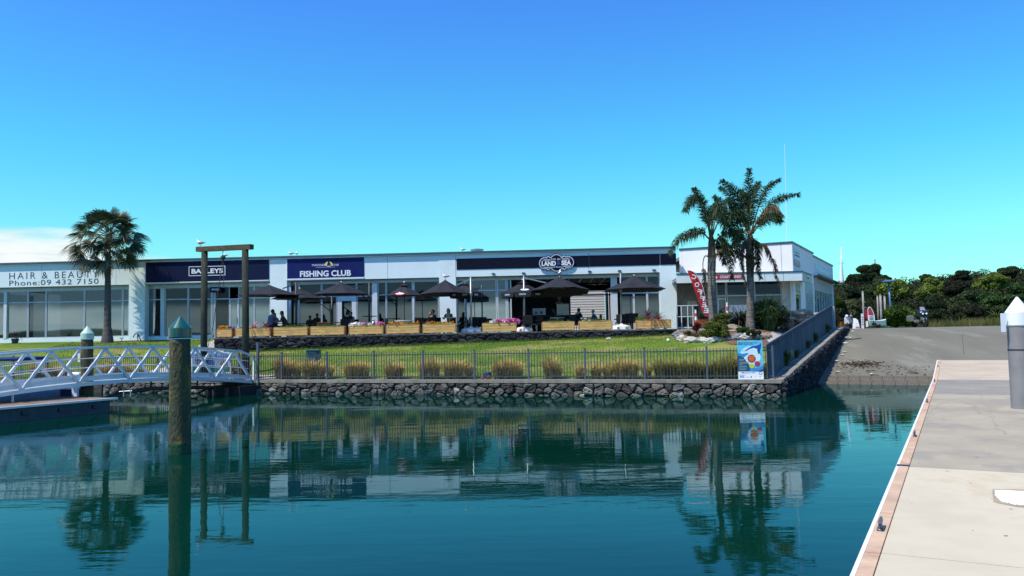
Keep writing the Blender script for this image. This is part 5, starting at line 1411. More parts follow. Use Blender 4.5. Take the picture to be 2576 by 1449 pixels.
def cantilever(lab, ax, ay, x0, x1, ry, Y, postx, posty, steel, side, tilt=0.0, basew=None):
    ap = P(ax, ay, Y); c = P(ax, ry, Y); r = (P(x1, ry, Y).x - P(x0, ry, Y).x) / 2 / math.cos(0.0)
    h = ap.z - c.z; pt = P(postx, posty, Y + 0.1); pm = M_alu if steel else M_darkmetal
    t = thing('cantilever_umbrella', lab, 'umbrella', (pt.x, pt.y, TZ), 'cantilever umbrellas on the terrace')
    part('canopy', canopy_mb(c, r, h, tilt=tilt), M_canvas, t)
    part('vent_cap', canopy_mb(c + ZUP * (h * 0.88), r * 0.16, h * 0.2), M_canvas, t)
    ribs(t, c, r, h, tilt=tilt)
    part('finial', MB().lathe(ap + ZUP * (0.04), [(0.02, 0), (0.04, 0.02), (0.02, 0.07)], 8), M_letter, t)
    bx = P(postx + (1.5 if steel else 0), 815, Y + 0.1).x
    part('post', MB().tube([V((bx, pt.y, TZ + 0.04)), V((pt.x, pt.y, pt.z))], 0.052 if steel else 0.06, 10), pm, t, sm=True)
    e1 = c + V((side * r * 0.42, 0.0, h * 0.62)); 
    part('arm', MB().bar(V((pt.x, pt.y, pt.z - 0.1)), e1 + ZUP * 0.04, 0.045, 0.06), pm, t)
    hb = c + ZUP * (h * 0.1)
    part('lower_arm', MB().bar(V((lerp(pt.x, bx, .3), pt.y, pt.z - 0.95)), c + V((side * r * 0.35, 0, h * 0.35)), 0.04, 0.05), pm, t)
    part('clamp', MB().lathe((lerp(pt.x, bx, .3), pt.y, pt.z - 1.05), [(0.08, 0), (0.09, 0.05), (0.09, 0.15), (0.07, 0.2)], 10), M_alu if steel else M_darkmetal, t)
    if steel:
        bw = basew; b = MB()
        prof = [(0.0, 0), (1.0, 0), (1.04, 0.05), (0.98, 0.26), (0.90, 0.31), (0.25, 0.40), (0.12, 0.46), (0.12, 0.5)]
        n = 8
        for f, z in prof:
            for j in range(n):
                a = 2 * math.pi * (j + 0.5) / n; sx, sy = bw / 2, 0.5
                q = lambda v: math.copysign(abs(v) ** 0.6, v)
                b.v.append((bx + q(math.cos(a)) * sx * f, pt.y - 0.08 + q(math.sin(a)) * sy * f, TZ + 0.02 + z * 0.72))
        for i in range(len(prof) - 1):
            for j in range(n):
                k = (j + 1) % n; b.f.append((i * n + j, i * n + k, (i + 1) * n + k, (i + 1) * n + j))
        ba = part('water_base', b, M_plastic, t)
        for kx in (-0.25, 0.22):
            for kz in (0.07, 0.15):
                part('slot', MB().box(bx + kx - 0.06, bx + kx + 0.06, pt.y - 0.08 - 0.525, pt.y - 0.08 - 0.49, TZ + kz, TZ + kz + 0.025), M_darkmetal, ba)
    else:
        part('base_plate', MB().lathe((bx, pt.y, TZ + 0.002), [(0.4, 0), (0.4, 0.05), (0.1, 0.08)], 12), M_darkmetal, t)
    return t
cantilever('charcoal cantilever umbrella on dark post nearest the right hoist post', 677.7, 718.7, 586, 745, 744, 45.2, 745, 710, False, 1)
cantilever('charcoal cantilever umbrella half hidden behind its two left neighbours', 754, 728, 688, 831, 752, 46.4, 835, 745, False, 1)
cantilever('charcoal cantilever umbrella on dark post before the club doors', 858.3, 712.2, 778, 926, 741, 44.8, 929, 710, False, 1)
cantilever('charcoal cantilever umbrella with a gull on top, on white base', 1120.7, 706.4, 1042, 1178, 741, 44.8, 1184, 697, True, 1, 0.04, 1.12)
cantilever('charcoal cantilever umbrella under the cafe badge with a gull on top', 1407.7, 699, 1331, 1491, 735, 45.0, 1317.7, 694, True, -1, 0.12, 0.92)
cantilever('rightmost charcoal cantilever umbrella on a pale steel post and white base', 1595, 695.5, 1519, 1681, 730, 44.8, 1561, 688, True, -1, 0.03, 1.02)
def market(lab, ax, ay, x0, x1, ry, Y, flap, poley, logo):
    ap = P(ax, ay, Y); c = P(ax, ry, Y); r = (P(x1, ry, Y).x - P(x0, ry, Y).x) / 2; h = ap.z - c.z
    t = thing('market_umbrella', lab, 'umbrella', (c.x, c.y, TZ), 'market umbrellas on centre poles')
    part('canopy', canopy_mb(c, r, h * 0.9), M_canvas, t)
    part('vent_cap', canopy_mb(c + ZUP * (h * 0.84), r * 0.28, h * 0.16), M_canvas, t)
    ribs(t, c, r, h * 0.9)
    if flap:
        n = 8
        for j in range(n):
            a0, a1 = 0.39 + 2 * math.pi * j / n, 0.39 + 2 * math.pi * (j + 1) / n
            p0 = c + V((math.cos(a0), math.sin(a0), 0)) * r; p1 = c + V((math.cos(a1), math.sin(a1), 0)) * r
            nn_ = V((math.cos((a0 + a1) / 2), math.sin((a0 + a1) / 2), 0))
            fl = part('valance', MB().prism([p0, p1, lerp(p1, p0, .06) - ZUP * flap, lerp(p0, p1, .06) - ZUP * flap], nn_, 0.006), M_canvas, t)
            if nn_.y < -0.3 and flap > 0.2:
                a_ = (p1 - p0).normalized()
                part('print', text_mb('MONTEITH\'S' if nn_.x < 0.2 and False else 'CAFE', lerp(p0, p1, .3) - ZUP * (flap * 0.68), a_, ZUP, r * 0.28, flap * 0.3, nn_, 0.012, 0.02), M_letter, fl) if False else part('print', MB().prism([lerp(p0, p1, .3) - ZUP * flap * .3 + nn_ * .008, lerp(p0, p1, .3) - ZUP * flap * .62 + nn_ * .008, lerp(p0, p1, .68) - ZUP * flap * .62 + nn_ * .008, lerp(p0, p1, .68) - ZUP * flap * .3 + nn_ * .008], nn_, 0.003), M_frame, fl)
    if logo:
        m_, lx, ly, w_, hh = logo
        th = math.atan2(h * .9, r * 0.92); lc = P(lx, ly, Y - r * 0.62); 
        k = (lc.z - c.z); yy = c.y - (1 - (k / (h * .9))) * r * 0.93 - 0.03
        o = V((lc.x, yy, lc.z)); up_ = V((0, math.cos(th), math.sin(th))); nn_ = V((0, -math.sin(th), math.cos(th)))
        el_ = [o + V((1, 0, 0)) * w_ * math.cos(2 * math.pi * q / 18) + up_ * hh * math.sin(2 * math.pi * q / 18) for q in range(18)]
        lg = part('logo', MB().prism(el_, nn_, 0.01), m_, t)
        e2 = [o + nn_ * 0.012 + up_ * hh * 0.12 + V((1, 0, 0)) * w_ * .82 * math.cos(2 * math.pi * q / 18) + up_ * hh * 0.5 * math.sin(2 * math.pi * q / 18) for q in range(18)]
        part('logo_print', MB().prism(e2, nn_, 0.004), M_letter, lg)
        part('logo_leaf', MB().prism([o + nn_ * 0.013 + up_ * hh * 0.5, o + nn_ * 0.013 + up_ * hh * 1.7 + V((w_ * .5, 0, 0)), o + nn_ * 0.013 + up_ * hh * 0.9 + V((w_ * .12, 0, 0)), o + nn_ * 0.013 + up_ * hh * 1.7 - V((w_ * .4, 0, 0))], nn_, 0.004), M_letter, lg)
    part('pole', MB().tube([V((c.x, c.y, TZ + 0.05)), V((c.x, c.y, ap.z + 0.05))], 0.024, 8), M_darkmetal, t, sm=True)
    part('finial', MB().lathe(ap + ZUP * 0.05, [(0.02, 0), (0.045, 0.03), (0.045, 0.07), (0.01, 0.1)], 8), M_letter, t)
    part('base', MB().lathe((c.x, c.y, TZ + 0.002), [(0.3, 0), (0.3, 0.06), (0.06, 0.12)], 14), M_darkmetal, t)
M_logo = mat('umbrella_red', (0.62, 0.05, 0.10), 0.6)
market('charcoal market umbrella with red and white apple logo', 1016.8, 714, 961, 1058, 744, 45.6, 0.0, 0, (M_logo, 1007.5, 740, 0.28, 0.15))
market('charcoal market umbrella with deep valance behind the gull topped umbrella', 1171.9, 712, 1140, 1224, 737, 46.0, 0.30, 0, None)
market('charcoal market umbrella with white oval logo left of the open cafe front', 1314.4, 708, 1256, 1371, 737, 46.0, 0.28, 0, (M_letter, 1320, 729, 0.24, 0.12))

# ------------------------------------------------------------------ planters
rngn = np.random.default_rng(5)
M_fo = mat('flower_orange', (0.70, 0.20, 0.02), 0.7, col2=(0.75, 0.36, 0.03), vscale=5, island=0.35)
M_fp = mat('flower_pink', (0.72, 0.16, 0.42), 0.7, var=0.15, island=0.3)
M_fw = mat('flower_white', (0.80, 0.80, 0.80), 0.7, var=0.05)
M_fv = mat('flower_violet', (0.30, 0.10, 0.35), 0.7, var=0.2, island=0.3)
M_lf = mat('bedding_leaf', (0.09, 0.16, 0.03), 0.75, var=0.3, island=0.5, trans=0.2)
M_cord = mat('cordyline_leaf', (0.30, 0.07, 0.10), 0.6, col2=(0.18, 0.05, 0.06), vscale=6, island=0.4, trans=0.2)
M_cord2 = mat('cordyline_leaf_pink', (0.55, 0.22, 0.30), 0.6, var=0.3, vscale=6, island=0.4, trans=0.2)
def spiky(c, r, h, n, seed, wid, m, t, nm='spiky_plant'):
    g = random.Random(seed); mb = MB()
    for i in range(n):
        th = g.uniform(0, 6.283); el_ = g.uniform(0.35, 1.45); d = V((math.cos(th), math.sin(th), 0)); L_ = h * g.uniform(0.75, 1.2)
        sd_ = V((-d.y, d.x, 0)) * wid; pts_ = []
        for k in range(5):
            f = k / 4.0; a = el_ - 1.0 * f * f * (1.2 - el_ / 2); 
            pts_.append(c + d * (L_ * f * math.cos(max(a, -0.6)) * (r / h) * 1.3) + ZUP * (L_ * f * math.sin(max(a, -0.4))))
        o = len(mb.v)
        for k, p in enumerate(pts_):
            wk = (0.6, 1, 0.9, 0.6, 0.05)[k]; mb.v += [tuple(p - sd_ * wk), tuple(p + sd_ * wk)]
        for k in range(4): mb.f.append((o + 2 * k, o + 2 * k + 1, o + 2 * k + 3, o + 2 * k + 2))
    return part(nm, mb, m, t)
def planter(lab, px0, px1, ptop, Y, kind, dpt=0.52, hgt=0.47, par_group='pine planter boxes along the terrace edge', m=None, m2=None, z0=None):
    m = m or M_pine; m2 = m2 or M_pine2
    x0 = P(px0, ptop + 10, Y).x; x1 = P(px1, ptop + 10, Y).x; zt = P((px0 + px1) / 2, ptop, Y).z
    z0 = z0 if z0 is not None else max(TZ + 0.05, zt - hgt); y0, y1 = Y, Y + dpt
    t = thing('planter_box', lab, 'planter', ((x0 + x1) / 2, (y0 + y1) / 2, TZ), par_group)
    hh = (zt - z0) / 3; rg = random.Random(int(px0))
    for k in range(3):
        j = rg.uniform(-.004, .004)
        part('board', MB().bevbox(x0 + 0.03, x1 - 0.03, y0 + j, y0 + 0.04 + j, z0 + k * hh + 0.004, z0 + (k + 1) * hh - 0.004, 0.006), m, t)
        part('board', MB().bevbox(x0 + 0.03, x1 - 0.03, y1 - 0.04, y1, z0 + k * hh + 0.004, z0 + (k + 1) * hh - 0.004, 0.006), m, t)
        for (a, b) in ((x0 - 0.012, x0 + 0.026), (x1 - 0.026, x1 + 0.012)):
            part('end_board', MB().bevbox(a, b, y0 - 0.005, y1 + 0.005, z0 + k * hh + 0.003, z0 + (k + 1) * hh - 0.003, 0.006), m2, t)
    part('rim', MB().box(x0 + 0.03, x1 - 0.03, y0 - 0.012, y0 + 0.05, zt - 0.001, zt + 0.022).box(x0 + 0.03, x1 - 0.03, y1 - 0.05, y1 + .012, zt - 0.001, zt + 0.022), m, t)
    for fx_ in (0.12, 0.5, 0.85):
        xx = lerp(x0, x1, fx_); part('foot', MB().box(xx - 0.05, xx + 0.05, y0 + 0.05, y1 - 0.05, TZ + 0.008, z0 + 0.004), m, t)
    part('soil', MB().box(x0 + 0.04, x1 - 0.04, y0 + 0.045, y1 - 0.045, z0 + 0.1, zt - 0.05), M_soil, t)
    W = x1 - x0; yc = (y0 + y1) / 2; N_ = lambda n_, cc, rr, sz: leaf_cloud(rngn, n_, cc, rr, sz, shell=0.3)
    def row(a, b, n_, rad, z=0.02, jit=0.07):
        cc = [(lerp(x0, x1, lerp(a, b, (i + .5) / n_)) + rg.uniform(-jit, jit), yc - 0.05 + rg.uniform(-.1, .1), zt + z + rg.uniform(-.03, .03)) for i in range(n_)]
        return cc, [(rad * 1.25, rad * 1.2, rad)] * n_
    def put(nm, a, b, n_, rad, cnt, sz, mm, z=0.02):
        cc, rr = row(a, b, n_, rad, z); v, f = N_(cnt, cc, rr, sz); part(nm, np_mb(v, f), mm, t)
    if kind == 'orange':
        put('foliage', 0.06, 0.95, 9, 0.12, 500, 0.035, M_lf, -0.01); put('orange_flowers', 0.06, 0.95, 12, 0.11, 420, 0.032, M_fo, 0.05)
    elif kind == 'orange_small':
        put('foliage', 0.1, 0.95, 5, 0.12, 250, 0.035, M_lf, 0); put('orange_flowers', 0.1, 0.7, 6, 0.13, 320, 0.034, M_fo, 0.08); put('violet_flowers', 0.7, 1.1, 3, 0.10, 90, 0.03, M_fv, 0.07)
    elif kind == 'pinkwhite':
        put('foliage', 0.05, 0.95, 8, 0.14, 420, 0.035, M_lf, 0.0)
        put('white_flowers', 0.02, 0.34, 4, 0.16, 520, 0.036, M_fw, 0.05); put('pink_flowers', 0.34, 0.48, 2, 0.14, 220, 0.034, M_fp, 0.08)
        put('white_flowers', 0.5, 0.68, 2, 0.13, 200, 0.034, M_fw, 0.05); put('pink_flowers', 0.78, 1.0, 3, 0.15, 400, 0.036, M_fp, 0.06)
    elif kind == 'whitepink':
        put('foliage', 0.15, 1.0, 8, 0.14, 420, 0.035, M_lf, 0.0); put('white_flowers', 0.2, 0.36, 2, 0.13, 230, 0.034, M_fw, 0.05)
        put('pink_flowers', 0.38, 0.58, 3, 0.15, 360, 0.036, M_fp, 0.08); put('white_flowers', 0.6, 0.68, 1, 0.12, 90, 0.03, M_fw, 0.09); put('pink_flowers', 0.7, 1.02, 4, 0.17, 620, 0.038, M_fp, 0.08)
    elif kind == 'cordyline':
        put('foliage', 0.1, 0.9, 6, 0.10, 260, 0.035, M_lf, 0.0)
        spiky(V((lerp(x0, x1, 0.5), yc, zt)), 0.45, 0.5, 40, 3, 0.02, M_cord2, t); spiky(V((lerp(x0, x1, 0.82), yc, zt)), 0.42, 0.5, 44, 4, 0.02, M_cord, t)
    elif kind == 'cordyline_mound':
        put('foliage', 0.08, 0.26, 2, 0.2, 700, 0.022, mat('mound_leaf', (0.10, 0.16, 0.02), 0.8, var=0.3, island=0.4), 0.05)
        spiky(V((lerp(x0, x1, 0.36), yc, zt)), 0.55, 0.85, 44, 5, 0.018, M_cord, t); spiky(V((lerp(x0, x1, 0.66), yc, zt)), 0.75, 0.70, 50, 6, 0.018, M_cord, t)
    elif kind == 'dark':
        put('foliage', 0.1, 0.9, 4, 0.18, 400, 0.05, mat('dark_leaf', (0.02, 0.035, 0.02), 0.8), 0.12)
    else:
        put('foliage', 0.15, 0.85, {'green': 7, 'sparse': 4}[kind], 0.09, {'green': 320, 'sparse': 130}[kind], 0.04, M_lf, 0.03)
        c_ = V((lerp(x0, x1, 0.45), yc, zt - 0.02)); part('herbs', weed_mb(c_, 0.5, 0.22, 70, int(px1), 0.01), M_lf, t)
for a, b, tp_, kd, lb in [
    (545, 583, 828.2, 'orange_small', 'short pine planter with orange and violet flowers at the left end of the terrace'),
    (592.5, 679, 826, 'cordyline', 'pine planter with red and pink spiky plants behind the right hoist post'),
    (688, 773, 823.5, 'green', 'pine planter with low green herbs below the seated couple'),
    (780.5, 866, 821.2, 'green', 'pine planter with sprawling green herbs left of the first petunias'),
    (877.5, 963.5, 819.3, 'pinkwhite', 'pine planter spilling white and pink petunias in front of the club doors'),
    (971.5, 1054.5, 817.2, 'orange', 'pine planter of orange marigolds below the apple logo umbrella'),
    (1063, 1146, 815.2, 'orange', 'pine planter of orange marigolds below the woman at the white pillar'),
    (1213, 1299, 812.7, 'whitepink', 'pine planter of pink and white petunias between two white umbrella bases'),
    (1364, 1445.5, 809.8, 'sparse', 'pine planter with sparse green shoots below the cafe badge'),
    (1457, 1540, 807.6, 'sparse', 'pine planter with sparse shoots below the man in blue'),
    (1602, 1688, 805, 'cordyline_mound', 'rightmost pine planter with tall red spiky plants and a green mound')]:
    planter(lb, a, b, tp_, TY + 0.12, kd)

# ------------------------------------------------------------------ people
def skin_geo(key, verts, edges, rad, sub=2):
    me = bpy.data.meshes.new('skeleton'); me.from_pydata(verts, edges, []); ob = bpy.data.objects.new('skeleton', me); C.objects.link(ob)
    m1 = ob.modifiers.new('s', 'SKIN'); m1.use_smooth_shade = True
    m2 = ob.modifiers.new('d', 'SUBSURF'); m2.levels = sub; m2.render_levels = sub
    sv = me.skin_vertices[0].data
    for i, r_ in enumerate(rad): sv[i].radius = (r_, r_) if not isinstance(r_, tuple) else r_
    sv[0].use_root = True
    bpy.context.view_layer.update(); dg = bpy.context.evaluated_depsgraph_get()
    m = bpy.data.meshes.new_from_object(ob.evaluated_get(dg)); out = ([v.co.copy() for v in m.vertices], [tuple(p.vertices) for p in m.polygons])
    bpy.data.objects.remove(ob); bpy.data.meshes.remove(m); return out
def pose(lean=0.12, hand=0.42, handz=0.80):
    v = [(0, 0, .52), (0, .01, .68), (0, .03 + lean * .6, .90), (0, .04 + lean, 1.05), (0, .05 + lean, 1.14)]
    e = [(0, 1), (1, 2), (2, 3), (3, 4)]; r_ = [.15, .13, .15, .11, .055]
    for sx in (-1, 1):
        o = len(v)
        v += [(sx * .17, .03 + lean, 1.02), (sx * .235, .12 + lean, .80), (sx * .16, hand, handz), (sx * .14, hand + .08, handz), (sx * .125, hand + .14, handz - .005)]
        r_ += [.062, .045, .032, .034, .022]
        e += [(3, o), (o, o + 1), (o + 1, o + 2), (o + 2, o + 3), (o + 3, o + 4)]
        for k in range(4):
            i = len(v); v += [(sx * (.165 - k * .018), hand + .15, handz + .004), (sx * (.165 - k * .02), hand + .18, handz - .01)]; r_ += [.009, .007]; e += [(o + 3, i), (i, i + 1)]
        i = len(v); v += [(sx * .09, hand + .08, handz + .01)]; r_ += [.01]; e += [(o + 3, i)]
        q = len(v)
        v += [(sx * .10, .02, .50), (sx * .13, .44, .52), (sx * .12, .46, .12), (sx * .12, .58, .05)]; r_ += [.105, .07, .045, .04]
        e += [(0, q), (q, q + 1), (q + 1, q + 2), (q + 2, q + 3)]
    return v, e, r_
GEO = {}
for k, (ln, hd, hz) in {'lean': (0.14, 0.46, 0.80), 'up': (0.02, 0.34, 0.66)}.items():
    v, e, r_ = pose(ln, hd, hz)
    GEO['body_' + k] = (skin_geo('b', v, e, r_), ln)
    tv = v[:4] + [v[5], v[6]] + [v[i] for i in ()]; 
    idx = [0, 1, 2, 3]; n_ = len(v); half = (n_ - 5) // 2
    L0, R0_ = 5, 5 + half
    sv = [v[0], v[1], v[2], v[3], v[L0], tuple(lerp(v[L0][i], v[L0 + 1][i], .9) for i in range(3)), v[R0_], tuple(lerp(v[R0_][i], v[R0_ + 1][i], .9) for i in range(3))]
    se = [(0, 1), (1, 2), (2, 3), (3, 4), (4, 5), (3, 6), (6, 7)]
    GEO['shirt_' + k] = (skin_geo('s', sv, se, [.168, .15, .168, .118, .078, .064, .078, .064]), 0)
    qL = L0 + 14; 
    q1 = next(i for i in range(5, n_) if abs(v[i][0] + .10) < 1e-6 and abs(v[i][2] - .50) < 1e-6); q2 = next(i for i in range(5, n_) if abs(v[i][0] - .10) < 1e-6 and abs(v[i][2] - .50) < 1e-6)
    pv_ = [v[0], v[q1], v[q1 + 1], v[q1 + 2], v[q2], v[q2 + 1], v[q2 + 2]]
    GEO['trousers_' + k] = (skin_geo('t', pv_, [(0, 1), (1, 2), (2, 3), (0, 4), (4, 5), (5, 6)], [.155, .12, .083, .06, .12, .083, .06]), 0)
SKIN = mat('skin', (0.42, 0.24, 0.16), 0.6, var=0.08)
def head_mb(c, tilt=0.0):
    mb = MB(); n = 14; rows = 11
    for i in range(rows + 1):
        u = math.pi * i / rows
        for j in range(n):
            w = 2 * math.pi * j / n; x, y, z = math.sin(u) * math.cos(w) * .078, math.sin(u) * math.sin(w) * .098, math.cos(u) * .122
            if z < -0.02: x *= 1 + z * 2.2; y *= 1 + z * 1.0
            if y > 0.07 and abs(x) < .03 and -0.04 < z < 0.03: y += 0.022 * (1 - abs(x) / .03)
            if y > 0.05 and 0.0 < z < 0.035 and 0.015 < abs(x) < .05: y -= 0.008
            mb.v.append((c.x + x, c.y + y, c.z + z))
    for i in range(rows):
        for j in range(n):
            q = (j + 1) % n; mb.f.append((i * n + j, (i + 1) * n + j, (i + 1) * n + q, i * n + q))
    for sx in (-1, 1): mb.blob(c + V((sx * .08, -0.005, -0.005)), 0.02, 1, 0, 6, 5, (0.5, 1, 1.4))
    return mb
def person(lab, px, py_head, Y, face, shirt, hair, hstyle='short', pz='up', sc=1.0, trous=(0.03, 0.03, 0.04), seatz=None):
    hp_ = P(px, py_head, Y); key = 'body_' + pz; (bv, bf), ln = GEO[key]
    z0 = TZ + 0.0 if seatz is None else seatz
    loc = V((hp_.x, hp_.y, z0)); t = thing('person', lab, 'person', loc)
    S = (hp_.z + 0.11 - z0) / 1.37
    M = Matrix.Translation(loc) @ Matrix.Rotation(face, 4, 'Z') @ Matrix.Scale(S, 4)
    hc = V((0, .075 + ln, 1.25))
    b = MB().add(bv, bf); h = head_mb(hc)
    b.tube([V((0, .05 + ln, 1.08)), hc - ZUP * 0.05], [0.055, 0.05], 10); b.add(h.v, h.f)
    body = part('body', b.xf(M), SKIN, t, sm=True)
    part('shirt', MB().add(*GEO['shirt_' + pz][0]).xf(M), mat('shirt_%d' % int(px), shirt, 0.85, var=0.1), t, sm=True)
    part('trousers', MB().add(*GEO['trousers_' + pz][0]).xf(M), mat('trousers_%d' % int(trous[0] * 1000 + trous[2] * 10), trous, 0.85), t, sm=True)
    hm = mat('hair_%d' % int(hair[0] * 1000), hair, 0.6, var=0.3, vscale=30)
    hb = MB().blob(hc + V((0, -0.018, 0.022)), 0.098, int(px), 0.05, 12, 8, (0.93, 1.03, 1.15))
    if hstyle == 'long': hb.blob(hc + V((0, -0.07, -0.10)), 0.10, 3, 0.08, 10, 7, (1.0, 0.55, 1.7))
    if hstyle == 'bob':
        for sx in (-1, 1): hb.blob(hc + V((sx * .065, -0.02, -0.04)), 0.055, 5, 0.1, 8, 6, (0.8, 1, 1.6))
    hv = hb
    # open the hair over the face
    hv.v = [tuple(V(p) if not (p[1] > hc.y + 0.03 and p[2] < hc.z + 0.05) else V((p[0], min(p[1], hc.y + 0.02), p[2]))) for p in hv.v]
    part('hair', hv.xf(M), hm, t, sm=True)
    for sx in (-1, 1): part('shoe', MB().blob(V((sx * .12, .56, .045)), 0.06, 2, 0.05, 8, 6, (0.8, 1.9, 0.75)).xf(M), M_darkmetal, t, sm=True)
    return t
# face angle: 0 looks away from the water, pi looks at the camera
PY = TY + 1.35
person('man in grey blue shirt seen from behind at the left picnic table', 678.5, 783, PY, -0.5, (0.10, 0.13, 0.20), (0.02, 0.015, 0.012), pz='lean')
person('child in dark top sitting beyond the man in the grey blue shirt', 692.5, 792, PY + 1.2, 2.9, (0.05, 0.05, 0.07), (0.02, 0.015, 0.012), sc=.8)
person('woman in dark top with long dark hair, facing left at the left picnic table', 719, 787, PY + 0.4, 1.9, (0.06, 0.04, 0.045), (0.015, 0.01, 0.01), 'long', 'lean')
person('person in black with long black hair, seen from behind before the club doors', 873.5, 784, PY, -0.2, (0.012, 0.012, 0.016), (0.01, 0.01, 0.01), 'long')
person('person in pale pink top half hidden by the black haired one', 885, 789, PY + 1.0, 2.6, (0.40, 0.25, 0.27), (0.05, 0.03, 0.02))
person('person at the edge of the glass with a hand by the chin', 1086, 789, PY + 0.9, 2.4, (0.10, 0.05, 0.04), (0.03, 0.02, 0.02))
person('dark haired person close beside the one resting a hand on the chin', 1093, 784, PY + 0.5, 2.0, (0.03, 0.025, 0.03), (0.015, 0.01, 0.01))
person('woman with sunglasses and wavy dark hair in front of the white pillar', 1131.5, 781, PY + 0.3, 2.8, (0.12, 0.05, 0.055), (0.012, 0.01, 0.01), 'bob', 'lean', trous=(0.06, 0.12, 0.3))
person('person in black jacket with dark hair at the table before the slatted screen', 1453.5, 780, PY + 0.2, -0.9, (0.012, 0.012, 0.015), (0.012, 0.01, 0.01), 'bob')
person('grey haired man in bright blue jacket facing left', 1499.5, 784, PY + 0.7, 1.3, (0.03, 0.09, 0.26), (0.22, 0.20, 0.18), 'short', 'lean', trous=(0.04, 0.05, 0.08))
person('cafe worker with reddish cap standing in the dark behind the counter', 1406, 746, 53.2, 3.1, (0.02, 0.02, 0.02), (0.30, 0.04, 0.03))
sg_ = thing('sunglasses', 'dark sunglasses worn by the wavy haired woman at the white pillar', 'sunglasses', P(1131.5, 781, PY + 0.3))
hp_ = P(1131.5, 782, PY + 0.3)
part('lens', MB().box(hp_.x - 0.06, hp_.x - 0.008, hp_.y - 0.33, hp_.y - 0.32, hp_.z - .02, hp_.z + .02), M_black, sg_); part('lens', MB().box(hp_.x + 0.008, hp_.x + 0.06, hp_.y - 0.33, hp_.y - 0.32, hp_.z - .02, hp_.z + .02), M_black, sg_)

# ------------------------------------------------------------------ tables and chairs
M_chair = mat('dark_wicker', (0.018, 0.017, 0.018), 0.7, var=0.2, vscale=20)
M_dwood = mat('dark_stained_wood', (0.035, 0.020, 0.014), 0.7, var=0.2, vscale=4, stretch=(1, 6, 6))
M_rwood = mat('red_stained_wood', (0.22, 0.07, 0.03), 0.6, var=0.2, vscale=4, stretch=(1, 6, 6))
def picnic(lab, px, Y, m, w=1.7):
    c = P(px, 820, Y); t = thing('picnic_table', lab, 'table', (c.x, Y, TZ), 'picnic tables on the terrace')
    for k in range(5): part('top_plank', MB().box(c.x - w / 2, c.x + w / 2, Y - 0.35 + k * 0.145, Y - 0.22 + k * 0.145, TZ + 0.72, TZ + 0.76), m, t)
    for s_ in (-0.72, 0.66):
        for q in (0, 0.14): part('bench_plank', MB().box(c.x - w / 2, c.x + w / 2, Y + s_ + q - 0.06, Y + s_ + q + 0.06, TZ + 0.42, TZ + 0.46), m, t)
    for sx in (-0.6, 0.6):
        for sy in (-1, 1): part('leg', MB().bar(V((c.x + sx * w / 1.7, Y + sy * 0.62, TZ + 0.0)), V((c.x + sx * w / 1.7, Y + sy * 0.2, TZ + 0.715)), 0.05, 0.09), m, t)
        part('cross_rail', MB().box(c.x + sx * w / 1.7 + 0.03, c.x + sx * w / 1.7 + 0.07, Y - 0.78, Y + 0.82, TZ + 0.34, TZ + 0.415), m, t)
picnic('dark picnic table between the man in grey blue and the dark haired woman', 706, PY + 0.45, M_dwood, 1.5)
picnic('red stained picnic table behind the sprawling herb planter', 838, PY + 0.3, M_rwood)
picnic('dark picnic table further back in front of the club windows', 775, PY + 2.0, M_dwood, 2.6)
def rtable(lab, px, py, Y, r_, top=M_letter, hz=0.74):
    c = P(px, py, Y); t = thing('cafe_table', lab, 'table', (c.x, Y, TZ), 'cafe tables on centre stems')
    part('top', MB().lathe((c.x, Y, TZ + hz), [(r_ - 0.01, 0), (r_, 0.008), (r_, 0.03), (r_ - 0.01, 0.035)], 22), top, t)
    part('stem', MB().tube([V((c.x, Y, TZ + 0.03)), V((c.x, Y, TZ + hz))], 0.03, 8), M_alu, t); part('foot', MB().lathe((c.x, Y, TZ + 0.002), [(0.24, 0), (0.22, 0.025), (0.03, 0.04)], 14), M_darkmetal, t)
rtable('white topped cafe table behind the left marigold planter', 1017, 803, PY + 0.2, 0.55)
rtable('grey topped cafe table with the woman in sunglasses', 1130, 800, PY - 0.2, 0.42, M_frame, 0.86)
rtable('pale cafe table behind the sparse planter below the badge', 1402, 797, PY + 0.3, 0.42, M_frame)
rtable('small table between the black jacket and the blue jacket', 1478, 795, PY + 0.4, 0.4, M_mid)
rtable('dark bar table before the white wall column of the club', 930, 785, PY + 0.7, 0.42, M_dwood, 1.05)
def chair(lab, px, Y, rot):
    c = P(px, 820, Y); t = thing('chair', lab, 'chair', (0, 0, 0), 'dark wicker chairs on the terrace'); 
    part('seat', MB().bevbox(-0.24, 0.24, -0.24, 0.24, 0.38, 0.45, 0.015), M_chair, t)
    b = MB(); pr = [(-0.26, -0.26), (-0.28, -0.1), (-0.28, 0.15)]
    part('backrest', MB().bevbox(-0.27, 0.27, -0.30, -0.24, 0.453, 0.92, 0.02), M_chair, t)
    for sx in (-1, 1):
        part('armrest', MB().bevbox(sx * 0.27 - 0.03, sx * 0.27 + 0.03, -0.238, 0.24, 0.60, 0.66, 0.01), M_chair, t)
        for sy in (-0.2, 0.2): part('leg', MB().tube([(sx * 0.22, sy, 0), (sx * 0.22, sy, 0.378)], 0.018, 6), M_alu, t)
    t.location = (c.x, Y, TZ + 0.002); t.rotation_euler = (0, 0, rot); return t
ch0 = chair('dark wicker chair behind the right end of the left marigold planter', 1052, PY + 0.1, 0.4)
def chc(px, Y, rot, lab):
    c = P(px, 820, Y); dup(ch0, None, (c.x, Y, TZ + 0.002), rot, lab)
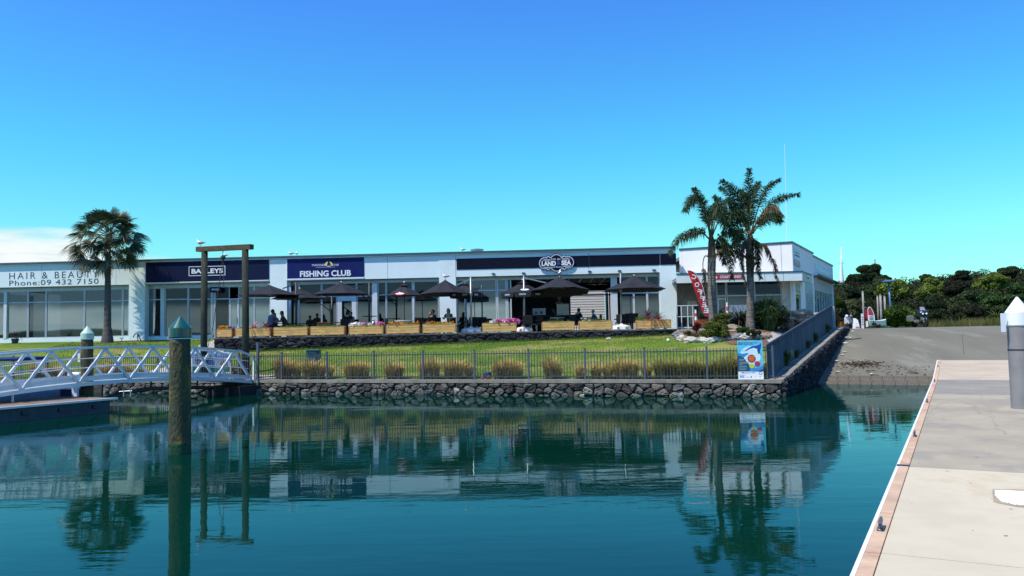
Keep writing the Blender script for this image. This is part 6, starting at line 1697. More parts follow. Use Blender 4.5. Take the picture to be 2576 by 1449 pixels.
for px, Y, rot, lab in [(984, PY, -1.2, 'dark chair left of the white topped cafe table'), (1078, PY - .1, 0.9, 'dark chair behind the left end of the second marigold planter'), (1062, PY + 1.2, 2.6, 'dark chair back near the club glass by the hand on chin person'),
                        (1160, PY + 0.3, 1.7, 'dark chair right of the woman with sunglasses'), (1190, PY + 1.0, 3.0, 'dark chair behind the first white umbrella base'), (1325, PY + 0.1, 0.2, 'dark chair beside the second white umbrella base'), (1350, PY + 0.7, 2.2, 'dark chair behind the gap left of the sparse planter'),
                        (1378, PY + 0.9, 1.2, 'dark chair left of the pale table below the badge'), (1425, PY + 0.9, -1.4, 'dark chair right of the pale table below the badge'), (1450, PY + 0.2, -0.9, 'dark chair under the person in the black jacket'), (1500, PY + 0.7, 1.3, 'dark chair under the man in the blue jacket'),
                        (1576, PY + 0.5, 0.5, 'dark chair behind the rightmost white umbrella base'), (1592, PY + 0.2, 0.0, 'dark chair left of the rightmost planter'), (1560, PY + 1.5, 2.8, 'dark chair close to the right cafe window'), (1210, PY + 1.5, 2.9, 'dark chair by the sea view window of the cafe'),
                        (885, PY + 1.0, 2.6, 'dark chair under the person in pale pink'), (873, PY, -0.2, 'dark chair under the long black haired person'), (1131, PY + .3, 2.8, 'dark chair under the woman with sunglasses'), (1092, PY + .6, 2.2, 'dark chair under the pair beside the club glass')]:
    chc(px, Y, rot, lab)
# club door furniture: thermos like bottle, menu card
b = P(939, 803, TY + 0.7)
t = thing('patio_heater_flask', 'silver flask shaped ornament standing behind the white and pink petunias', 'ornament', (b.x, b.y, TZ))
part('body', MB().lathe((b.x, b.y, TZ), [(0.1, 0), (0.16, 0.05), (0.17, 0.55), (0.09, 0.68), (0.06, 0.78)], 14), M_alu, t, sm=True); part('lid', MB().lathe((b.x, b.y, TZ + 0.783), [(0.07, 0), (0.08, 0.04), (0.04, 0.1)], 12), M_alu, t, sm=True)

# ------------------------------------------------------------------ gulls
M_gull = mat('gull_white', (0.80, 0.81, 0.82), 0.7, var=0.03); M_gwing = mat('gull_grey', (0.32, 0.34, 0.37), 0.7); M_beak = mat('gull_red', (0.45, 0.06, 0.02), 0.5)
def gull(lab, foot, rot, sc=1.0):
    foot = V(foot); t = thing('seagull', lab, 'seagull', foot, 'gulls')
    M = Matrix.Translation(foot) @ Matrix.Rotation(rot, 4, 'Z') @ Matrix.Scale(sc, 4)
    b = MB().tube([(-0.20, 0, .15), (-0.12, 0, .155), (-0.02, 0, .165), (0.07, 0, .185), (0.12, 0, .235), (0.135, 0, .285), (0.15, 0, .315), (0.165, 0, .32)], [.006, .035, .062, .066, .045, .033, .036, .015], 10)
    part('body', b.xf(M), M_gull, t, sm=True)
    for sy in (-1, 1):
        part('wing', MB().blob((-0.06, sy * .052, .175), 0.1, 1, 0.03, 8, 6, (1.55, 0.22, 0.42)).xf(M), M_gwing, t, sm=True)
        part('leg', MB().tube([(0.0, sy * .025, 0), (0.01, sy * .025, .11)], 0.006, 5).box(-.01, .05, sy * .025 - .015, sy * .025 + .015, 0.0, 0.006).xf(M), M_beak, t)
    part('beak', MB().tube([(0.175, 0, .312), (0.215, 0, .305)], [.011, .003], 6).xf(M), M_beak, t)
gA = bA - bd * 0.24 + ZUP * 0.227
gull('white gull on the left end of the hoist crossbeam', gA, 2.8, 1.15)
q = lambda px, y=-0.05: FB + FA * fxz(px, 645)[0] - FN * (0.12) + ZUP * (ztop + 0.05)
gull('gull on the roof edge behind the hoist pulley', q(565), 2.6)
gull('left gull of the pair on the roof edge above the blue club sign', q(730), 2.9)
gull('right gull of the pair on the roof edge above the blue club sign', q(745), 1.9)
gull('gull on the roof edge above the pillar left of the cafe band', q(1164), 2.7, 0.9)
gull('gull perched on the umbrella in front of the white pillar', P(1120.7, 703.3, 44.8), 2.9, 1.1)
gull('gull perched on the umbrella below the cafe badge', P(1408, 696, 45.0), 1.3, 1.25)

# ------------------------------------------------------------------ palms
M_bark = mat('palm_bark', (0.17, 0.15, 0.135), 0.9, var=0.3, vscale=1.5, stretch=(1, 1, 7), bump=0.5, bscale=7, speck=((0.30, 0.29, 0.27), 4, 0.6, 0.4))
M_bark2 = mat('fan_palm_bark', (0.11, 0.095, 0.09), 0.9, var=0.25, vscale=1.5, stretch=(1, 1, 7), bump=0.5, bscale=7)
M_frond = mat('palm_leaf', (0.040, 0.072, 0.028), 0.5, spec=0.2, col2=(0.022, 0.050, 0.020), vscale=1.2, island=0.5, trans=0.18)
M_fdead = mat('dead_palm_leaf', (0.21, 0.155, 0.10), 0.85, col2=(0.11, 0.075, 0.048), vscale=2, island=0.5, trans=0.15)
M_fan = mat('fan_palm_leaf', (0.050, 0.080, 0.025), 0.4, spec=0.5, col2=(0.035, 0.05, 0.018), vscale=1.5, island=0.45, trans=0.15)
M_fanb = mat('fan_palm_brown', (0.08, 0.065, 0.03), 0.7, col2=(0.055, 0.05, 0.025), vscale=1.5, island=0.45, trans=0.1)
M_pet = mat('palm_stalk', (0.16, 0.15, 0.06), 0.6)
def trunk_mb(pts, rad, n=16, seg=40, ring=0.012, seed=0):
    pts = [V(p) for p in pts]; g = random.Random(seed); P_, R_ = [], []
    for i in range(seg + 1):
        f = i / seg * (len(pts) - 1); k = min(int(f), len(pts) - 2); u = f - k
        P_.append(lerp(pts[k], pts[k + 1], u)); R_.append(lerp(rad[k], rad[k + 1], u) * (1 + (ring * 2 if i % 2 else -ring)) * (1 + g.uniform(-.02, .02)))
    return MB().tube(P_, R_, n)
def fan_leaf(base, d, L_, fanr, g):
    """fan leaf: stalk then pleated blade of narrow segments"""
    d = d.normalized(); up = V((0, 0, 1)); a = d.cross(up)
    if a.length < .15: a = V((1, 0, 0))
    a.normalize(); nrm = a.cross(d).normalized()
    roll = g.uniform(-1.1, 1.1); a, nrm = a * math.cos(roll) + nrm * math.sin(roll), nrm * math.cos(roll) - a * math.sin(roll)
    sag = -ZUP * L_ * 0.10
    tip = base + d * L_ + sag; mb = MB(); n = 26
    bend = (d - ZUP * 0.35).normalized()
    for i in range(n):
        th = lerp(-1.9, 1.9, (i + .5) / n) + g.uniform(-.03, .03); w = 3.8 / n * 0.55
        def q(t_, r_, dz=0.0):
            drop = -ZUP * (r_ ** 2) * 0.24 / fanr
            return tip + (bend * math.cos(t_) + a * math.sin(t_)) * r_ + nrm * (0.12 * r_ * (math.cos(t_) - .3)) + drop + ZUP * dz
        rl = fanr * g.uniform(0.82, 1.08) * (1 - 0.16 * abs(th) / 1.9)
        r1, r2 = rl * 0.42, rl * 0.75; dr = g.uniform(0, 0.10) * rl
        o = [tip, q(th - w, r1), q(th, r1, 0.02), q(th + w, r1), q(th - w * .6, r2 * 0.98), q(th, r2, 0.01), q(th + w * .6, r2 * .98), q(th + g.uniform(-.04, .04), rl) - ZUP * dr]
        mb.add(o, [(0, 1, 2), (0, 2, 3), (1, 4, 5, 2), (2, 5, 6, 3), (4, 7, 5), (5, 7, 6)])
    st = MB().tube([base, base + d * L_ * 0.5 + ZUP * 0.03, tip], [0.028, 0.02, 0.014], 5)
    return mb, st
YF = 46.0
fb_ = Pg(270, 862, 40, 48.0); YF = fb_.y
crown = P(273, 588, YF)
fp = thing('fan_palm', 'lone fan palm with dense dark round crown standing on the lawn before the hair salon', 'palm tree', fb_)
tp_ = P(272, 622, YF)
part('trunk', trunk_mb([fb_ - ZUP * 0.15, fb_ + ZUP * 0.25, fb_ + ZUP * 0.9, lerp(fb_, tp_, .5), tp_, crown], [0.38, 0.31, 0.205, 0.165, 0.15, 0.14], seg=60), M_bark2, fp)
g = random.Random(17); nl = 60
for i in range(nl):
    f = (i + .5) / nl; el_ = lerp(1.45, -0.98, f ** 0.95) + g.uniform(-.12, .12); az = i * 2.39996 + g.uniform(-.2, .2)
    d = V((math.cos(az) * math.cos(el_), math.sin(az) * math.cos(el_), math.sin(el_)))
    base = crown + V((math.cos(az), math.sin(az), 0)) * 0.1 + ZUP * lerp(0.22, -0.45, f)
    L_ = lerp(0.80, 1.22, min(1, f * 1.5)) * g.uniform(0.72, 1.22) * (1.12 if abs(d.x) > .6 else 1.0); mb, st = fan_leaf(base, d, L_, lerp(0.95, 1.0, f) * g.uniform(.88, 1.08), g)
    o = part('leaf', mb, M_fanb if (f > 0.6 and g.random() < .22) else M_fan, fp)
    part('stalk', st, M_pet, o)
for i in range(5):
    az = i * 1.3; part('flower_stem', MB().tube([crown - ZUP * .3, crown + V((math.cos(az) * .5, math.sin(az) * .5, -.35)), crown + V((math.cos(az) * .75, math.sin(az) * .75, -1.1))], 0.015, 5), M_fdead, fp)

def frond(t, pts, ll, dead=False, seed=0, w=0.019, full=1.0, droop=0.6, st0=0.16):
    g = random.Random(seed); pts = [V(p) for p in pts]
    # smooth the rachis
    S = []; n = 54
    for i in range(n + 1):
        f = i / n * (len(pts) - 1); k = min(int(f), len(pts) - 2); u = f - k
        p0, p1, p2, p3 = pts[max(k - 1, 0)], pts[k], pts[k + 1], pts[min(k + 2, len(pts) - 1)]
        S.append(0.5 * ((2 * p1) + (p2 - p0) * u + (2 * p0 - 5 * p1 + 4 * p2 - p3) * u * u + (3 * p1 - p0 - 3 * p2 + p3) * u ** 3))
    mb = MB()
    for i in range(n + 1):
        f = i / n
        if f < st0: continue
        tn = (S[min(i + 1, n)] - S[max(i - 1, 0)]).normalized(); a = tn.cross(ZUP)
        if a.length < .25: a = V((0.7, 0.7, 0))
        a.normalize(); b = a.cross(tn).normalized()
        ln = ll * math.sin(math.pi * min(1, (0.18 + f * 0.82))) ** 0.55 * g.uniform(.85, 1.1) if f < .93 else ll * .5
        for rep in range(5):
            for sx in (-1, 1):
                if g.random() > full: continue
                ang_ = g.uniform(-1.1, 1.15) if not dead else g.uniform(-1.2, 0.2)
                d = (a * sx * math.cos(ang_) + b * math.sin(ang_) + tn * g.uniform(0.45, 0.9)).normalized()
                o = S[i] + tn * g.uniform(-.03, .03); l1 = ln * g.uniform(.8, 1.12)
                m_ = o + d * l1 * 0.5; m_ = m_ - ZUP * l1 * 0.04; e_ = o + d * l1 * 0.85 - ZUP * l1 * droop * g.uniform(.3, 1.0)
                sd_ = d.cross(b * math.cos(rep) + tn * .3); sd_ = sd_.normalized() * w if sd_.length > .1 else a * w
                mb.add([o - sd_ * .4, o + sd_ * .4, m_ + sd_, m_ - sd_, e_], [(0, 1, 2, 3), (3, 2, 4)])
    o = part('frond', mb, M_fdead if dead else M_frond, t)
    part('rachis', MB().tube(S[::4], [lerp(0.045, 0.008, (i / (len(S[::4]) - 1)) ** .7) for i in range(len(S[::4]))], 5), M_fdead if dead else M_pet, o, sm=True)
def c6(x, y): return (1663.6 + .24077 * x, 402.5 + .24077 * y)
def fr_pts(lst, Y, dys):
    n = len(lst); return [P(*c6(*q_), Y + d_) for q_, d_ in zip(lst, dys)]
YA, YB = 40.6, 39.2
pa = V((P(1795, 800, YA).x, YA, 0)); pa.z = ground_z(pa.x, pa.y)
A = thing('feather_palm', 'left feather palm of the garden pair, shorter with drooping left frond', 'palm tree', pa)
part('trunk', trunk_mb([pa - ZUP * .2, pa + ZUP * .3, P(1791, 740, YA), P(1790, 680, YA), P(1791, 645, YA)], [0.26, 0.225, 0.205, 0.205, 0.20], seg=70, ring=.01), M_bark, A)
part('crownshaft', trunk_mb([P(1791, 648, YA), P(1790, 625, YA), P(1789, 600, YA), P(1789, 585, YA)], [0.21, 0.18, 0.13, 0.07], seg=10, ring=.03), mat('crownshaft_brown', (0.15, 0.11, 0.07), 0.8, var=0.3, vscale=3, bump=.4), A)
for i, (l_, dy, dd, ll, fu) in enumerate([
    ([(510, 800), (470, 620), (400, 430), (340, 400), (285, 440), (250, 520)], (0, -.2, -.4, -.5, -.6, -.7), False, .55, 1),
    ([(505, 790), (480, 600), (430, 440), (370, 340), (345, 300)], (0, .3, .6, .8, .9), False, .5, .9),
    ([(495, 820), (440, 770), (370, 745), (270, 765), (170, 830), (90, 960)], (0, -.2, -.3, -.4, -.5, -.6), False, .55, 1),
    ([(530, 790), (570, 600), (640, 480), (720, 430), (790, 520), (800, 640)], (0, .2, .4, .6, .8, .9), False, .55, 1),
    ([(530, 800), (600, 640), (680, 560), (740, 640), (770, 780), (760, 900)], (0, -.4, -.8, -1.1, -1.3, -1.4), False, .55, 1),
    ([(550, 850), (620, 830), (690, 900), (720, 1050), (735, 1230)], (0, -.2, -.4, -.5, -.5), False, .42, 1),
    ([(550, 860), (640, 780), (760, 740), (850, 790), (890, 900)], (0, .3, .6, .8, .9), False, .42, .9),
    ([(520, 790), (540, 600), (590, 480), (620, 500), (660, 640), (650, 760)], (0, -.6, -1.1, -1.4, -1.6, -1.6), False, .5, 1),
    ([(520, 790), (500, 640), (540, 520), (600, 430), (560, 380)], (0, .6, 1.2, 1.6, 1.8), False, .5, .9),
    ([(530, 830), (600, 860), (640, 960), (660, 1080)], (0, .6, 1.0, 1.1), False, .4, .8),
    ([(495, 1010), (455, 1005), (435, 1080), (440, 1200), (455, 1350), (475, 1500)], (-.3, -.4, -.5, -.5, -.5, -.5), True, .22, .8),
    ([(560, 1060), (590, 960), (650, 930), (740, 960), (780, 1060)], (-.2, -.1, 0, .1, .2), True, .2, .5)]):
    frond(A, fr_pts(l_, YA, dy), ll * 1.18, dd, 100 + i, full=fu, droop=.7, st0=0.5 if (dd and i == 10) else .16)
pb_ = Pg(1888, 829.5, 34, 44); YB = pb_.y
Bt = thing('feather_palm', 'right feather palm of the garden pair, taller with upright top frond and brown fronds', 'palm tree', pb_)
part('trunk', trunk_mb([pb_ - ZUP * .2, pb_ + ZUP * .15, pb_ + ZUP * .6, P(1888, 740, YB), P(1887, 680, YB), P(1886, 640, YB)], [0.27, 0.23, 0.19, 0.18, 0.175, 0.17], seg=70, ring=.01), M_bark, Bt)
part('old_leaf_bases', trunk_mb([P(1887, 690, YB), P(1887, 660, YB), P(1886, 625, YB)], [0.18, 0.205, 0.19], seg=14, ring=.05), M_fdead, Bt)
part('crownshaft', trunk_mb([P(1886, 628, YB), P(1887, 605, YB), P(1887, 580, YB)], [0.19, 0.17, 0.09], seg=10, ring=.03), MATS['crownshaft_brown'], Bt)
for i, (l_, dy, dd, ll, fu) in enumerate([
    ([(925, 770), (925, 560), (915, 380), (915, 230), (918, 100)], (0, -.1, -.1, -.1, 0), False, .5, 1),
    ([(905, 740), (870, 560), (820, 410), (740, 290), (640, 220)], (0, -.1, -.2, -.3, -.4), False, .55, 1),
    ([(905, 740), (850, 600), (760, 470), (680, 330), (620, 290)], (0, .4, .8, 1.0, 1.2), False, .45, .7),
    ([(945, 740), (1000, 540), (1060, 370), (1130, 260), (1230, 200)], (0, .1, .2, .3, .4), False, .42, 1),
    ([(950, 740), (1030, 590), (1130, 460), (1260, 380), (1430, 355)], (0, -.1, -.2, -.3, -.4), False, .45, 1),
    ([(955, 760), (1010, 620), (1090, 520), (1170, 480), (1230, 530), (1260, 570)], (0, -.2, -.4, -.5, -.6, -.6), True, .55, 1),
    ([(955, 770), (1040, 650), (1130, 590), (1200, 590), (1250, 640)], (0, -.4, -.7, -.9, -1.0), False, .45, .9),
    ([(900, 760), (850, 640), (800, 560), (740, 560), (700, 640)], (0, -.5, -.9, -1.2, -1.4), False, .5, 1),
    ([(895, 780), (850, 740), (800, 780), (790, 900), (800, 1010)], (0, .2, .3, .4, .4), False, .36, .9),
    ([(945, 800), (985, 860), (1010, 960), (1000, 1080), (1040, 1230)], (0, -.2, -.3, -.3, -.3), False, .32, 1),
    ([(950, 820), (1030, 870), (1100, 900), (1150, 1020), (1190, 1170), (1240, 1290)], (0, -.1, -.2, -.2, -.3, -.3), True, .30, .8),
    ([(900, 830), (860, 870), (825, 980), (840, 1130), (890, 1290)], (0, -.2, -.3, -.3, -.3), True, .26, .9),
    ([(920, 780), (930, 560), (950, 400), (990, 300), (1010, 240)], (0, .5, 1.0, 1.3, 1.5), False, .5, 1),
    ([(905, 1010), (850, 990), (790, 960), (740, 930)], (-.1, -.2, -.2, -.3), True, .18, .6),
    ([(930, 950), (935, 1000), (940, 1080), (950, 1200)], (-.28, -.34, -.34, -.3), True, .2, 1),
    ([(925, 770), (900, 600), (880, 470), (860, 380), (840, 320)], (0, .7, 1.3, 1.7, 2.0), False, .5, 1)]):
    frond(Bt, fr_pts(l_, YB, dy), ll * 1.22, dd, 200 + i, full=fu, droop=.55 if i not in (5,) else .9, st0=.3 if i < 5 else .12)

# ------------------------------------------------------------------ garden bed round the palms
rn = np.random.default_rng(12)
def shrub(name, lab, px, py, wpx, hpx, Y, m, n, size, cat='shrub', clumps=14, group=None, sm_=1.0, base=None):
    c = P(px, py, Y); k = (P(px + 100, py, Y).x - c.x) / 100.0; w, h = wpx * k / 2, hpx * k / 2
    gz = base if base is not None else ground_z(c.x, Y)
    gz = min(gz, c.z - h * .6)
    cc, rr = [], []
    for i in range(clumps):
        a = rn.uniform(0, 6.28); q = rn.uniform(0, .72) ** .7; z_ = rn.uniform(-.55, .62)
        sh_ = math.sqrt(max(.1, 1 - z_ * z_))
        cc.append((c.x + math.cos(a) * w * q * sh_, Y + math.sin(a) * w * .85 * q * sh_, c.z + z_ * h)); r_ = rn.uniform(.28, .48) * min(w, h * 1.2); rr.append((r_ * 1.15, r_ * 1.15, r_))
    v, f = leaf_cloud(rn, n, cc, rr, size, shell=.5)
    v[:, 2] = np.maximum(v[:, 2], gz - 0.05)
    t = thing(name, lab, cat, (c.x, Y, gz), group)
    part('foliage', np_mb(v, f), m, t)
    sb = MB(); g_ = random.Random(int(px))
    for i in range(4): q_ = cc[i]; sb.tube([(c.x + g_.uniform(-.05, .05), Y, gz - .05), (lerp(c.x, q_[0], .5), lerp(Y, q_[1], .5), lerp(gz, q_[2], .55)), q_], [.03 * sm_, .02 * sm_, .008], 5)
    part('stems', sb, M_gant, t)
    return t
M_sh1 = mat('shrub_olive', (0.125, 0.14, 0.030), 0.8, col2=(0.07, 0.095, 0.022), vscale=2, island=.5, trans=.2)
M_sh2 = mat('shrub_dark', (0.050, 0.065, 0.022), 0.8, col2=(0.03, 0.045, 0.018), vscale=2, island=.5, trans=.2)
M_sh3 = mat('shrub_green', (0.055, 0.105, 0.030), 0.8, col2=(0.035, 0.07, 0.02), vscale=2, island=.5, trans=.2)
M_red2 = mat('shrub_red', (0.14, 0.035, 0.03), 0.8, var=.3, island=.4, trans=.1)
M_brn = mat('shrub_brown', (0.17, 0.115, 0.05), 0.85, var=.3, island=.4)
M_flax = mat('flax_dark', (0.035, 0.035, 0.025), 0.6, col2=(0.06, 0.05, 0.03), vscale=3, island=.5)
M_cane = mat('cane_leaf', (0.10, 0.17, 0.06), 0.6, col2=(0.05, 0.09, 0.04), vscale=2, island=.5, trans=.2)
shrub('shrub', 'large rounded olive green shrub at the front left of the garden bed', 1796, 832, 74, 46, 38.2, M_sh1, 9000, .035, clumps=26)
shrub('shrub', 'yellow green shrub hiding the foot of the left feather palm', 1813, 806, 58, 34, 40.2, M_sh1, 5000, .035, clumps=18)
shrub('shrub', 'low dark green shrub at the foot of the right feather palm, left side', 1868, 832, 36, 22, 38.4, M_sh3, 3000, .03)
shrub('shrub', 'low olive ground shrub right of the bed boulder', 1893, 838, 50, 20, 38.0, M_sh2, 3200, .03)
shrub('shrub', 'small red leaved shrub between the terrace wall and the olive shrub', 1753, 821, 22, 18, 40.6, M_red2, 1200, .04)
shrub('shrub', 'low brown dry plant behind the left edge stones of the bed', 1731, 838, 24, 12, 39.6, M_brn, 1200, .03)
shrub('shrub', 'second low dry plant in the bed, right of the first', 1750, 842, 20, 10, 38.8, M_brn, 900, .03)
shrub('shrub', 'dense dark shrub behind the right palm foot, shading the dead fronds', 1938, 812, 56, 46, 41.0, M_sh2, 4500, .05)
cfx = P(1862, 818, 41.3); fx_ = thing('flax', 'dark spiky flax clump between the two palm trunks', 'flax', (cfx.x, 41.3, ground_z(cfx.x, 41.3)))
spiky(V((cfx.x, 41.3, ground_z(cfx.x, 41.3))), 1.0, 1.5, 110, 31, .03, M_flax, fx_, 'blades')
cc = V((P(1931, 820, 40.8).x, 40.8, 0)); cc.z = ground_z(cc.x, cc.y)
tt_ = thing('tall_grass_clump', 'tall arching green cane grass clump right of the right palm trunk', 'grass clump', cc)
part('blades', weed_mb(cc, 1.05, 2.0, 900, 77, .022, 0.9), M_cane, tt_)
vv, ff = leaf_cloud(rn, 3500, [(cc.x, cc.y, cc.z + .9), (cc.x + .4, cc.y, cc.z + .7), (cc.x - .4, cc.y, cc.z + .8)], [(.75, .6, .7)] * 3, .05); part('inner_leaves', np_mb(vv, ff), M_sh2, tt_)
# dead fronds on the ground
q0 = Pg(1905, 826); t = thing('fallen_frond', 'pile of dry brown fallen fronds right of the right palm foot', 'dead fronds', q0)
for i in range(4):
    a = q0 + V((0.2 * i, -0.15 * i, .05)); frond_pts = [a, a + V((.5, -.2, .35 - .05 * i)), a + V((1.1, -.5, .3 - .06 * i)), a + V((1.7, -.9, .05))]
    g_ = random.Random(i); mb = MB()
    for k in range(60):
        f = k / 60; p = lerp(frond_pts[0], frond_pts[3], f) + ZUP * (.35 * math.sin(f * math.pi)); d = V((g_.uniform(-.2, .5), g_.uniform(-.5, .2), g_.uniform(-.5, .1))).normalized() * .42
        s_ = V((0.02, 0.01, .01)); mb.add([p - s_, p + s_, p + d], [(0, 1, 2)])
    part('frond', mb, M_fdead, t)
# rocks
M_rk = [mat('rock_tan', (0.34, 0.26, 0.19), 0.9, var=.25, vscale=3, bump=.5, bscale=8), mat('rock_grey', (0.22, 0.22, 0.22), 0.9, var=.25, vscale=3, bump=.5, bscale=9), mat('rock_pale', (0.50, 0.48, 0.43), 0.9, var=.15, vscale=3, bump=.4, bscale=9)]
def rock(name, lab, c, r_, seed, m, sc=(1, 1, .7), group=None, cat='rock'):
    c = V(c); return solo(name, MB().blob(c, r_, seed, .22, 14, 9, sc), m, lab, cat, group, loc=(c.x, c.y, c.z - r_ * .5), sm=False)
c7 = lambda x, y: (1663.6 + .23144 * x, 670.8 + .23144 * y)
edge = [(252, 712), (215, 735), (185, 765), (190, 785), (225, 800), (270, 808), (320, 822), (365, 820), (415, 822), (455, 822), (495, 828), (535, 825), (580, 808), (625, 815), (665, 800), (710, 802), (755, 792), (800, 800), (850, 785), (905, 790), (960, 782), (1010, 785), (1060, 778), (1105, 778), (1150, 768)]
for i, (x, y) in enumerate(edge):
    p = Pg(*c7(x, y)); g_ = random.Random(i + 5); k = g_.choice([0, 1, 1, 2])
    if i in (9, 10, 11): k = 2
    nm = ['tan', 'grey', 'pale'][k]
    ordn = ['first', 'second', 'third', 'fourth', 'fifth', 'sixth', 'seventh', 'eighth', 'ninth', 'tenth', 'eleventh', 'twelfth', 'thirteenth']
    lb_ = f'{nm} edging stone, {ordn[i]} from the terrace wall round the garden bed' if i < 13 else f'{nm} edging stone, {ordn[24 - i]} from the garden path along the bed front'
    rock('edge_stone', lb_, p + ZUP * .08, g_.uniform(.15, .27), i, M_rk[k], (1.25, 1, .72), 'edging stones of the garden bed', 'stone')
p = Pg(1840, 836); rock('boulder', 'smooth tan boulder lying in the bed between the olive shrub and the right palm', p + V((0, .2, .1)), .5, 51, M_rk[0], (1.3, .8, .55), cat='boulder')
for i, (px, py, Y, r_, sc, lb) in enumerate([(2006, 803, 42.5, .72, (1.35, .9, .72), 'big rounded sandstone boulder at the left of the boulder pile'), (2040, 800, 43.3, .62, (1.6, .8, .42), 'long low sandstone boulder on the right of the boulder pile'), (1988, 815, 41.8, .45, (.7, .8, .75), 'small upright tan boulder leaning at the left end of the boulder pile'), (2022, 813, 42.6, .5, (1.2, .8, .5), 'dark undercut boulder beneath the two big sandstone ones')]):
    p = P(px, py, Y); rock('boulder', lb, p, r_, 60 + i, M_rk[0] if i < 3 else M_rk[1], sc, cat='boulder')
p = Pg(1934, 941, 26, 34); rock('boulder', 'round white boulder behind the pickets right of the marlin poster', p + V((0.05, .45, .14)), .34, 71, mat('white_rock', (0.72, 0.72, 0.70), .8, var=.05, bump=.2), (1.1, .9, .85), cat='boulder')
mul = MB(); pm_ = [Pg(*c7(*q_)) for q_ in edge[::3]]; cc = sum(pm_, V((0, 0, 0))) / len(pm_) + V((1.2, 2.2, 0))
mm_ = grid_sheet(P(1712, 830, 40).x, 16.6, 24, lambda x: max(37.2 - (x - 10.5) * .18 + (1.4 if x < 10 else 0) + max(0, (9.6 - x)) * 2.0, lawn_y0(x) + .7), lambda x: 42.9, 14, lambda x, y: ground_z(x, y) + .035)
struct('garden_soil', mm_, mat('bark_mulch', (0.16, 0.10, 0.07), .95, var=.35, vscale=6, bump=.8, bscale=18), sm=True)

# ------------------------------------------------------------------ tussocks behind the picket fence
M_tus = mat('tussock_gold', (0.82, 0.62, 0.26), .85, col2=(0.52, 0.43, 0.13), vscale=1.6, island=.35, trans=.45)
M_tus2 = mat('tussock_green', (0.58, 0.50, 0.14), .85, col2=(0.30, 0.30, 0.06), vscale=1.6, island=.4, trans=.4)
M_that = mat('tussock_thatch', (0.44, 0.35, 0.24), .95, col2=(0.18, 0.14, 0.10), vscale=4, island=.5)
tus = [(704, 896, 24, 0), (723, 905, 22, 0), (745, 908, 20, 0), (777, 903, 30, 0), (803, 909, 26, 0), (829, 915, 16, 0), (880, 911, 22, 0), (899, 907, 26, 0), (918, 912, 18, 0), (985, 910, 26, 0), (1004, 915, 18, 0), (1066, 903, 20, 0), (1092, 898, 26, 0),
       (1150, 901, 30, 0), (1180, 911, 18, 0), (1252, 908, 22, 0), (1272, 900, 26, 0), (1300, 908, 26, 0), (1384, 895, 30, 0), (1404, 918, 16, 0), (1462, 917, 22, 0), (1500, 916, 22, 0), (1530, 912, 22, 0), (1562, 900, 34, 0), (1592, 906, 24, 0),
       (1664, 903, 30, 1), (1692, 905, 32, 1), (1722, 906, 30, 1), (1750, 902, 32, 1), (1778, 912, 26, 1), (1804, 908, 26, 1), (1826, 898, 34, 1), (1843, 893, 24, 1), (1128, 914, 16, 0), (1628, 914, 18, 0), (1932, 908, 20, 1),
       (135, 917, 28, 0), (165, 922, 22, 0), (262, 914, 28, 0), (290, 908, 28, 0), (318, 916, 22, 0), (90, 915, 22, 0), (362, 922, 16, 0), (600, 925, 14, 0)]
cnt_ = {}
for i, (px, ty, hw, kd) in enumerate(tus):
    o_ = FO - QN * (0.50 + .12 * (i % 3)); b0 = Pp(px, 950, o_, QN); bz_ = ground_z(b0.x, b0.y); b0 = V((b0.x, b0.y, bz_ - .03)); top = Pp(px, ty, o_, QN).z
    k = b0.y / FOC; r_ = hw * k * 1.08; h_ = max(.25, (top - bz_) * 1.22)
    nm = 'green gold tussock' if kd else ('tall straw gold tussock' if h_ > .75 else 'straw gold tussock')
    where = 'behind the white footbridge' if px < 640 else ('between the gate post and the utility box' if px < 790 else ('behind the middle of the picket fence' if px < 1640 else 'beside the marlin poster'))
    ords = ['first', 'second', 'third', 'fourth', 'fifth', 'sixth', 'seventh', 'eighth', 'ninth', 'tenth', 'eleventh', 'twelfth', 'thirteenth', 'fourteenth', 'fifteenth', 'sixteenth', 'seventeenth', 'eighteenth', 'nineteenth', 'twentieth', 'twenty first', 'twenty second', 'twenty third']
    if px < 640: lbl = f'{ords[sorted([q_[0] for q_ in tus if q_[0] < 640]).index(px)]} tussock from the left picture edge, behind the white footbridge'
    elif px < 1230: lbl = f'{ords[sorted(q_[0] for q_ in tus if 640 < q_[0] < 1230).index(px)]} {nm} to the right of the tall gate post'
    elif px < 1640: lbl = f'{ords[sorted(q_[0] for q_ in tus if 1230 < q_[0] < 1640).index(px)]} {nm} to the right of the dropped schoolbag'
    elif px < 1900: lbl = f'{ords[[q_[0] for q_ in tus if 1640 < q_[0] < 1900][::-1].index(px)]} {nm} to the left of the marlin poster'
    else: lbl = 'lone green gold tussock right of the marlin poster'
    t = thing('tussock', lbl, 'tussock grass', b0, 'tussocks behind the picket fence')
    part('blades', weed_mb(b0, r_, h_, 520 + (160 if kd else 0), 300 + i, .012, .6), M_tus2 if kd else M_tus, t)
    part('thatch', weed_mb(b0 - QN * 0.0, r_ * .8, h_ * .32, 110, 700 + i, .013, 1.0), M_that, t)

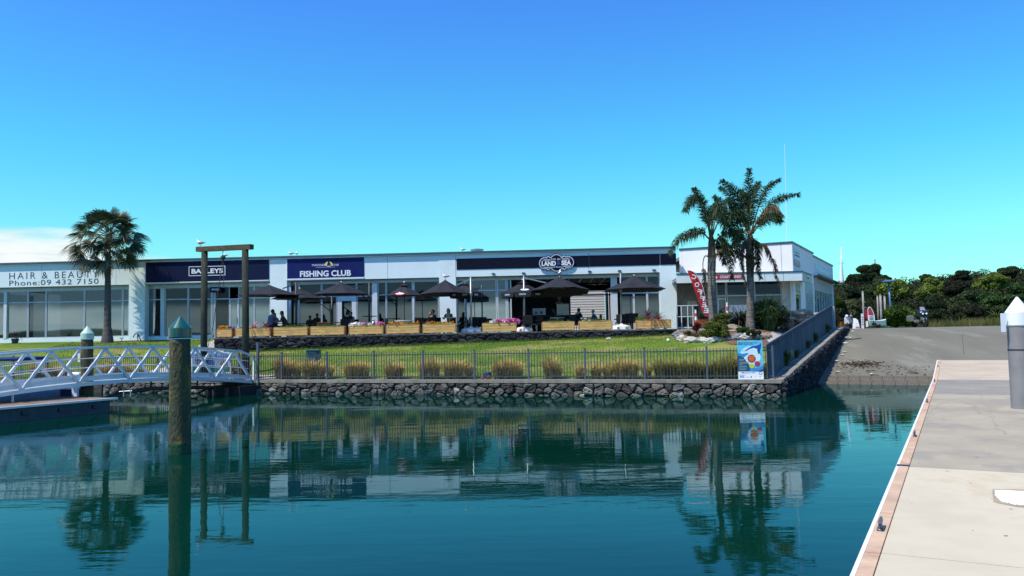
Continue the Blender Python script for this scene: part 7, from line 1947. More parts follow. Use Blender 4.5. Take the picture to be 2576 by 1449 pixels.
# blades along the lawn: fringe at the wall and loose cover
gb = MB(); g_ = random.Random(9)
def blade(x, y, h_):
    z = ground_z(x, y); a = g_.uniform(0, 3.14); s_ = V((math.cos(a), math.sin(a), 0)) * .012; gb.add([V((x, y, z)) - s_, V((x, y, z)) + s_, V((x + g_.uniform(-.05, .05), y + g_.uniform(-.05, .05), z + h_))], [(0, 1, 2)])
for i in range(9000): blade(g_.uniform(TX0, TX1), TY - 0.03 - g_.random() ** 2 * .35, g_.uniform(.05, .13))
for i in range(42000):
    x = g_.uniform(-26, 8.6); y0 = quay_y(x) + .8; blade(x, g_.uniform(y0, 43 if x > TX0 else 47), g_.uniform(.03, .07))
solo('grass', gb, M_blade, kind='stuff', label='short rough lawn grass between the fence and the terrace', cat=None)

# ------------------------------------------------------------------ objects on the lawn and along the fence
u = P(786, 912, 36.6); ug = ground_z(u.x, 36.8)
t = thing('utility_box', 'teal green utility cabinet on the lawn behind the left tussocks', 'utility box', (u.x, 36.8, ug))
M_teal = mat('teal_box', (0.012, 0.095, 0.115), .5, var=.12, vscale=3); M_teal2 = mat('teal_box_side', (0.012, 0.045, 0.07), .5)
x0, x1 = P(770, 895, 36.5).x, P(794.5, 895, 36.5).x; zt = P(786, 880, 36.5).z
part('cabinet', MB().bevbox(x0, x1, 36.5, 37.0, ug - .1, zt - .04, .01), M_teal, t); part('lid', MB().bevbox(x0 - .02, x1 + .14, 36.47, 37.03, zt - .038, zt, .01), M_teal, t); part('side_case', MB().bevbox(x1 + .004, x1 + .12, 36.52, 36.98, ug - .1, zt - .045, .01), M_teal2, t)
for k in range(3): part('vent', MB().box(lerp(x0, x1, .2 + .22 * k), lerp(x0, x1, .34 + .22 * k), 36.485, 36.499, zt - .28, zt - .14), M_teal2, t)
tb = P(1224, 940, 31.9); gz_ = ground_z(tb.x, 32.6)
o_ = FO - QN * .25; tb = Pp(1223, 946, o_, QN); tb.z = .60
t = thing('schoolbag', 'small blue and red bag dropped behind the pickets', 'bag', tb)
part('body', MB().blob(tb + V((.05, 0, .16)), .17, 3, .1, 12, 8, (1, .6, .85)), mat('bag_blue', (0.02, 0.09, 0.14), .7), t, sm=True); part('pocket', MB().blob(tb + V((.1, -.1, .08)), .10, 4, .1, 10, 7, (1.1, .6, .7)), mat('bag_red', (.5, .04, .05), .7), t, sm=True); part('pocket', MB().blob(tb + V((-.14, -.05, .07)), .09, 5, .1, 10, 7, (.8, .6, .8)), mat('bag_pink', (.55, .15, .2), .7), t, sm=True)
part('flap', MB().blob(tb + V((.05, -.01, .24)), .14, 3, .05, 12, 8, (1, .65, .4)), mat('bag_teal', (0.03, 0.16, 0.18), .7), t, sm=True)
for i, (px, py, lb) in enumerate([(1681, 859.5, 'small white ball on the lawn left of the garden bed'), (1532, 853, 'scrap of white paper on the upper lawn')]):
    p = Pg(px, py)
    if i == 0: solo('ball', MB().blob(p + ZUP * .07, .08, 2, 0.0, 12, 8), M_letter, lb, 'ball', loc=p, sm=True)
    else: solo('paper_scrap', MB().blob(p + ZUP * .03, .12, 5, .3, 8, 5, (1.2, .6, .3)), M_letter, lb, 'litter', loc=p)
# marlin poster
PO = V((Kc.x, Kc.y, .6)) - QN * .10
a0 = (Pp(1919.5, 905, PO, QN) - PO).dot(QL); a1 = (Pp(1856, 905, PO, QN) - PO).dot(QL); zp0 = .605; zp1 = Pp(1887, 856.5, PO, QN).z
PR = -QL; PX = PO + QL * a1; PX.z = 0; PW = a1 - a0; PH = zp1 - zp0
t = thing('event_poster', 'tall blue and white marlin fishing contest poster standing on the quay coping', 'poster', PX + PR * PW / 2 + ZUP * .6)
part('board', MB().obox(PX, PR, -QN, ZUP, 0, PW, -.01, .01, zp0, zp1), M_letter, t)
def pp2(u, v, l=.014): return PX + PR * (u * PW) + ZUP * (zp0 + v * PH) + QN * l
def pshape(nm, pts, m, l, th=.0015): part(nm, MB().prism([pp2(u, v, l) for u, v in pts], QN, th), m, t)
pc = {k: mat('poster_' + k, c_, .5, var=.06) for k, c_ in dict(cyan=(.10, .52, .72), pale=(.55, .80, .86), deep=(.01, .06, .22), mid=(.03, .25, .55), red=(.45, .04, .04), crimson=(.40, .03, .10), lime=(.50, .62, .03), navy=(.01, .02, .10), orange=(.8, .35, .05), fin=(.02, .05, .35), grn=(.25, .38, .15)).items()}
pshape('sky_field', [(0, .205), (1, .205), (1, 1), (0, 1)], pc['cyan'], .0105)
pshape('glow', [(.5 + .42 * math.cos(q_ * .35), .60 + .25 * math.sin(q_ * .35)) for q_ in range(18)], pc['pale'], .0125)
pshape('wave', [(0, .205), (.62, .205), (.50, .34), (.35, .45), (.24, .56), (.1, .63), (0, .61)], pc['deep'], .0142)
pshape('wave_crest', [(.1, .6), (.24, .56), (.35, .62), (.46, .66), (.36, .68), (.22, .66), (.02, .68), (0, .62)], pc['mid'], .0146)
pshape('wave', [(.45, .205), (1, .205), (1, .36), (.85, .31), (.65, .29), (.5, .33)], pc['mid'], .0150)
pshape('wave', [(.55, .205), (1, .205), (1, .27), (.8, .225)], pc['deep'], .0168)
pshape('marlin_body', [(.05, .735), (.3, .74), (.45, .81), (.6, .855), (.75, .86), (.88, .89), (.94, .93), (.94, .85), (.88, .70), (.80, .78), (.65, .815), (.48, .785), (.36, .735)], pc['fin'], .0162)
pshape('marlin_tail', [(.84, .80), (.9, .68), (.95, .56), (.87, .68), (.83, .64), (.78, .75)], pc['deep'], .0180)
pshape('footer', [(0, 0), (1, 0), (1, .202), (0, .202)], M_letter, .0105)
def ptext(s_, u0, u1, v0, v1, m, l, bold=0.0): part('print', text_mb(s_, pp2(u0, v0, 0), PR, ZUP, (u1 - u0) * PW, (v1 - v0) * PH, QN, l, bold), m, t)
ptext('Metalcraft Marsden Cove', .04, .80, .932, .958, pc['deep'], .0190, .02); ptext('Marlin Classic 2018', .04, .62, .895, .92, pc['deep'], .0190, .02)
def disc(nm, u, v, r_, m, l): pshape(nm, [(u + r_ * math.cos(q_ * .314), v + r_ * PW / PH * math.sin(q_ * .314)) for q_ in range(20)], m, l)
disc('red_disc', .55, .535, .165, pc['red'], .0195); disc('crimson_disc', .77, .40, .11, pc['crimson'], .0215); disc('lime_disc', .55, .345, .10, pc['lime'], .0215)
ptext('$40,000', .43, .68, .565, .59, pc['orange'], .0215, .02); ptext('PRIZE', .46, .64, .525, .55, pc['orange'], .0215, .02); ptext('POOL!', .46, .64, .485, .51, pc['orange'], .0215, .02)
for i_, (u0, u1, v) in enumerate([(.04, .32, .51), (.04, .24, .485), (.05, .42, .435), (.05, .44, .41), (.05, .2, .375), (.05, .34, .335), (.05, .36, .31), (.05, .34, .265), (.05, .3, .24)]): pshape('small_print', [(u0, v), (u1, v), (u1, v + .012), (u0, v + .012)], pc['grn'], .0172)
ptext('Metalcraft', .14, .68, .155, .19, pc['navy'], .0125, .01); ptext('Roofing', .14, .31, .132, .145, pc['navy'], .0125)
for (u0, u1, v, c_) in ((.05, .25, .1, 'mid'), (.05, .23, .068, 'deep'), (.05, .24, .045, 'deep'), (.29, .43, .05, 'cyan'), (.66, .69, .06, 'deep')): pshape('sponsor_mark', [(u0, v), (u1, v), (u1, v + .012), (u0, v + .012)], pc[c_], .0125)
disc('sponsor_disc', .51, .062, .03, pc['deep'], .0125); disc('sponsor_disc', .885, .155, .065, pc['navy'], .0125); disc('sponsor_disc', .885, .155, .045, M_letter, .0145); disc('sponsor_disc', .86, .065, .025, pc['grn'], .0125)
# information board and trailer behind the bridge
IY = 36.9; ix0, ix1 = P(482, 915, IY).x, P(577, 915, IY).x; iz1 = P(530, 886, IY).z; iz0 = P(530, 940, IY).z
t = thing('information_board', 'large information board with blue sky and green field picture behind the footbridge', 'information board', ((ix0 + ix1) / 2, IY, iz0 - .3))
part('panel', MB().box(ix0, ix1, IY, IY + .05, iz0, iz1), M_letter, t)
part('sky_print', MB().box(ix0 + .03, ix1 - .03, IY - .004, IY - .001, lerp(iz0, iz1, .36), iz1 - .03), mat('board_sky', (.16, .30, .62), .4, col2=(.40, .52, .70), vscale=1.1), t)
part('field_print', MB().box(ix0 + .03, ix1 - .03, IY - .004, IY - .001, iz0 + .06, lerp(iz0, iz1, .355)), mat('board_green', (.01, .22, .13), .4, var=.2), t)
part('shell_print', MB().prism([V((ix1 - .26 + .18 * math.cos(q_ * .45), IY - .005, lerp(iz0, iz1, .36) + .14 * math.sin(q_ * .45) + .08)) for q_ in range(14)], V((0, -1, 0)), .002), mat('board_shell', (.30, .16, .05), .5), t)
for k in range(4): part('print', MB().box(ix0 + .15, ix0 + .75 + .3 * (k % 2), IY - .008, IY - .005, iz1 - .16 - k * .07, iz1 - .13 - k * .07), pc['navy'], t)
for xx in (ix0 + .2, ix1 - .2): part('leg', MB().box(xx - .04, xx + .04, IY + .052, IY + .13, ground_z(xx, IY + .1) - .2, iz1 - .02), M_darkmetal, t)
lb = P(527, 883, 38.5); z_ = ground_z(lb.x, 38.5)
t = thing('lifebuoy_locker', 'small red locker on a post beside the concrete path', 'locker', (lb.x, 38.5, z_))
part('box', MB().bevbox(lb.x - .28, lb.x + .28, 38.4, 38.6, lb.z - .1, lb.z + .12, .02), mat('locker_red', (.5, .02, .03), .5), t); part('post', MB().box(lb.x - .04, lb.x + .04, 38.605, 38.68, z_ - .1, lb.z + .05), M_alu, t)
tr = P(604, 930, 36.4); z_ = ground_z(tr.x, 36.4)
t = thing('hand_cart', 'small dark two wheeled cart parked beside the right hoist post', 'cart', (tr.x, 36.4, z_))
part('tray', MB().bevbox(tr.x - .45, tr.x + .4, 36.2, 36.7, z_ + .32, z_ + .55, .02), M_darkmetal, t)
for yy in (36.14, 36.76):
    wv = MB(); 
    for q_ in range(14): pass
    wv.lathe((0, 0, -.03), [(.05, 0), (.17, .005), (.17, .055), (.05, .06)], 16); wv.xf(Matrix.Translation((tr.x - .1, yy, z_ + .17)) @ Matrix.Rotation(math.pi / 2, 4, 'X')); o = part('wheel', wv, M_dark, t)
    part('hub', MB().lathe((0, 0, -.035), [(.07, 0), (.07, .07)], 10).xf(Matrix.Translation((tr.x - .1, yy, z_ + .17)) @ Matrix.Rotation(math.pi / 2, 4, 'X')), M_letter, o)
part('handle', MB().tube([(tr.x + .4, 36.4, z_ + .5), (tr.x + .8, 36.4, z_ + .85)], .02, 6), M_darkmetal, t)
# boat at the left dock, partly in view
bl_ = thing('moored_boat', 'small boat with blue cover and white outboard behind the left end of the footbridge', 'boat', P(60, 945, 30.5))
bc_ = P(45, 945, 31.0); hull = MB(); secs = [(-3.2, .95, .62), (-1.5, 1.0, .62), (.5, .95, .66), (1.9, .6, .74), (2.7, .05, .85)]
for s_, w_, h_ in secs:
    for (yy, zz) in ((-w_, h_), (-w_ * .92, .25), (-w_ * .5, -.1), (0, -.2), (w_ * .5, -.1), (w_ * .92, .25), (w_, h_)):
        q_ = V((bc_.x, bc_.y + 0.6, 0)) - RE * (-s_) * -1 * 1.0; q_ = V((bc_.x - 1.6, bc_.y + 1.0, 0)) + RD * (-s_) * 0.0 + V((1, 0, 0)) * (-s_) * -1 * -1; hull.v.append((q_.x, q_.y + yy, zz))
for i in range(4):
    for j in range(6): hull.f.append((i * 7 + j, i * 7 + j + 1, (i + 1) * 7 + j + 1, (i + 1) * 7 + j))
part('hull', hull, mat('boat_hull', (.10, .16, .30), .35), bl_, sm=True)
hx = bc_.x - 1.6
part('deck', MB().box(hx - 1.7, hx + 3.1, bc_.y + .12, bc_.y + 1.9, .56, .60), mat('boat_deck', (.25, .38, .55), .6), bl_)
part('canopy', MB().bevbox(hx - .6, hx + 1.7, bc_.y + .1, bc_.y + 1.9, 1.72, 1.85, .04), mat('boat_cover', (.012, .03, .16), .7), bl_)
for sx in (-.5, 1.6):
    for yy in (.2, 1.8): part('canopy_pole', MB().tube([(hx + sx, bc_.y + yy, .6), (hx + sx, bc_.y + yy, 1.72)], .02, 6), M_alu, bl_)
part('windscreen', MB().box(hx - .3, hx - .27, bc_.y + .3, bc_.y + 1.7, .6, 1.1), M_glass2, bl_)
part('outboard', MB().bevbox(hx + 3.1, hx + 3.55, bc_.y + .75, bc_.y + 1.2, .75, 1.2, .06).box(hx + 3.2, hx + 3.4, bc_.y + .9, bc_.y + 1.05, -.3, .75), M_letter, bl_)
# spiky plants by the salon glass and stand pipe
p = P(38, 838, 47.2); sp_ = thing('potted_plant', 'dark spiky plant by the salon entrance glass', 'plant', (p.x, 47.2, ground_z(p.x, 47.2)))
spiky(V((p.x, 47.2, ground_z(p.x, 47.2) + .3)), .4, .7, 40, 8, .02, M_flax, sp_, 'leaves'); part('pot', MB().lathe((p.x, 47.2, ground_z(p.x, 47.2) - .02), [(.16, 0), (.2, .3), (.17, .3)], 14), M_darkmetal, sp_)
p = P(347, 850, 47.3); z_ = ground_z(p.x, 47.3)
t = thing('stand_pipe', 'small bent standpipe and tap at the foot of the first white pillar', 'tap', (p.x, 47.3, z_))
part('pipe', MB().tube([(p.x, 47.3, z_ - .05), (p.x - .02, 47.3, z_ + .42), (p.x - .2, 47.3, z_ + .38), (p.x - .28, 47.3, z_ + .2)], .03, 6), M_gant, t, sm=True); part('brace', MB().tube([(p.x, 47.3, z_ + .4), (p.x + .18, 47.3, z_)], .03, 6), M_gant, t)
p = Pg(300 * 1.0 + 6, 857, 40, 47.5); t = thing('garden_light', 'small white ground spotlight right of the fan palm foot', 'light', p); part('head', MB().blob(p + ZUP * .16, .09, 4, .05, 10, 7, (1.4, .8, .7)), M_letter, t, sm=True); part('stake', MB().tube([p - ZUP * .05, p + ZUP * .12], .02, 6), M_darkmetal, t)

# ------------------------------------------------------------------ right side of the terrace: flag, markers, gate
FYc = 44.1; out_l = [(283, 42), (300, 90), (330, 165), (360, 250), (390, 335), (415, 400), (440, 465), (475, 540)]; out_r = [(320, 42), (360, 65), (405, 130), (440, 215), (468, 320), (490, 410), (508, 480), (518, 545)]
fl = thing('feather_flag', 'tall curved red feather flag with white reversed coffee lettering', 'flag', (P(1778, 826, FYc).x, FYc, TZ))
wave = lambda x, y: FYc + .04 * math.sin(y * .02)
mb = MB(); n = len(out_l)
for (a, b) in zip(out_l, out_r):
    mb.v += [tuple(P(*c7(*a), wave(*a))), tuple(P(*c7((a[0] + b[0]) / 2, (a[1] + b[1]) / 2), wave(*b) - .03)), tuple(P(*c7(*b), wave(*b)))]
k3 = len(mb.v); mb.v += [(x, y + .008, z) for x, y, z in mb.v]
for i in range(n - 1):
    for j in range(2):
        a = i * 3 + j; mb.f += [(a, a + 1, a + 4, a + 3), (k3 + a, k3 + a + 3, k3 + a + 4, k3 + a + 1)]
part('banner', mb, M_red, fl, sm=True)
pole = [P(*c7(*q_), FYc - .02) for q_ in [(545, 690), (530, 600), (519, 540), (500, 440), (478, 330), (450, 215), (412, 125), (365, 60), (322, 38)]]
pole[0].z = TZ
part('pole', MB().tube(pole, [.02] * 4 + [.014] * 5, 6), M_letter, fl, sm=True)
for s_, (x, y), a_ in [('C', (352, 112), .30), ('O', (385, 197), .30), ('F', (415, 275), .26), ('F', (442, 345), .22), ('E', (466, 415), .18), ('E', (484, 478), .14)]:
    c_ = P(*c7(x, y), FYc); ar = V((math.cos(a_), 0, math.sin(-a_) * -1 * -1)).normalized(); ar = V((math.cos(a_), 0, -math.sin(a_))); au = V((math.sin(a_), 0, math.cos(a_)))
    w_ = .26; h_ = .27
    part('letter', text_mb(s_, c_ - ar * w_ / 2 - au * h_ / 2, ar, au, w_, h_, V((0, -1, 0)), .075, .03, mirror=True), M_letter, fl)
def marker(lab, px0, px1, py0, Y, rot=0):
    c = P((px0 + px1) / 2, py0, Y); h_ = c.z - ground_z(c.x, Y) ; z0 = ground_z(c.x, Y) if c.x > TX1 + .5 else TZ; h_ = c.z - z0
    t = thing('traffic_marker', lab, 'traffic post', (c.x, Y, z0), 'red and white traffic posts')
    part('base', MB().lathe((c.x, Y, z0), [(.22, 0), (.2, .05), (.1, .08)], 12), M_darkmetal, t)
    n = 6
    for i in range(n):
        a, b = i / n, (i + 1) / n; part('band', MB().lathe((c.x, Y, z0 + .08), [(lerp(.105, .045, a), a * (h_ - .08)), (lerp(.105, .045, b), b * (h_ - .08) - .004)], 14), mat('marker_red', (.65, .06, .03), .5) if i % 2 == 0 else M_letter, t, sm=False)
marker('red and white traffic post by the balustrade left of the coffee flag', 1745.8, 1754, 779, 43.9); marker('red and white traffic post between the two palm trunks', 1825.6, 1832.5, 761, 43.2)
planter('reddish timber planter with dark plant under the coffee flag', 1757, 1782, 803, 44.4, 'dark', par_group='reddish planter by the canopy', m=mat('red_timber', (.30, .10, .05), .7, var=.2, vscale=3, stretch=(1, 6, 8)), m2=MATS['red_timber'], z0=TZ + .05)
GY = 44.9; gx = [P(p_, 790, GY).x for p_ in (1702, 1713, 1729, 1742, 1757)]; gz1 = P(1730, 767.5, GY).z; bal = thing('glass_balustrade', 'white framed glass windbreak beside the cafe end wall', 'windbreak', ((gx[0] + gx[-1]) / 2, GY, TZ))
for i in range(4):
    f_ = MB().box(gx[i], gx[i] + .05, GY, GY + .05, TZ, gz1).box(gx[i] + .05, gx[i + 1] - .002, GY, GY + .05, gz1 - .05, gz1).box(gx[i] + .05, gx[i + 1] - .002, GY, GY + .05, TZ + .05, TZ + .1).box(gx[i] + .05, gx[i + 1] - .002, GY, GY + .05, lerp(TZ, gz1, .5), lerp(TZ, gz1, .5) + .04)
    o = part('frame', f_, M_whiteframe, bal); part('pane', MB().box(gx[i] + .05, gx[i + 1], GY + .02, GY + .03, TZ + .1, gz1 - .05), M_glass2, o)
a0, a1, z0_, z1_ = lrect(1729, 1752.5, 757, 767, 47.6); solo('notice_board', MB().box(a0, a1, 47.6, 47.65, z0_, z1_).box(a0, a0 + .05, 47.6, 47.65, TZ, z0_).box(a1 - .05, a1, 47.6, 47.65, TZ, z0_), mat('board_cream', (.6, .5, .36), .7), 'cream notice board in the shaded porch behind the windbreak', 'notice board', loc=(a0, 47.6, TZ))

# ------------------------------------------------------------------ hill, bush and trees behind the ramp
prof = [(1980, 712), (2097, 706), (2140, 703), (2215, 703), (2250, 700), (2290, 699), (2350, 692), (2400, 688), (2450, 681), (2500, 677), (2550, 672), (2620, 668), (2800, 664), (3100, 680)]
def top_py(px):
    for (a, ya), (b, yb) in zip(prof[:-1], prof[1:]):
        if a <= px <= b: return lerp(ya, yb, (px - a) / (b - a))
    return prof[0][1] if px < 1980 else prof[-1][1]
def hill_pt(px, t):
    Y = lerp(63, 96, t); tp = P(px, top_py(px) + 20, 96); k = t ** .9
    x = P(px, 800, Y).x; return V((x, Y, lerp(2.28, tp.z, k)))
hm = MB(); nx_, ny_ = 60, 14
for i in range(nx_ + 1):
    for j in range(ny_ + 1):
        p = hill_pt(lerp(1980, 3100, i / nx_), j / ny_); hm.v.append(tuple(p))
    p = hill_pt(lerp(1980, 3100, i / nx_), 1.0); hm.v.append((p.x + 3, 140, 2.0))
for i in range(nx_):
    for j in range(ny_ + 1):
        a = i * (ny_ + 2) + j; hm.f.append((a, a + ny_ + 2, a + ny_ + 3, a + 1))
struct('hill', hm, mat('hill_earth', (.035, .04, .018), .95, var=.3, vscale=.5), sm=True)
rn = np.random.default_rng(33)
M_scrub = mat('scrub_leaf', (.046, .062, .024), .8, col2=(.013, .022, .012), vscale=.16, island=.5, trans=.12)
M_scrub2 = mat('scrub_leaf_brown', (.045, .042, .024), .8, col2=(.016, .020, .012), vscale=.2, island=.5, trans=.12)
M_lime = mat('lime_tree_leaf', (.17, .22, .04), .8, col2=(.10, .145, .028), vscale=.7, island=.4, trans=.2)
M_greyg = mat('grey_green_leaf', (.13, .155, .075), .8, col2=(.055, .075, .035), vscale=.8, island=.4, trans=.15)
M_brightg = mat('bright_bush_leaf', (.10, .165, .022), .7, col2=(.035, .065, .014), vscale=.8, island=.5, trans=.2)
M_pine_t = mat('dark_tree_leaf', (.030, .048, .022), .8, col2=(.018, .030, .015), vscale=.6, island=.5, trans=.1)
for nm, mm, sd_, cnt in (('scrub', M_scrub, 0, 620), ('brown_scrub', M_scrub2, 1, 330)):
    cc, rr = [], []
    for i in range(cnt):
        px = rn.uniform(2040, 2900); t_ = rn.uniform(0.02, 1.0); p = hill_pt(px, t_); r_ = rn.uniform(.6, 1.15) * (.8 if t_ > .85 else 1)
        cc.append((p.x, p.y, p.z + rn.uniform(.0, .5) * (1 if t_ < .85 else .5))); rr.append((r_ * 1.2, r_, r_ * .85))
    if sd_ == 0:
        for px in np.arange(2090, 2900, 9):
            p = hill_pt(px, 1.0); r_ = rn.uniform(.4, .8); cc.append((p.x, p.y, p.z + rn.uniform(-.1, .5))); rr.append((r_, r_, r_))
    v, f = leaf_cloud(rn, 95000 if sd_ == 0 else 45000, cc, rr, .085, shell=.8)
    solo('hillside_' + nm, np_mb(v, f), mm, ('dark green' if sd_ == 0 else 'dull brown') + ' scrub covering the hillside beyond the ramp', kind='stuff')
def surfY(px, py):
    r = ray(px, py)
    for i in range(200):
        p = hill_pt(px, i / 199.0); q = EYE + r * (p.y / r.y)
        if p.z + .5 >= q.z: return p.y
    return 96
def tree(lab, px, py, wpx, hpx, Y, m, n, size, clumps=24, nm='tree', group=None, trunk=True, flat=.8):
    if Y > 62 and py > 705:
        Y = surfY(px, py + hpx * .36) - 2.0
    c = P(px, py, Y); k = Y / FOC; w, h = wpx * k / 2, hpx * k / 2; gz = 2.28
    for q_ in range(40):
        tt = q_ / 39.0; hp2 = hill_pt(px, tt)
        if hp2.y >= Y: gz = hp2.z; break
    if Y < 63: gz = 2.29
    cc, rr = [], []
    for i in range(clumps):
        a = rn.uniform(0, 6.28); q = rn.uniform(.1, .75); z_ = rn.uniform(-.6, .68); sh_ = math.sqrt(1 - z_ * z_)
        cc.append((c.x + math.cos(a) * w * q * sh_, Y + math.sin(a) * w * .8 * q * sh_, c.z + z_ * h)); r_ = rn.uniform(.26, .42) * min(w, h * 1.4); rr.append((r_ * 1.15, r_ * 1.1, r_ * flat))
    v, f = leaf_cloud(rn, n, cc, rr, size * .9, shell=.75); v[:, 2] = np.maximum(v[:, 2], gz - .1)
    t = thing(nm, lab, nm.replace('_', ' '), (c.x, Y, min(gz, c.z - h)), group)
    part('crown' if nm == 'tree' else 'foliage', np_mb(v, f), m, t)
    tb_ = MB(); base = V((c.x, Y, min(gz, c.z - h) - .2))
    tb_.tube([base, lerp(base, c, .5), c], [w * .07 + .05, w * .05 + .04, .04], 7)
    for i in range(5): tb_.tube([lerp(base, c, .5), lerp(lerp(base, c, .6), V(cc[i]), .6), V(cc[i])], [.07, .05, .02], 5)
    part('trunk', tb_, M_gant, t); return t
tree('tall rounded dark tree rising above the hill skyline right of the mast', 2187, 692, 62, 56, 93, M_pine_t, 14000, .10, 46)
tree('lower dark tree shoulder left of the tall skyline tree', 2156, 706, 62, 34, 92, M_pine_t, 9000, .10, 34)
tree('lower dark tree shoulder right of the tall skyline tree', 2222, 706, 56, 30, 92, M_pine_t, 8000, .10, 30)
tree('lime green rounded tree behind the lamp post', 2243, 734, 82, 56, 76, M_lime, 9000, .11, 36)
tree('lime green tree leaning left in the middle of the hillside', 2345, 724, 76, 50, 80, M_lime, 8000, .11, 30)
tree('lime green tongue of low tree below the leaning one', 2318, 744, 52, 26, 78, M_lime, 3500, .11, 16)
tree('broad lime green tree high on the right of the hillside', 2493, 712, 104, 48, 86, M_lime, 9500, .12, 36)
tree('pale olive tree at the left skyline beside the lime tree', 2215, 712, 40, 22, 84, M_greyg, 3000, .12, 14)
tree('grey green rounded bush at the foot of the hill beside the wooden pole', 2146, 780, 66, 50, 60, M_greyg, 7500, .085, 30, 'bush')
tree('bright green glossy bush at the ramp head', 2254, 797, 88, 56, 57, M_brightg, 10000, .085, 34, 'bush')
tree('smaller yellow green bush right of the glossy one', 2296, 797, 36, 38, 58.5, M_brightg, 3000, .085, 14, 'bush')
tree('mid green broad bush on the lower right hillside', 2505, 764, 110, 60, 68, M_sh3, 9000, .10, 34, 'bush')
tree('mid green tree at the right edge above the white capped pile', 2575, 735, 70, 50, 74, M_sh3, 5000, .11, 20)
tree('small bright green tree just right of the corner block', 2106, 770, 30, 50, 66, M_brightg, 3500, .1, 14)
tree('dark bush at the right end of the crest below the hillside', 2440, 795, 120, 50, 62, M_scrub, 8000, .1, 30, 'bush')
tree('dark bush filling the gap right of the parked motorcycle', 2360, 798, 70, 42, 61, M_scrub, 5000, .1, 20, 'bush')
tree('dry orange brown bush left of the white capped pile', 2508, 814, 40, 16, 57, M_brn, 1600, .07, 10, 'bush')
tree('low orange weed patch beside the top of the screen fence', 2120, 816, 16, 14, 47.5, mat('orange_weed', (.30, .12, .03), .85, var=.3, island=.4), 900, .05, 8, 'bush')
M_mg = mat('mid_crown_leaf', (.052, .072, .028), .8, col2=(.030, .050, .020), vscale=.5, island=.45, trans=.12)
for lb, px, py, w_, h_, mm_ in [('mid green rounded crown between the two left lime trees', 2290, 738, 46, 40, M_mg), ('dark rounded crown under the leaning lime tree', 2350, 768, 62, 40, M_pine_t), ('dull olive crown right of the leaning lime tree', 2405, 728, 60, 44, M_scrub2),
        ('dark green crown in the middle of the hillside right half', 2440, 752, 64, 44, M_mg), ('small rounded crown on the skyline above the leaning lime tree', 2330, 702, 44, 24, M_mg), ('rounded crown on the skyline right of centre', 2420, 694, 52, 26, M_pine_t),
        ('wide dark crown on the skyline at the right', 2540, 686, 66, 30, M_mg), ('mid green crown just left of the lime tree behind the lamp', 2190, 734, 50, 40, M_mg), ('dark crown above the grey green bush', 2150, 742, 56, 44, M_pine_t),
        ('dull brown crown below the broad right lime tree', 2450, 790, 56, 40, M_scrub2), ('low dark crown behind the motorcycle', 2325, 790, 50, 36, M_pine_t), ('mid green crown over the yucca', 2520, 790, 60, 44, M_mg)]:
    tree(lb, px, py, w_, h_, 80, mm_, 5200, .085, 22)
gx_ = MB(); g_ = random.Random(19)
for i in range(2600):
    px = g_.uniform(2330, 2560); Y = g_.uniform(55, 58.5); p = P(px, 818, Y); h_ = g_.uniform(.15, .75) * (1 if px > 2420 or g_.random() < .3 else .5); x = p.x
    gx_.add([(x - .03, Y, 2.27), (x + .03, Y, 2.27), (x + g_.uniform(-.25, .25), Y, 2.27 + h_)], [(0, 1, 2)])
solo('rank_grass', gx_, mat('rank_grass_leaf', (.19, .17, .06), .9, col2=(.08, .11, .03), vscale=.8, island=.5), 'rank dry grass growing along the far edge of the yard', kind='stuff')
yk = P(2507, 800, 57.5); yt = thing('yucca', 'spiky yellow green yucca left of the white capped pile', 'yucca', (yk.x, 57.5, 2.28)); spiky(V((yk.x, 57.5, 2.6)), .9, 1.1, 90, 15, .03, M_sh1, yt, 'leaves')
gs = MB(); a = [P(px, 822, 54) for px in (2095, 2340)]
g2 = MB().add([(a[0].x, 54.0, 2.312), (a[1].x + .5, 53.2, 2.312), (a[1].x + 1, 64, 2.312), (a[0].x, 64, 2.312)], [(0, 1, 2, 3)]); struct('verge', g2, M_grass)

# ------------------------------------------------------------------ yard furniture at the ramp head
GZ_ = 2.30
def post_obj(lab, px, pyt, Y, r_, m, nm='post', cat='post', gz=GZ_, group=None):
    tp = P(px, pyt, Y); b = V((tp.x, Y, gz)); t = thing(nm, lab, cat, b, group); part('shaft', MB().tube([b - ZUP * .1, V((tp.x, Y, tp.z - .1))], r_, 10), m, t, sm=True); part('top', MB().lathe((tp.x, Y, tp.z - .098), [(r_, 0), (r_, .07), (r_ * .6, .098)], 10), m, t); return t
M_pole = mat('grey_pole_timber', (.30, .29, .27), .85, var=.2, vscale=3, stretch=(1, 1, .3))
t = post_obj('tallest grey timber pole, beside the red and white signs', 2170, 732, 52, .06, M_pole); tt0 = P(2170, 736, 52)
part('bracket', MB().bar(V((tt0.x, 52, tt0.z)), V((tt0.x - .5, 52, tt0.z + .05)), .03, .03), M_darkmetal, t)
post_obj('left of three grey poles behind the glossy bush', 2207, 744, 57.5, .055, M_pole); post_obj('middle and stoutest of three grey poles behind the glossy bush', 2214.5, 741, 56.5, .075, M_pole); post_obj('right of three grey poles behind the glossy bush', 2225, 744.5, 59, .07, M_pole)
lp = P(2235, 704, 60); t = thing('street_lamp', 'blue grey street lamp standing before the lime tree', 'street lamp', (lp.x, 60, GZ_)); M_lamp = mat('lamp_blue_steel', (.10, .22, .34), .4, metal=.4)
part('pole', MB().tube([(lp.x + .1, 60, GZ_ - .1), (lp.x, 60, lp.z - .2)], [.09, .055], 10), M_lamp, t, sm=True); part('lamp_head', MB().lathe((lp.x - .05, 60, lp.z - .22), [(.1, 0), (.45, .04), (.5, .08), (.25, .18), (.05, .22)], 16), M_lamp, t)
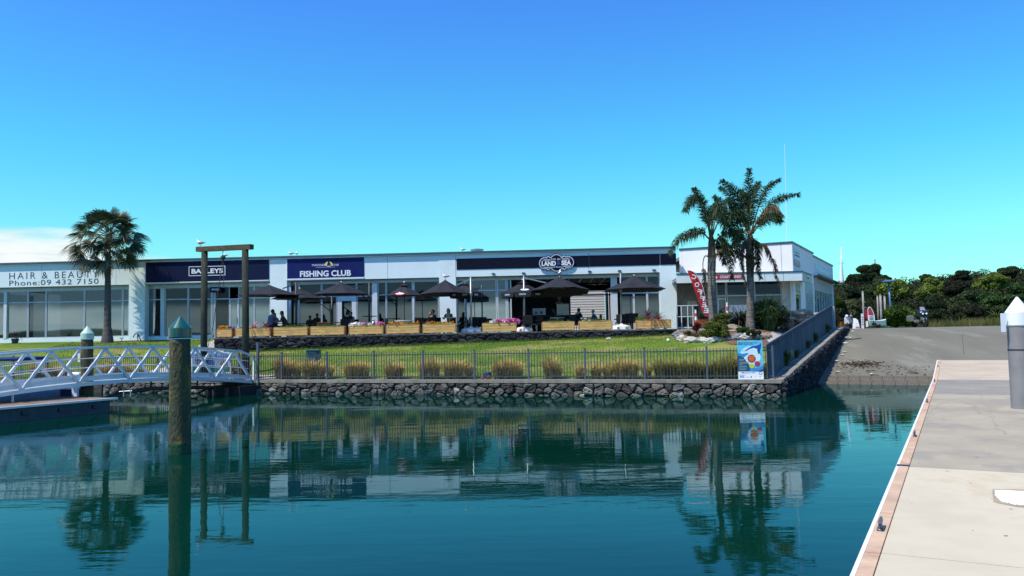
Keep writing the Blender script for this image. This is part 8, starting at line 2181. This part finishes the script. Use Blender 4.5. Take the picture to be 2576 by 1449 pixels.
# twin mast of a yacht beyond the hill
mp = P(2116, 622, 120); mb0 = P(2117, 712, 120); t = thing('lattice_mast', 'tall white tapering mast with stays beyond the hill', 'mast', (mb0.x, 120, 2.0))
part('mast', MB().tube([(mb0.x, 120, 2.0), (mb0.x, 120, mb0.z), (lerp(mb0.x, mp.x, .5), 120, lerp(mb0.z, mp.z, .55)), (mp.x, 120, mp.z)], [.45, .40, .12, .05], 10), M_letter, t, sm=True)
for sx in (-1, 1): part('stay', MB().tube([(mp.x, 120, lerp(mb0.z, mp.z, .7)), (mb0.x + sx * 1.6, 120, 2.0)], .02, 4), M_frame, t)
part('crosstree', MB().tube([(mp.x - .5, 120, lerp(mb0.z, mp.z, .55)), (mp.x + .5, 120, lerp(mb0.z, mp.z, .55))], .03, 5), M_frame, t)
fp_ = P(2201, 655, 98); t = thing('flagpole', 'thin dark flagpole right of the skyline tree', 'pole', (fp_.x, 98, 5)); part('shaft', MB().tube([(fp_.x, 98, 5), (fp_.x, 98, fp_.z)], .07, 6), M_pole, t); part('tip', MB().blob((fp_.x, 98, fp_.z + .05), .1, 1, 0, 6, 4), M_pole, t)
SYs = 51.5
def r2(px0, px1, py0, py1, Y): return P(px0, (py0 + py1) / 2, Y).x, P(px1, (py0 + py1) / 2, Y).x, P((px0 + px1) / 2, py1, Y).z, P((px0 + px1) / 2, py0, Y).z
x0, x1, z0, z1 = r2(2173.5, 2183, 779, 822, SYs + .5); t = thing('red_sign_panel', 'plain bright red panel behind the fin shaped sign', 'sign', (x0, SYs + .5, GZ_)); part('panel', MB().box(x0, x1, SYs + .5, SYs + .55, z0 + .55, z1), mat('sign_red', (.55, .01, .03), .5), t); part('post', MB().box(x0 + .05, x0 + .13, SYs + .56, SYs + .64, GZ_ - .05, z1 - .1), MATS['sign_red'], t)
x0, x1, z0, z1 = r2(2183.5, 2200, 771, 807, SYs); t = thing('fin_sign', 'shark fin shaped red and white direction sign', 'sign', ((x0 + x1) / 2, SYs, GZ_))
finp = [(x0, z0), (x1, z0), (x1, z0 + .28), (lerp(x0, x1, .9), lerp(z0, z1, .55)), (lerp(x0, x1, .55), lerp(z0, z1, .92)), (lerp(x0, x1, .25), z1), (x0, lerp(z0, z1, .85))]
part('board', MB().prism([V((a, SYs, b)) for a, b in finp], V((0, 1, 0)), .04), M_letter, t); finr = [(lerp(x0, x1, .05), lerp(z0, z1, .42)), (lerp(x0, x1, .82), lerp(z0, z1, .36)), (lerp(x0, x1, .82), lerp(z0, z1, .52)), (lerp(x0, x1, .5), lerp(z0, z1, .88)), (lerp(x0, x1, .25), lerp(z0, z1, .95)), (lerp(x0, x1, .05), lerp(z0, z1, .82))]
part('red_field', MB().prism([V((a, SYs - .006, b)) for a, b in finr], V((0, 1, 0)), .004), mat('fin_red', (.40, .05, .05), .5), t)
for k in range(4): part('print_line', MB().box(lerp(x0, x1, .2), lerp(x0, x1, .8), SYs - .012, SYs - .008, lerp(z0, z1, .08 + k * .09), lerp(z0, z1, .11 + k * .09)), [M_navy, M_navy, M_red, M_letter][k], t)
for xx in (x0 + .03, x1 - .07): part('leg', MB().box(xx, xx + .04, SYs + .045, SYs + .085, GZ_ - .05, z0 + .4), M_darkmetal, t)
x0, x1, z0, z1 = r2(2167, 2173, 789, 822, 51.2); t = thing('marker_board', 'narrow white board with pink print beside the tall pole', 'sign', (x0, 51.2, GZ_)); part('board', MB().box(x0, x1, 51.2, 51.24, GZ_, z1), M_letter, t)
for k in range(4): part('print', MB().box(x0 + .03, x1 - .03, 51.19, 51.198, lerp(z0, z1, .15 + .18 * k), lerp(z0, z1, .22 + .18 * k)), mat('print_pink', (.6, .15, .35), .5), t)
x0, x1, z0, z1 = r2(2143.5, 2163, 800, 820, 50.5); t = thing('sandwich_board', 'white rounded pavement sign leaning at the top of the ramp wall', 'sign', ((x0 + x1) / 2, 50.5, GZ_))
part('panel', MB().prism([V((x0, 50.5, GZ_)), V((x1, 50.5, GZ_)), V((x1 - .06, 50.62, lerp(z0, z1, .7))), V((x1 - .16, 50.66, z1 - .04)), V((x0 + .02, 50.68, z1)), V((x0 - .05, 50.6, lerp(z0, z1, .5)))], V((0, .3, .1)).normalized(), .04), M_letter, t); part('print', MB().box(lerp(x0, x1, .4), lerp(x0, x1, .95), 50.46, 50.47, GZ_ + .05, GZ_ + .12), M_red, t); part('bolt', MB().box(lerp(x0, x1, .5), lerp(x0, x1, .56), 50.5, 50.51, GZ_ + .3, GZ_ + .35), M_dark, t)
# parked cars glimpsed low behind the signs
def car(lab, px, Y, rot, col, nm='parked_car'):
    c = P(px, 815, Y); t = thing(nm, lab, 'car', (c.x, Y, GZ_)); M = Matrix.Translation((c.x, Y, GZ_)) @ Matrix.Rotation(rot, 4, 'Z'); mb = MB()
    prof_ = [(-2.1, .35), (-2.15, .75), (-1.95, .95), (-1.2, 1.0), (-.6, 1.42), (.9, 1.45), (1.6, 1.0), (2.05, .9), (2.15, .6), (2.1, .35)]
    mb.prism([V((a, -.82, b)) for a, b in prof_], V((0, 1, 0)), 1.64).xf(M); part('body', mb, mat('car_paint_%d' % px, col, .3, var=.02, coat=.5), t)
    part('window', MB().prism([V((a, -.835, b)) for a, b in [(-1.0, 1.02), (-.52, 1.36), (.85, 1.39), (1.4, 1.02)]], V((0, 1, 0)), 1.67).xf(M), M_dark, t)
    for a in (-1.35, 1.35):
        for b in (-.8, .62):
            w_ = part('wheel', MB().lathe((0, 0, 0), [(.1, 0), (.32, .01), (.32, .17), (.1, .18)], 16).xf(M @ Matrix.Translation((a, b + .18, .32)) @ Matrix.Rotation(math.pi / 2, 4, 'X')), M_dark, t); part('rim', MB().lathe((0, 0, -.005), [(.18, 0), (.18, .19)], 10).xf(M @ Matrix.Translation((a, b + .18, .32)) @ Matrix.Rotation(math.pi / 2, 4, 'X')), M_alu, w_)
    for b in (-.6, .5): part('headlight', MB().box(-2.19, -2.14, b - .12, b + .2, .6, .75).xf(M), M_letter, t)
    return t
t = thing('boat_trailer', 'white boat hull on a trailer behind the fin shaped sign', 'boat trailer', P(2202, 820, 56)); tc = P(2202, 815, 56); hb = MB()
secs = [(-1.4, .55, .95), (0, .6, .95), (1.1, .45, 1.0), (1.7, .04, 1.1)]
for s_, w_, h_ in secs:
    for yy, zz in ((-w_, h_), (-w_ * .8, .55), (0, .4), (w_ * .8, .55), (w_, h_)): hb.v.append((tc.x + s_ * .45, 56 + yy, GZ_ - .25 + zz * .8))
for i in range(3):
    for j in range(4): hb.f.append((i * 5 + j, i * 5 + j + 1, (i + 1) * 5 + j + 1, (i + 1) * 5 + j))
hb.f.append((0, 1, 2, 3, 4)); part('hull', hb, M_letter, t); part('trailer_frame', MB().box(tc.x - .6, tc.x + .9, 55.7, 55.75, GZ_ + .05, GZ_ + .1).box(tc.x - .6, tc.x + .9, 56.25, 56.3, GZ_ + .05, GZ_ + .1), M_alu, t)
for yy in (55.5, 56.4): part('wheel', MB().lathe((0, 0, 0), [(.05, 0), (.16, .01), (.16, .09), (.05, .1)], 12).xf(Matrix.Translation((tc.x, yy + .1, GZ_ + .15)) @ Matrix.Rotation(math.pi / 2, 4, 'X')), M_dark, t)
part('blue_print', MB().box(tc.x - .5, tc.x - .2, 55.40, 55.41, GZ_ + .2, GZ_ + .36), M_navy, t)
# motor scooters beside the wall top
for i, (px, col, lb) in enumerate([(2127.5, (.75, .78, .8), 'white scooter at the end of the screen fence'), (2138, (.2, .2, .22), 'grey scooter between the white scooter and the pavement sign')]):
    p = P(px, 812, 49.8); t = thing('scooter', lb, 'scooter', (p.x, 49.8, GZ_)); m_ = mat('scooter_%d' % i, col, .35)
    part('front_shield', MB().bevbox(p.x - .13, p.x + .13, 49.6, 49.68, GZ_ + .3, GZ_ + .72, .03), m_, t); part('headlamp', MB().blob((p.x, 49.6, GZ_ + .78), .1, 1, 0, 8, 6), M_letter if i == 0 else m_, t, sm=True)
    part('handlebar', MB().tube([(p.x - .26, 49.72, GZ_ + .85), (p.x + .26, 49.72, GZ_ + .85)], .018, 6), M_dark, t); part('seat', MB().bevbox(p.x - .11, p.x + .11, 49.95, 50.5, GZ_ + .55, GZ_ + .65, .03), M_dark, t)
    for yy in (49.65, 50.45): part('wheel', MB().lathe((0, 0, -.04), [(.05, 0), (.19, .01), (.19, .07), (.05, .08)], 12).xf(Matrix.Translation((p.x, yy, GZ_ + .19)) @ Matrix.Rotation(math.pi / 2, 4, 'Y')), M_dark, t)
    part('floor', MB().bevbox(p.x - .1, p.x + .1, 49.7, 50.4, GZ_ + .25, GZ_ + .33, .02), m_, t)
# touring motorcycle facing the camera
p = P(2315, 812, 54.6); mx_ = p.x; my = 54.6; t = thing('motorcycle', 'dark touring motorcycle seen head on at the ramp head', 'motorcycle', (mx_, my, GZ_)); W_ = MATS['marker_red']
M_moto = mat('motorcycle_paint', (.02, .025, .06), .25, coat=.6)
fr = part('front_wheel', MB().lathe((0, 0, -.06), [(.12, 0), (.31, .015), (.31, .105), (.12, .12)], 20).xf(Matrix.Translation((mx_, my - .7, GZ_ + .31)) @ Matrix.Rotation(math.pi / 2, 4, 'Y')), M_dark, t)
part('rear_wheel', MB().lathe((0, 0, -.09), [(.12, 0), (.30, .015), (.30, .165), (.12, .18)], 20).xf(Matrix.Translation((mx_, my + .8, GZ_ + .30)) @ Matrix.Rotation(math.pi / 2, 4, 'Y')), M_dark, t)
part('mudguard', MB().blob((mx_, my - .72, GZ_ + .5), .2, 2, .03, 10, 7, (.55, 1.2, .8)), M_moto, t, sm=True)
part('fairing', MB().blob((mx_, my - .4, GZ_ + .92), .34, 3, .05, 14, 9, (1.0, .8, .75)), M_moto, t, sm=True)
part('windscreen', MB().prism([V((mx_ - .2, my - .45, GZ_ + 1.1)), V((mx_ + .2, my - .45, GZ_ + 1.1)), V((mx_ + .13, my - .3, GZ_ + 1.38)), V((mx_ - .13, my - .3, GZ_ + 1.38))], V((0, .05, .02)), .2), mat('screen_tint', (.25, .28, .33), .15), t)
for sx in (-1, 1):
    part('headlight', MB().blob((mx_ + sx * .12, my - .66, GZ_ + .9), .07, 1, 0, 8, 6), M_letter, t, sm=True); part('mirror', MB().blob((mx_ + sx * .38, my - .3, GZ_ + 1.12), .08, 2, 0, 8, 6, (1.1, .4, .7)), M_moto, t, sm=True)
    part('handlebar', MB().tube([(mx_, my - .2, GZ_ + 1.02), (mx_ + sx * .38, my - .15, GZ_ + 1.0)], .018, 6), M_dark, t); part('pannier', MB().bevbox(mx_ + sx * .34 - .12, mx_ + sx * .34 + .12, my + .4, my + .95, GZ_ + .4, GZ_ + .82, .05), M_alu, t); part('engine_bar', MB().bevbox(mx_ + sx * .28 - .1, mx_ + sx * .28 + .1, my - .25, my + .1, GZ_ + .32, GZ_ + .52, .04), M_alu, t)
    part('fork', MB().tube([(mx_ + sx * .09, my - .7, GZ_ + .31), (mx_ + sx * .08, my - .4, GZ_ + .95)], .025, 6), M_alu, t)
part('seat', MB().bevbox(mx_ - .17, mx_ + .17, my + .1, my + .95, GZ_ + .75, GZ_ + .88, .04), M_dark, t); part('tank', MB().blob((mx_, my - .02, GZ_ + .85), .22, 4, .02, 10, 7, (.9, 1.3, .7)), M_moto, t, sm=True)
for (px, a, b) in ((2425, 848, 892),):
    q0_, q1_ = None, None
    p0_ = Pp(px, b, rp(7.33, 0, 0), V((-RD.x * .183, -RD.y * .183, 1)).normalized()); s0_, w0_ = to_sw(p0_); sm_ = MB()
    for k in range(12):
        sa_, sb_ = s0_ + k * .7, s0_ + k * .7 + .7
        if sb_ > 18.4: break
        sm_.add([rp(sa_, w0_ - .015, ramp_z(sa_) + .004), rp(sb_, w0_ - .015, ramp_z(sb_) + .004), rp(sb_, w0_ + .015, ramp_z(sb_) + .004), rp(sa_, w0_ + .015, ramp_z(sa_) + .004)], [(0, 1, 2, 3)])
    struct('ramp_joint', sm_, mat('ramp_joint_tar', (.10, .096, .08), .9))
# debris on the ramp: weed and shell litter
wd = MB(); g_ = random.Random(23)
for i in range(900):
    s_, w_ = (g_.gauss(11.0, .35), g_.gauss(1.6, .5)) if i < 350 else (g_.uniform(8.6, 10.6), g_.uniform(.4, 9.5))
    if i >= 350 and g_.random() > .35 + .5 * math.sin(w_ * 2) ** 2: continue
    if w_ < .15: continue
    p = rp(s_, w_, ramp_z(s_) + .015); a = g_.uniform(0, 6.28); d = (RD * math.cos(a) + RE * math.sin(a)) * g_.uniform(.03, .12); e_ = V((-d.y, d.x, 0)) * .35
    wd.add([p - d, p + e_, p + d + ZUP * .02, p - e_ + ZUP * .01], [(0, 1, 2, 3)])
solo('washed_up_weed', wd, mat('dry_weed', (.075, .045, .03), .9, var=.4, island=.5), 'dark washed up weed and bark scattered low on the ramp', kind='stuff')
for i, (s_, w_) in enumerate([(19.3, .35), (17.2, .3), (15.7, .32), (13.6, .55), (12.9, .5), (11.6, .4), (9.4, .7), (9.0, 2.1)]):
    c = rp(s_, w_, ramp_z(s_) + .03); r_ = .14 if i in (1, 2) else .08
    solo('pale_stone', MB().blob(c, r_, i, .25, 8, 6, (1.3, 1, .4)), M_rk[2], f"pale loose stone on the ramp, {['first', 'second', 'third', 'fourth', 'fifth', 'sixth', 'seventh', 'eighth'][i]} down from the crest beside the lava wall", 'stone', 'pale loose stones beside the ramp wall', loc=(c.x, c.y, c.z - .03))

# ------------------------------------------------------------------ the far shore behind the camera (what the windows mirror)
fs = MB(); g_ = random.Random(4); n = 120
for i in range(n + 1):
    x = -420 + 840 * i / n; h_ = 4.0 + 2.5 * math.sin(i * .31) + 1.5 * math.sin(i * .83) + g_.uniform(-.5, .5)
    fs.v += [(x, -236, -.2), (x, -240, h_), (x, -300, h_ + 2), (x, -420, 0)]
for i in range(n):
    for j in range(3): a = i * 4 + j; fs.f.append((a, a + 4, a + 5, a + 1))
struct('far_shore', fs, mat('far_shore_trees', (.05, .07, .03), .95, var=.4, vscale=.1))

# yachts berthed behind the camera, mirrored as thin wavering masts in the shop glass
for i, (x, y, h_, lab) in enumerate([(-34, -22, 13, 'white yacht with tall mast berthed furthest left across the basin'), (-17, -30, 11, 'white yacht second from the left across the basin'), (-4, -26, 14, 'white yacht with the tallest mast across the basin'), (12, -34, 12, 'white yacht second from the right across the basin'), (27, -28, 12.5, 'white yacht furthest right across the basin')]):
    t = thing('yacht', lab, 'yacht', (x, y, 0), 'yachts across the basin'); hb = MB(); secs = [(-4.5, .9, 1.0), (-1.5, 1.5, 1.0), (2.0, 1.4, 1.1), (4.2, .5, 1.25), (5.0, .05, 1.35)]
    for s_, w_, z_ in secs:
        for yy, zz in ((-w_, z_), (-w_ * .9, .4), (-w_ * .3, -.3), (w_ * .3, -.3), (w_ * .9, .4), (w_, z_)): hb.v.append((x + yy, y + s_, zz))
    for a in range(4):
        for b in range(5): hb.f.append((a * 6 + b, a * 6 + b + 1, (a + 1) * 6 + b + 1, (a + 1) * 6 + b))
    for a in range(4): hb.f.append((a * 6, (a + 1) * 6, (a + 1) * 6 + 5, a * 6 + 5))
    hb.f.append((0, 1, 2, 3, 4, 5))
    part('hull', hb, M_plastic, t, sm=False); part('cabin', MB().bevbox(x - .9, x + .9, y - 1.5, y + 2.0, 1.02, 1.6, .12), M_letter, t)
    part('mast', MB().tube([(x, y + .8, 1.0), (x, y + .8, h_)], .10, 8), M_alu, t); part('boom', MB().tube([(x, y + .8, 2.4), (x, y - 2.8, 2.4)], .07, 6), M_alu, t)
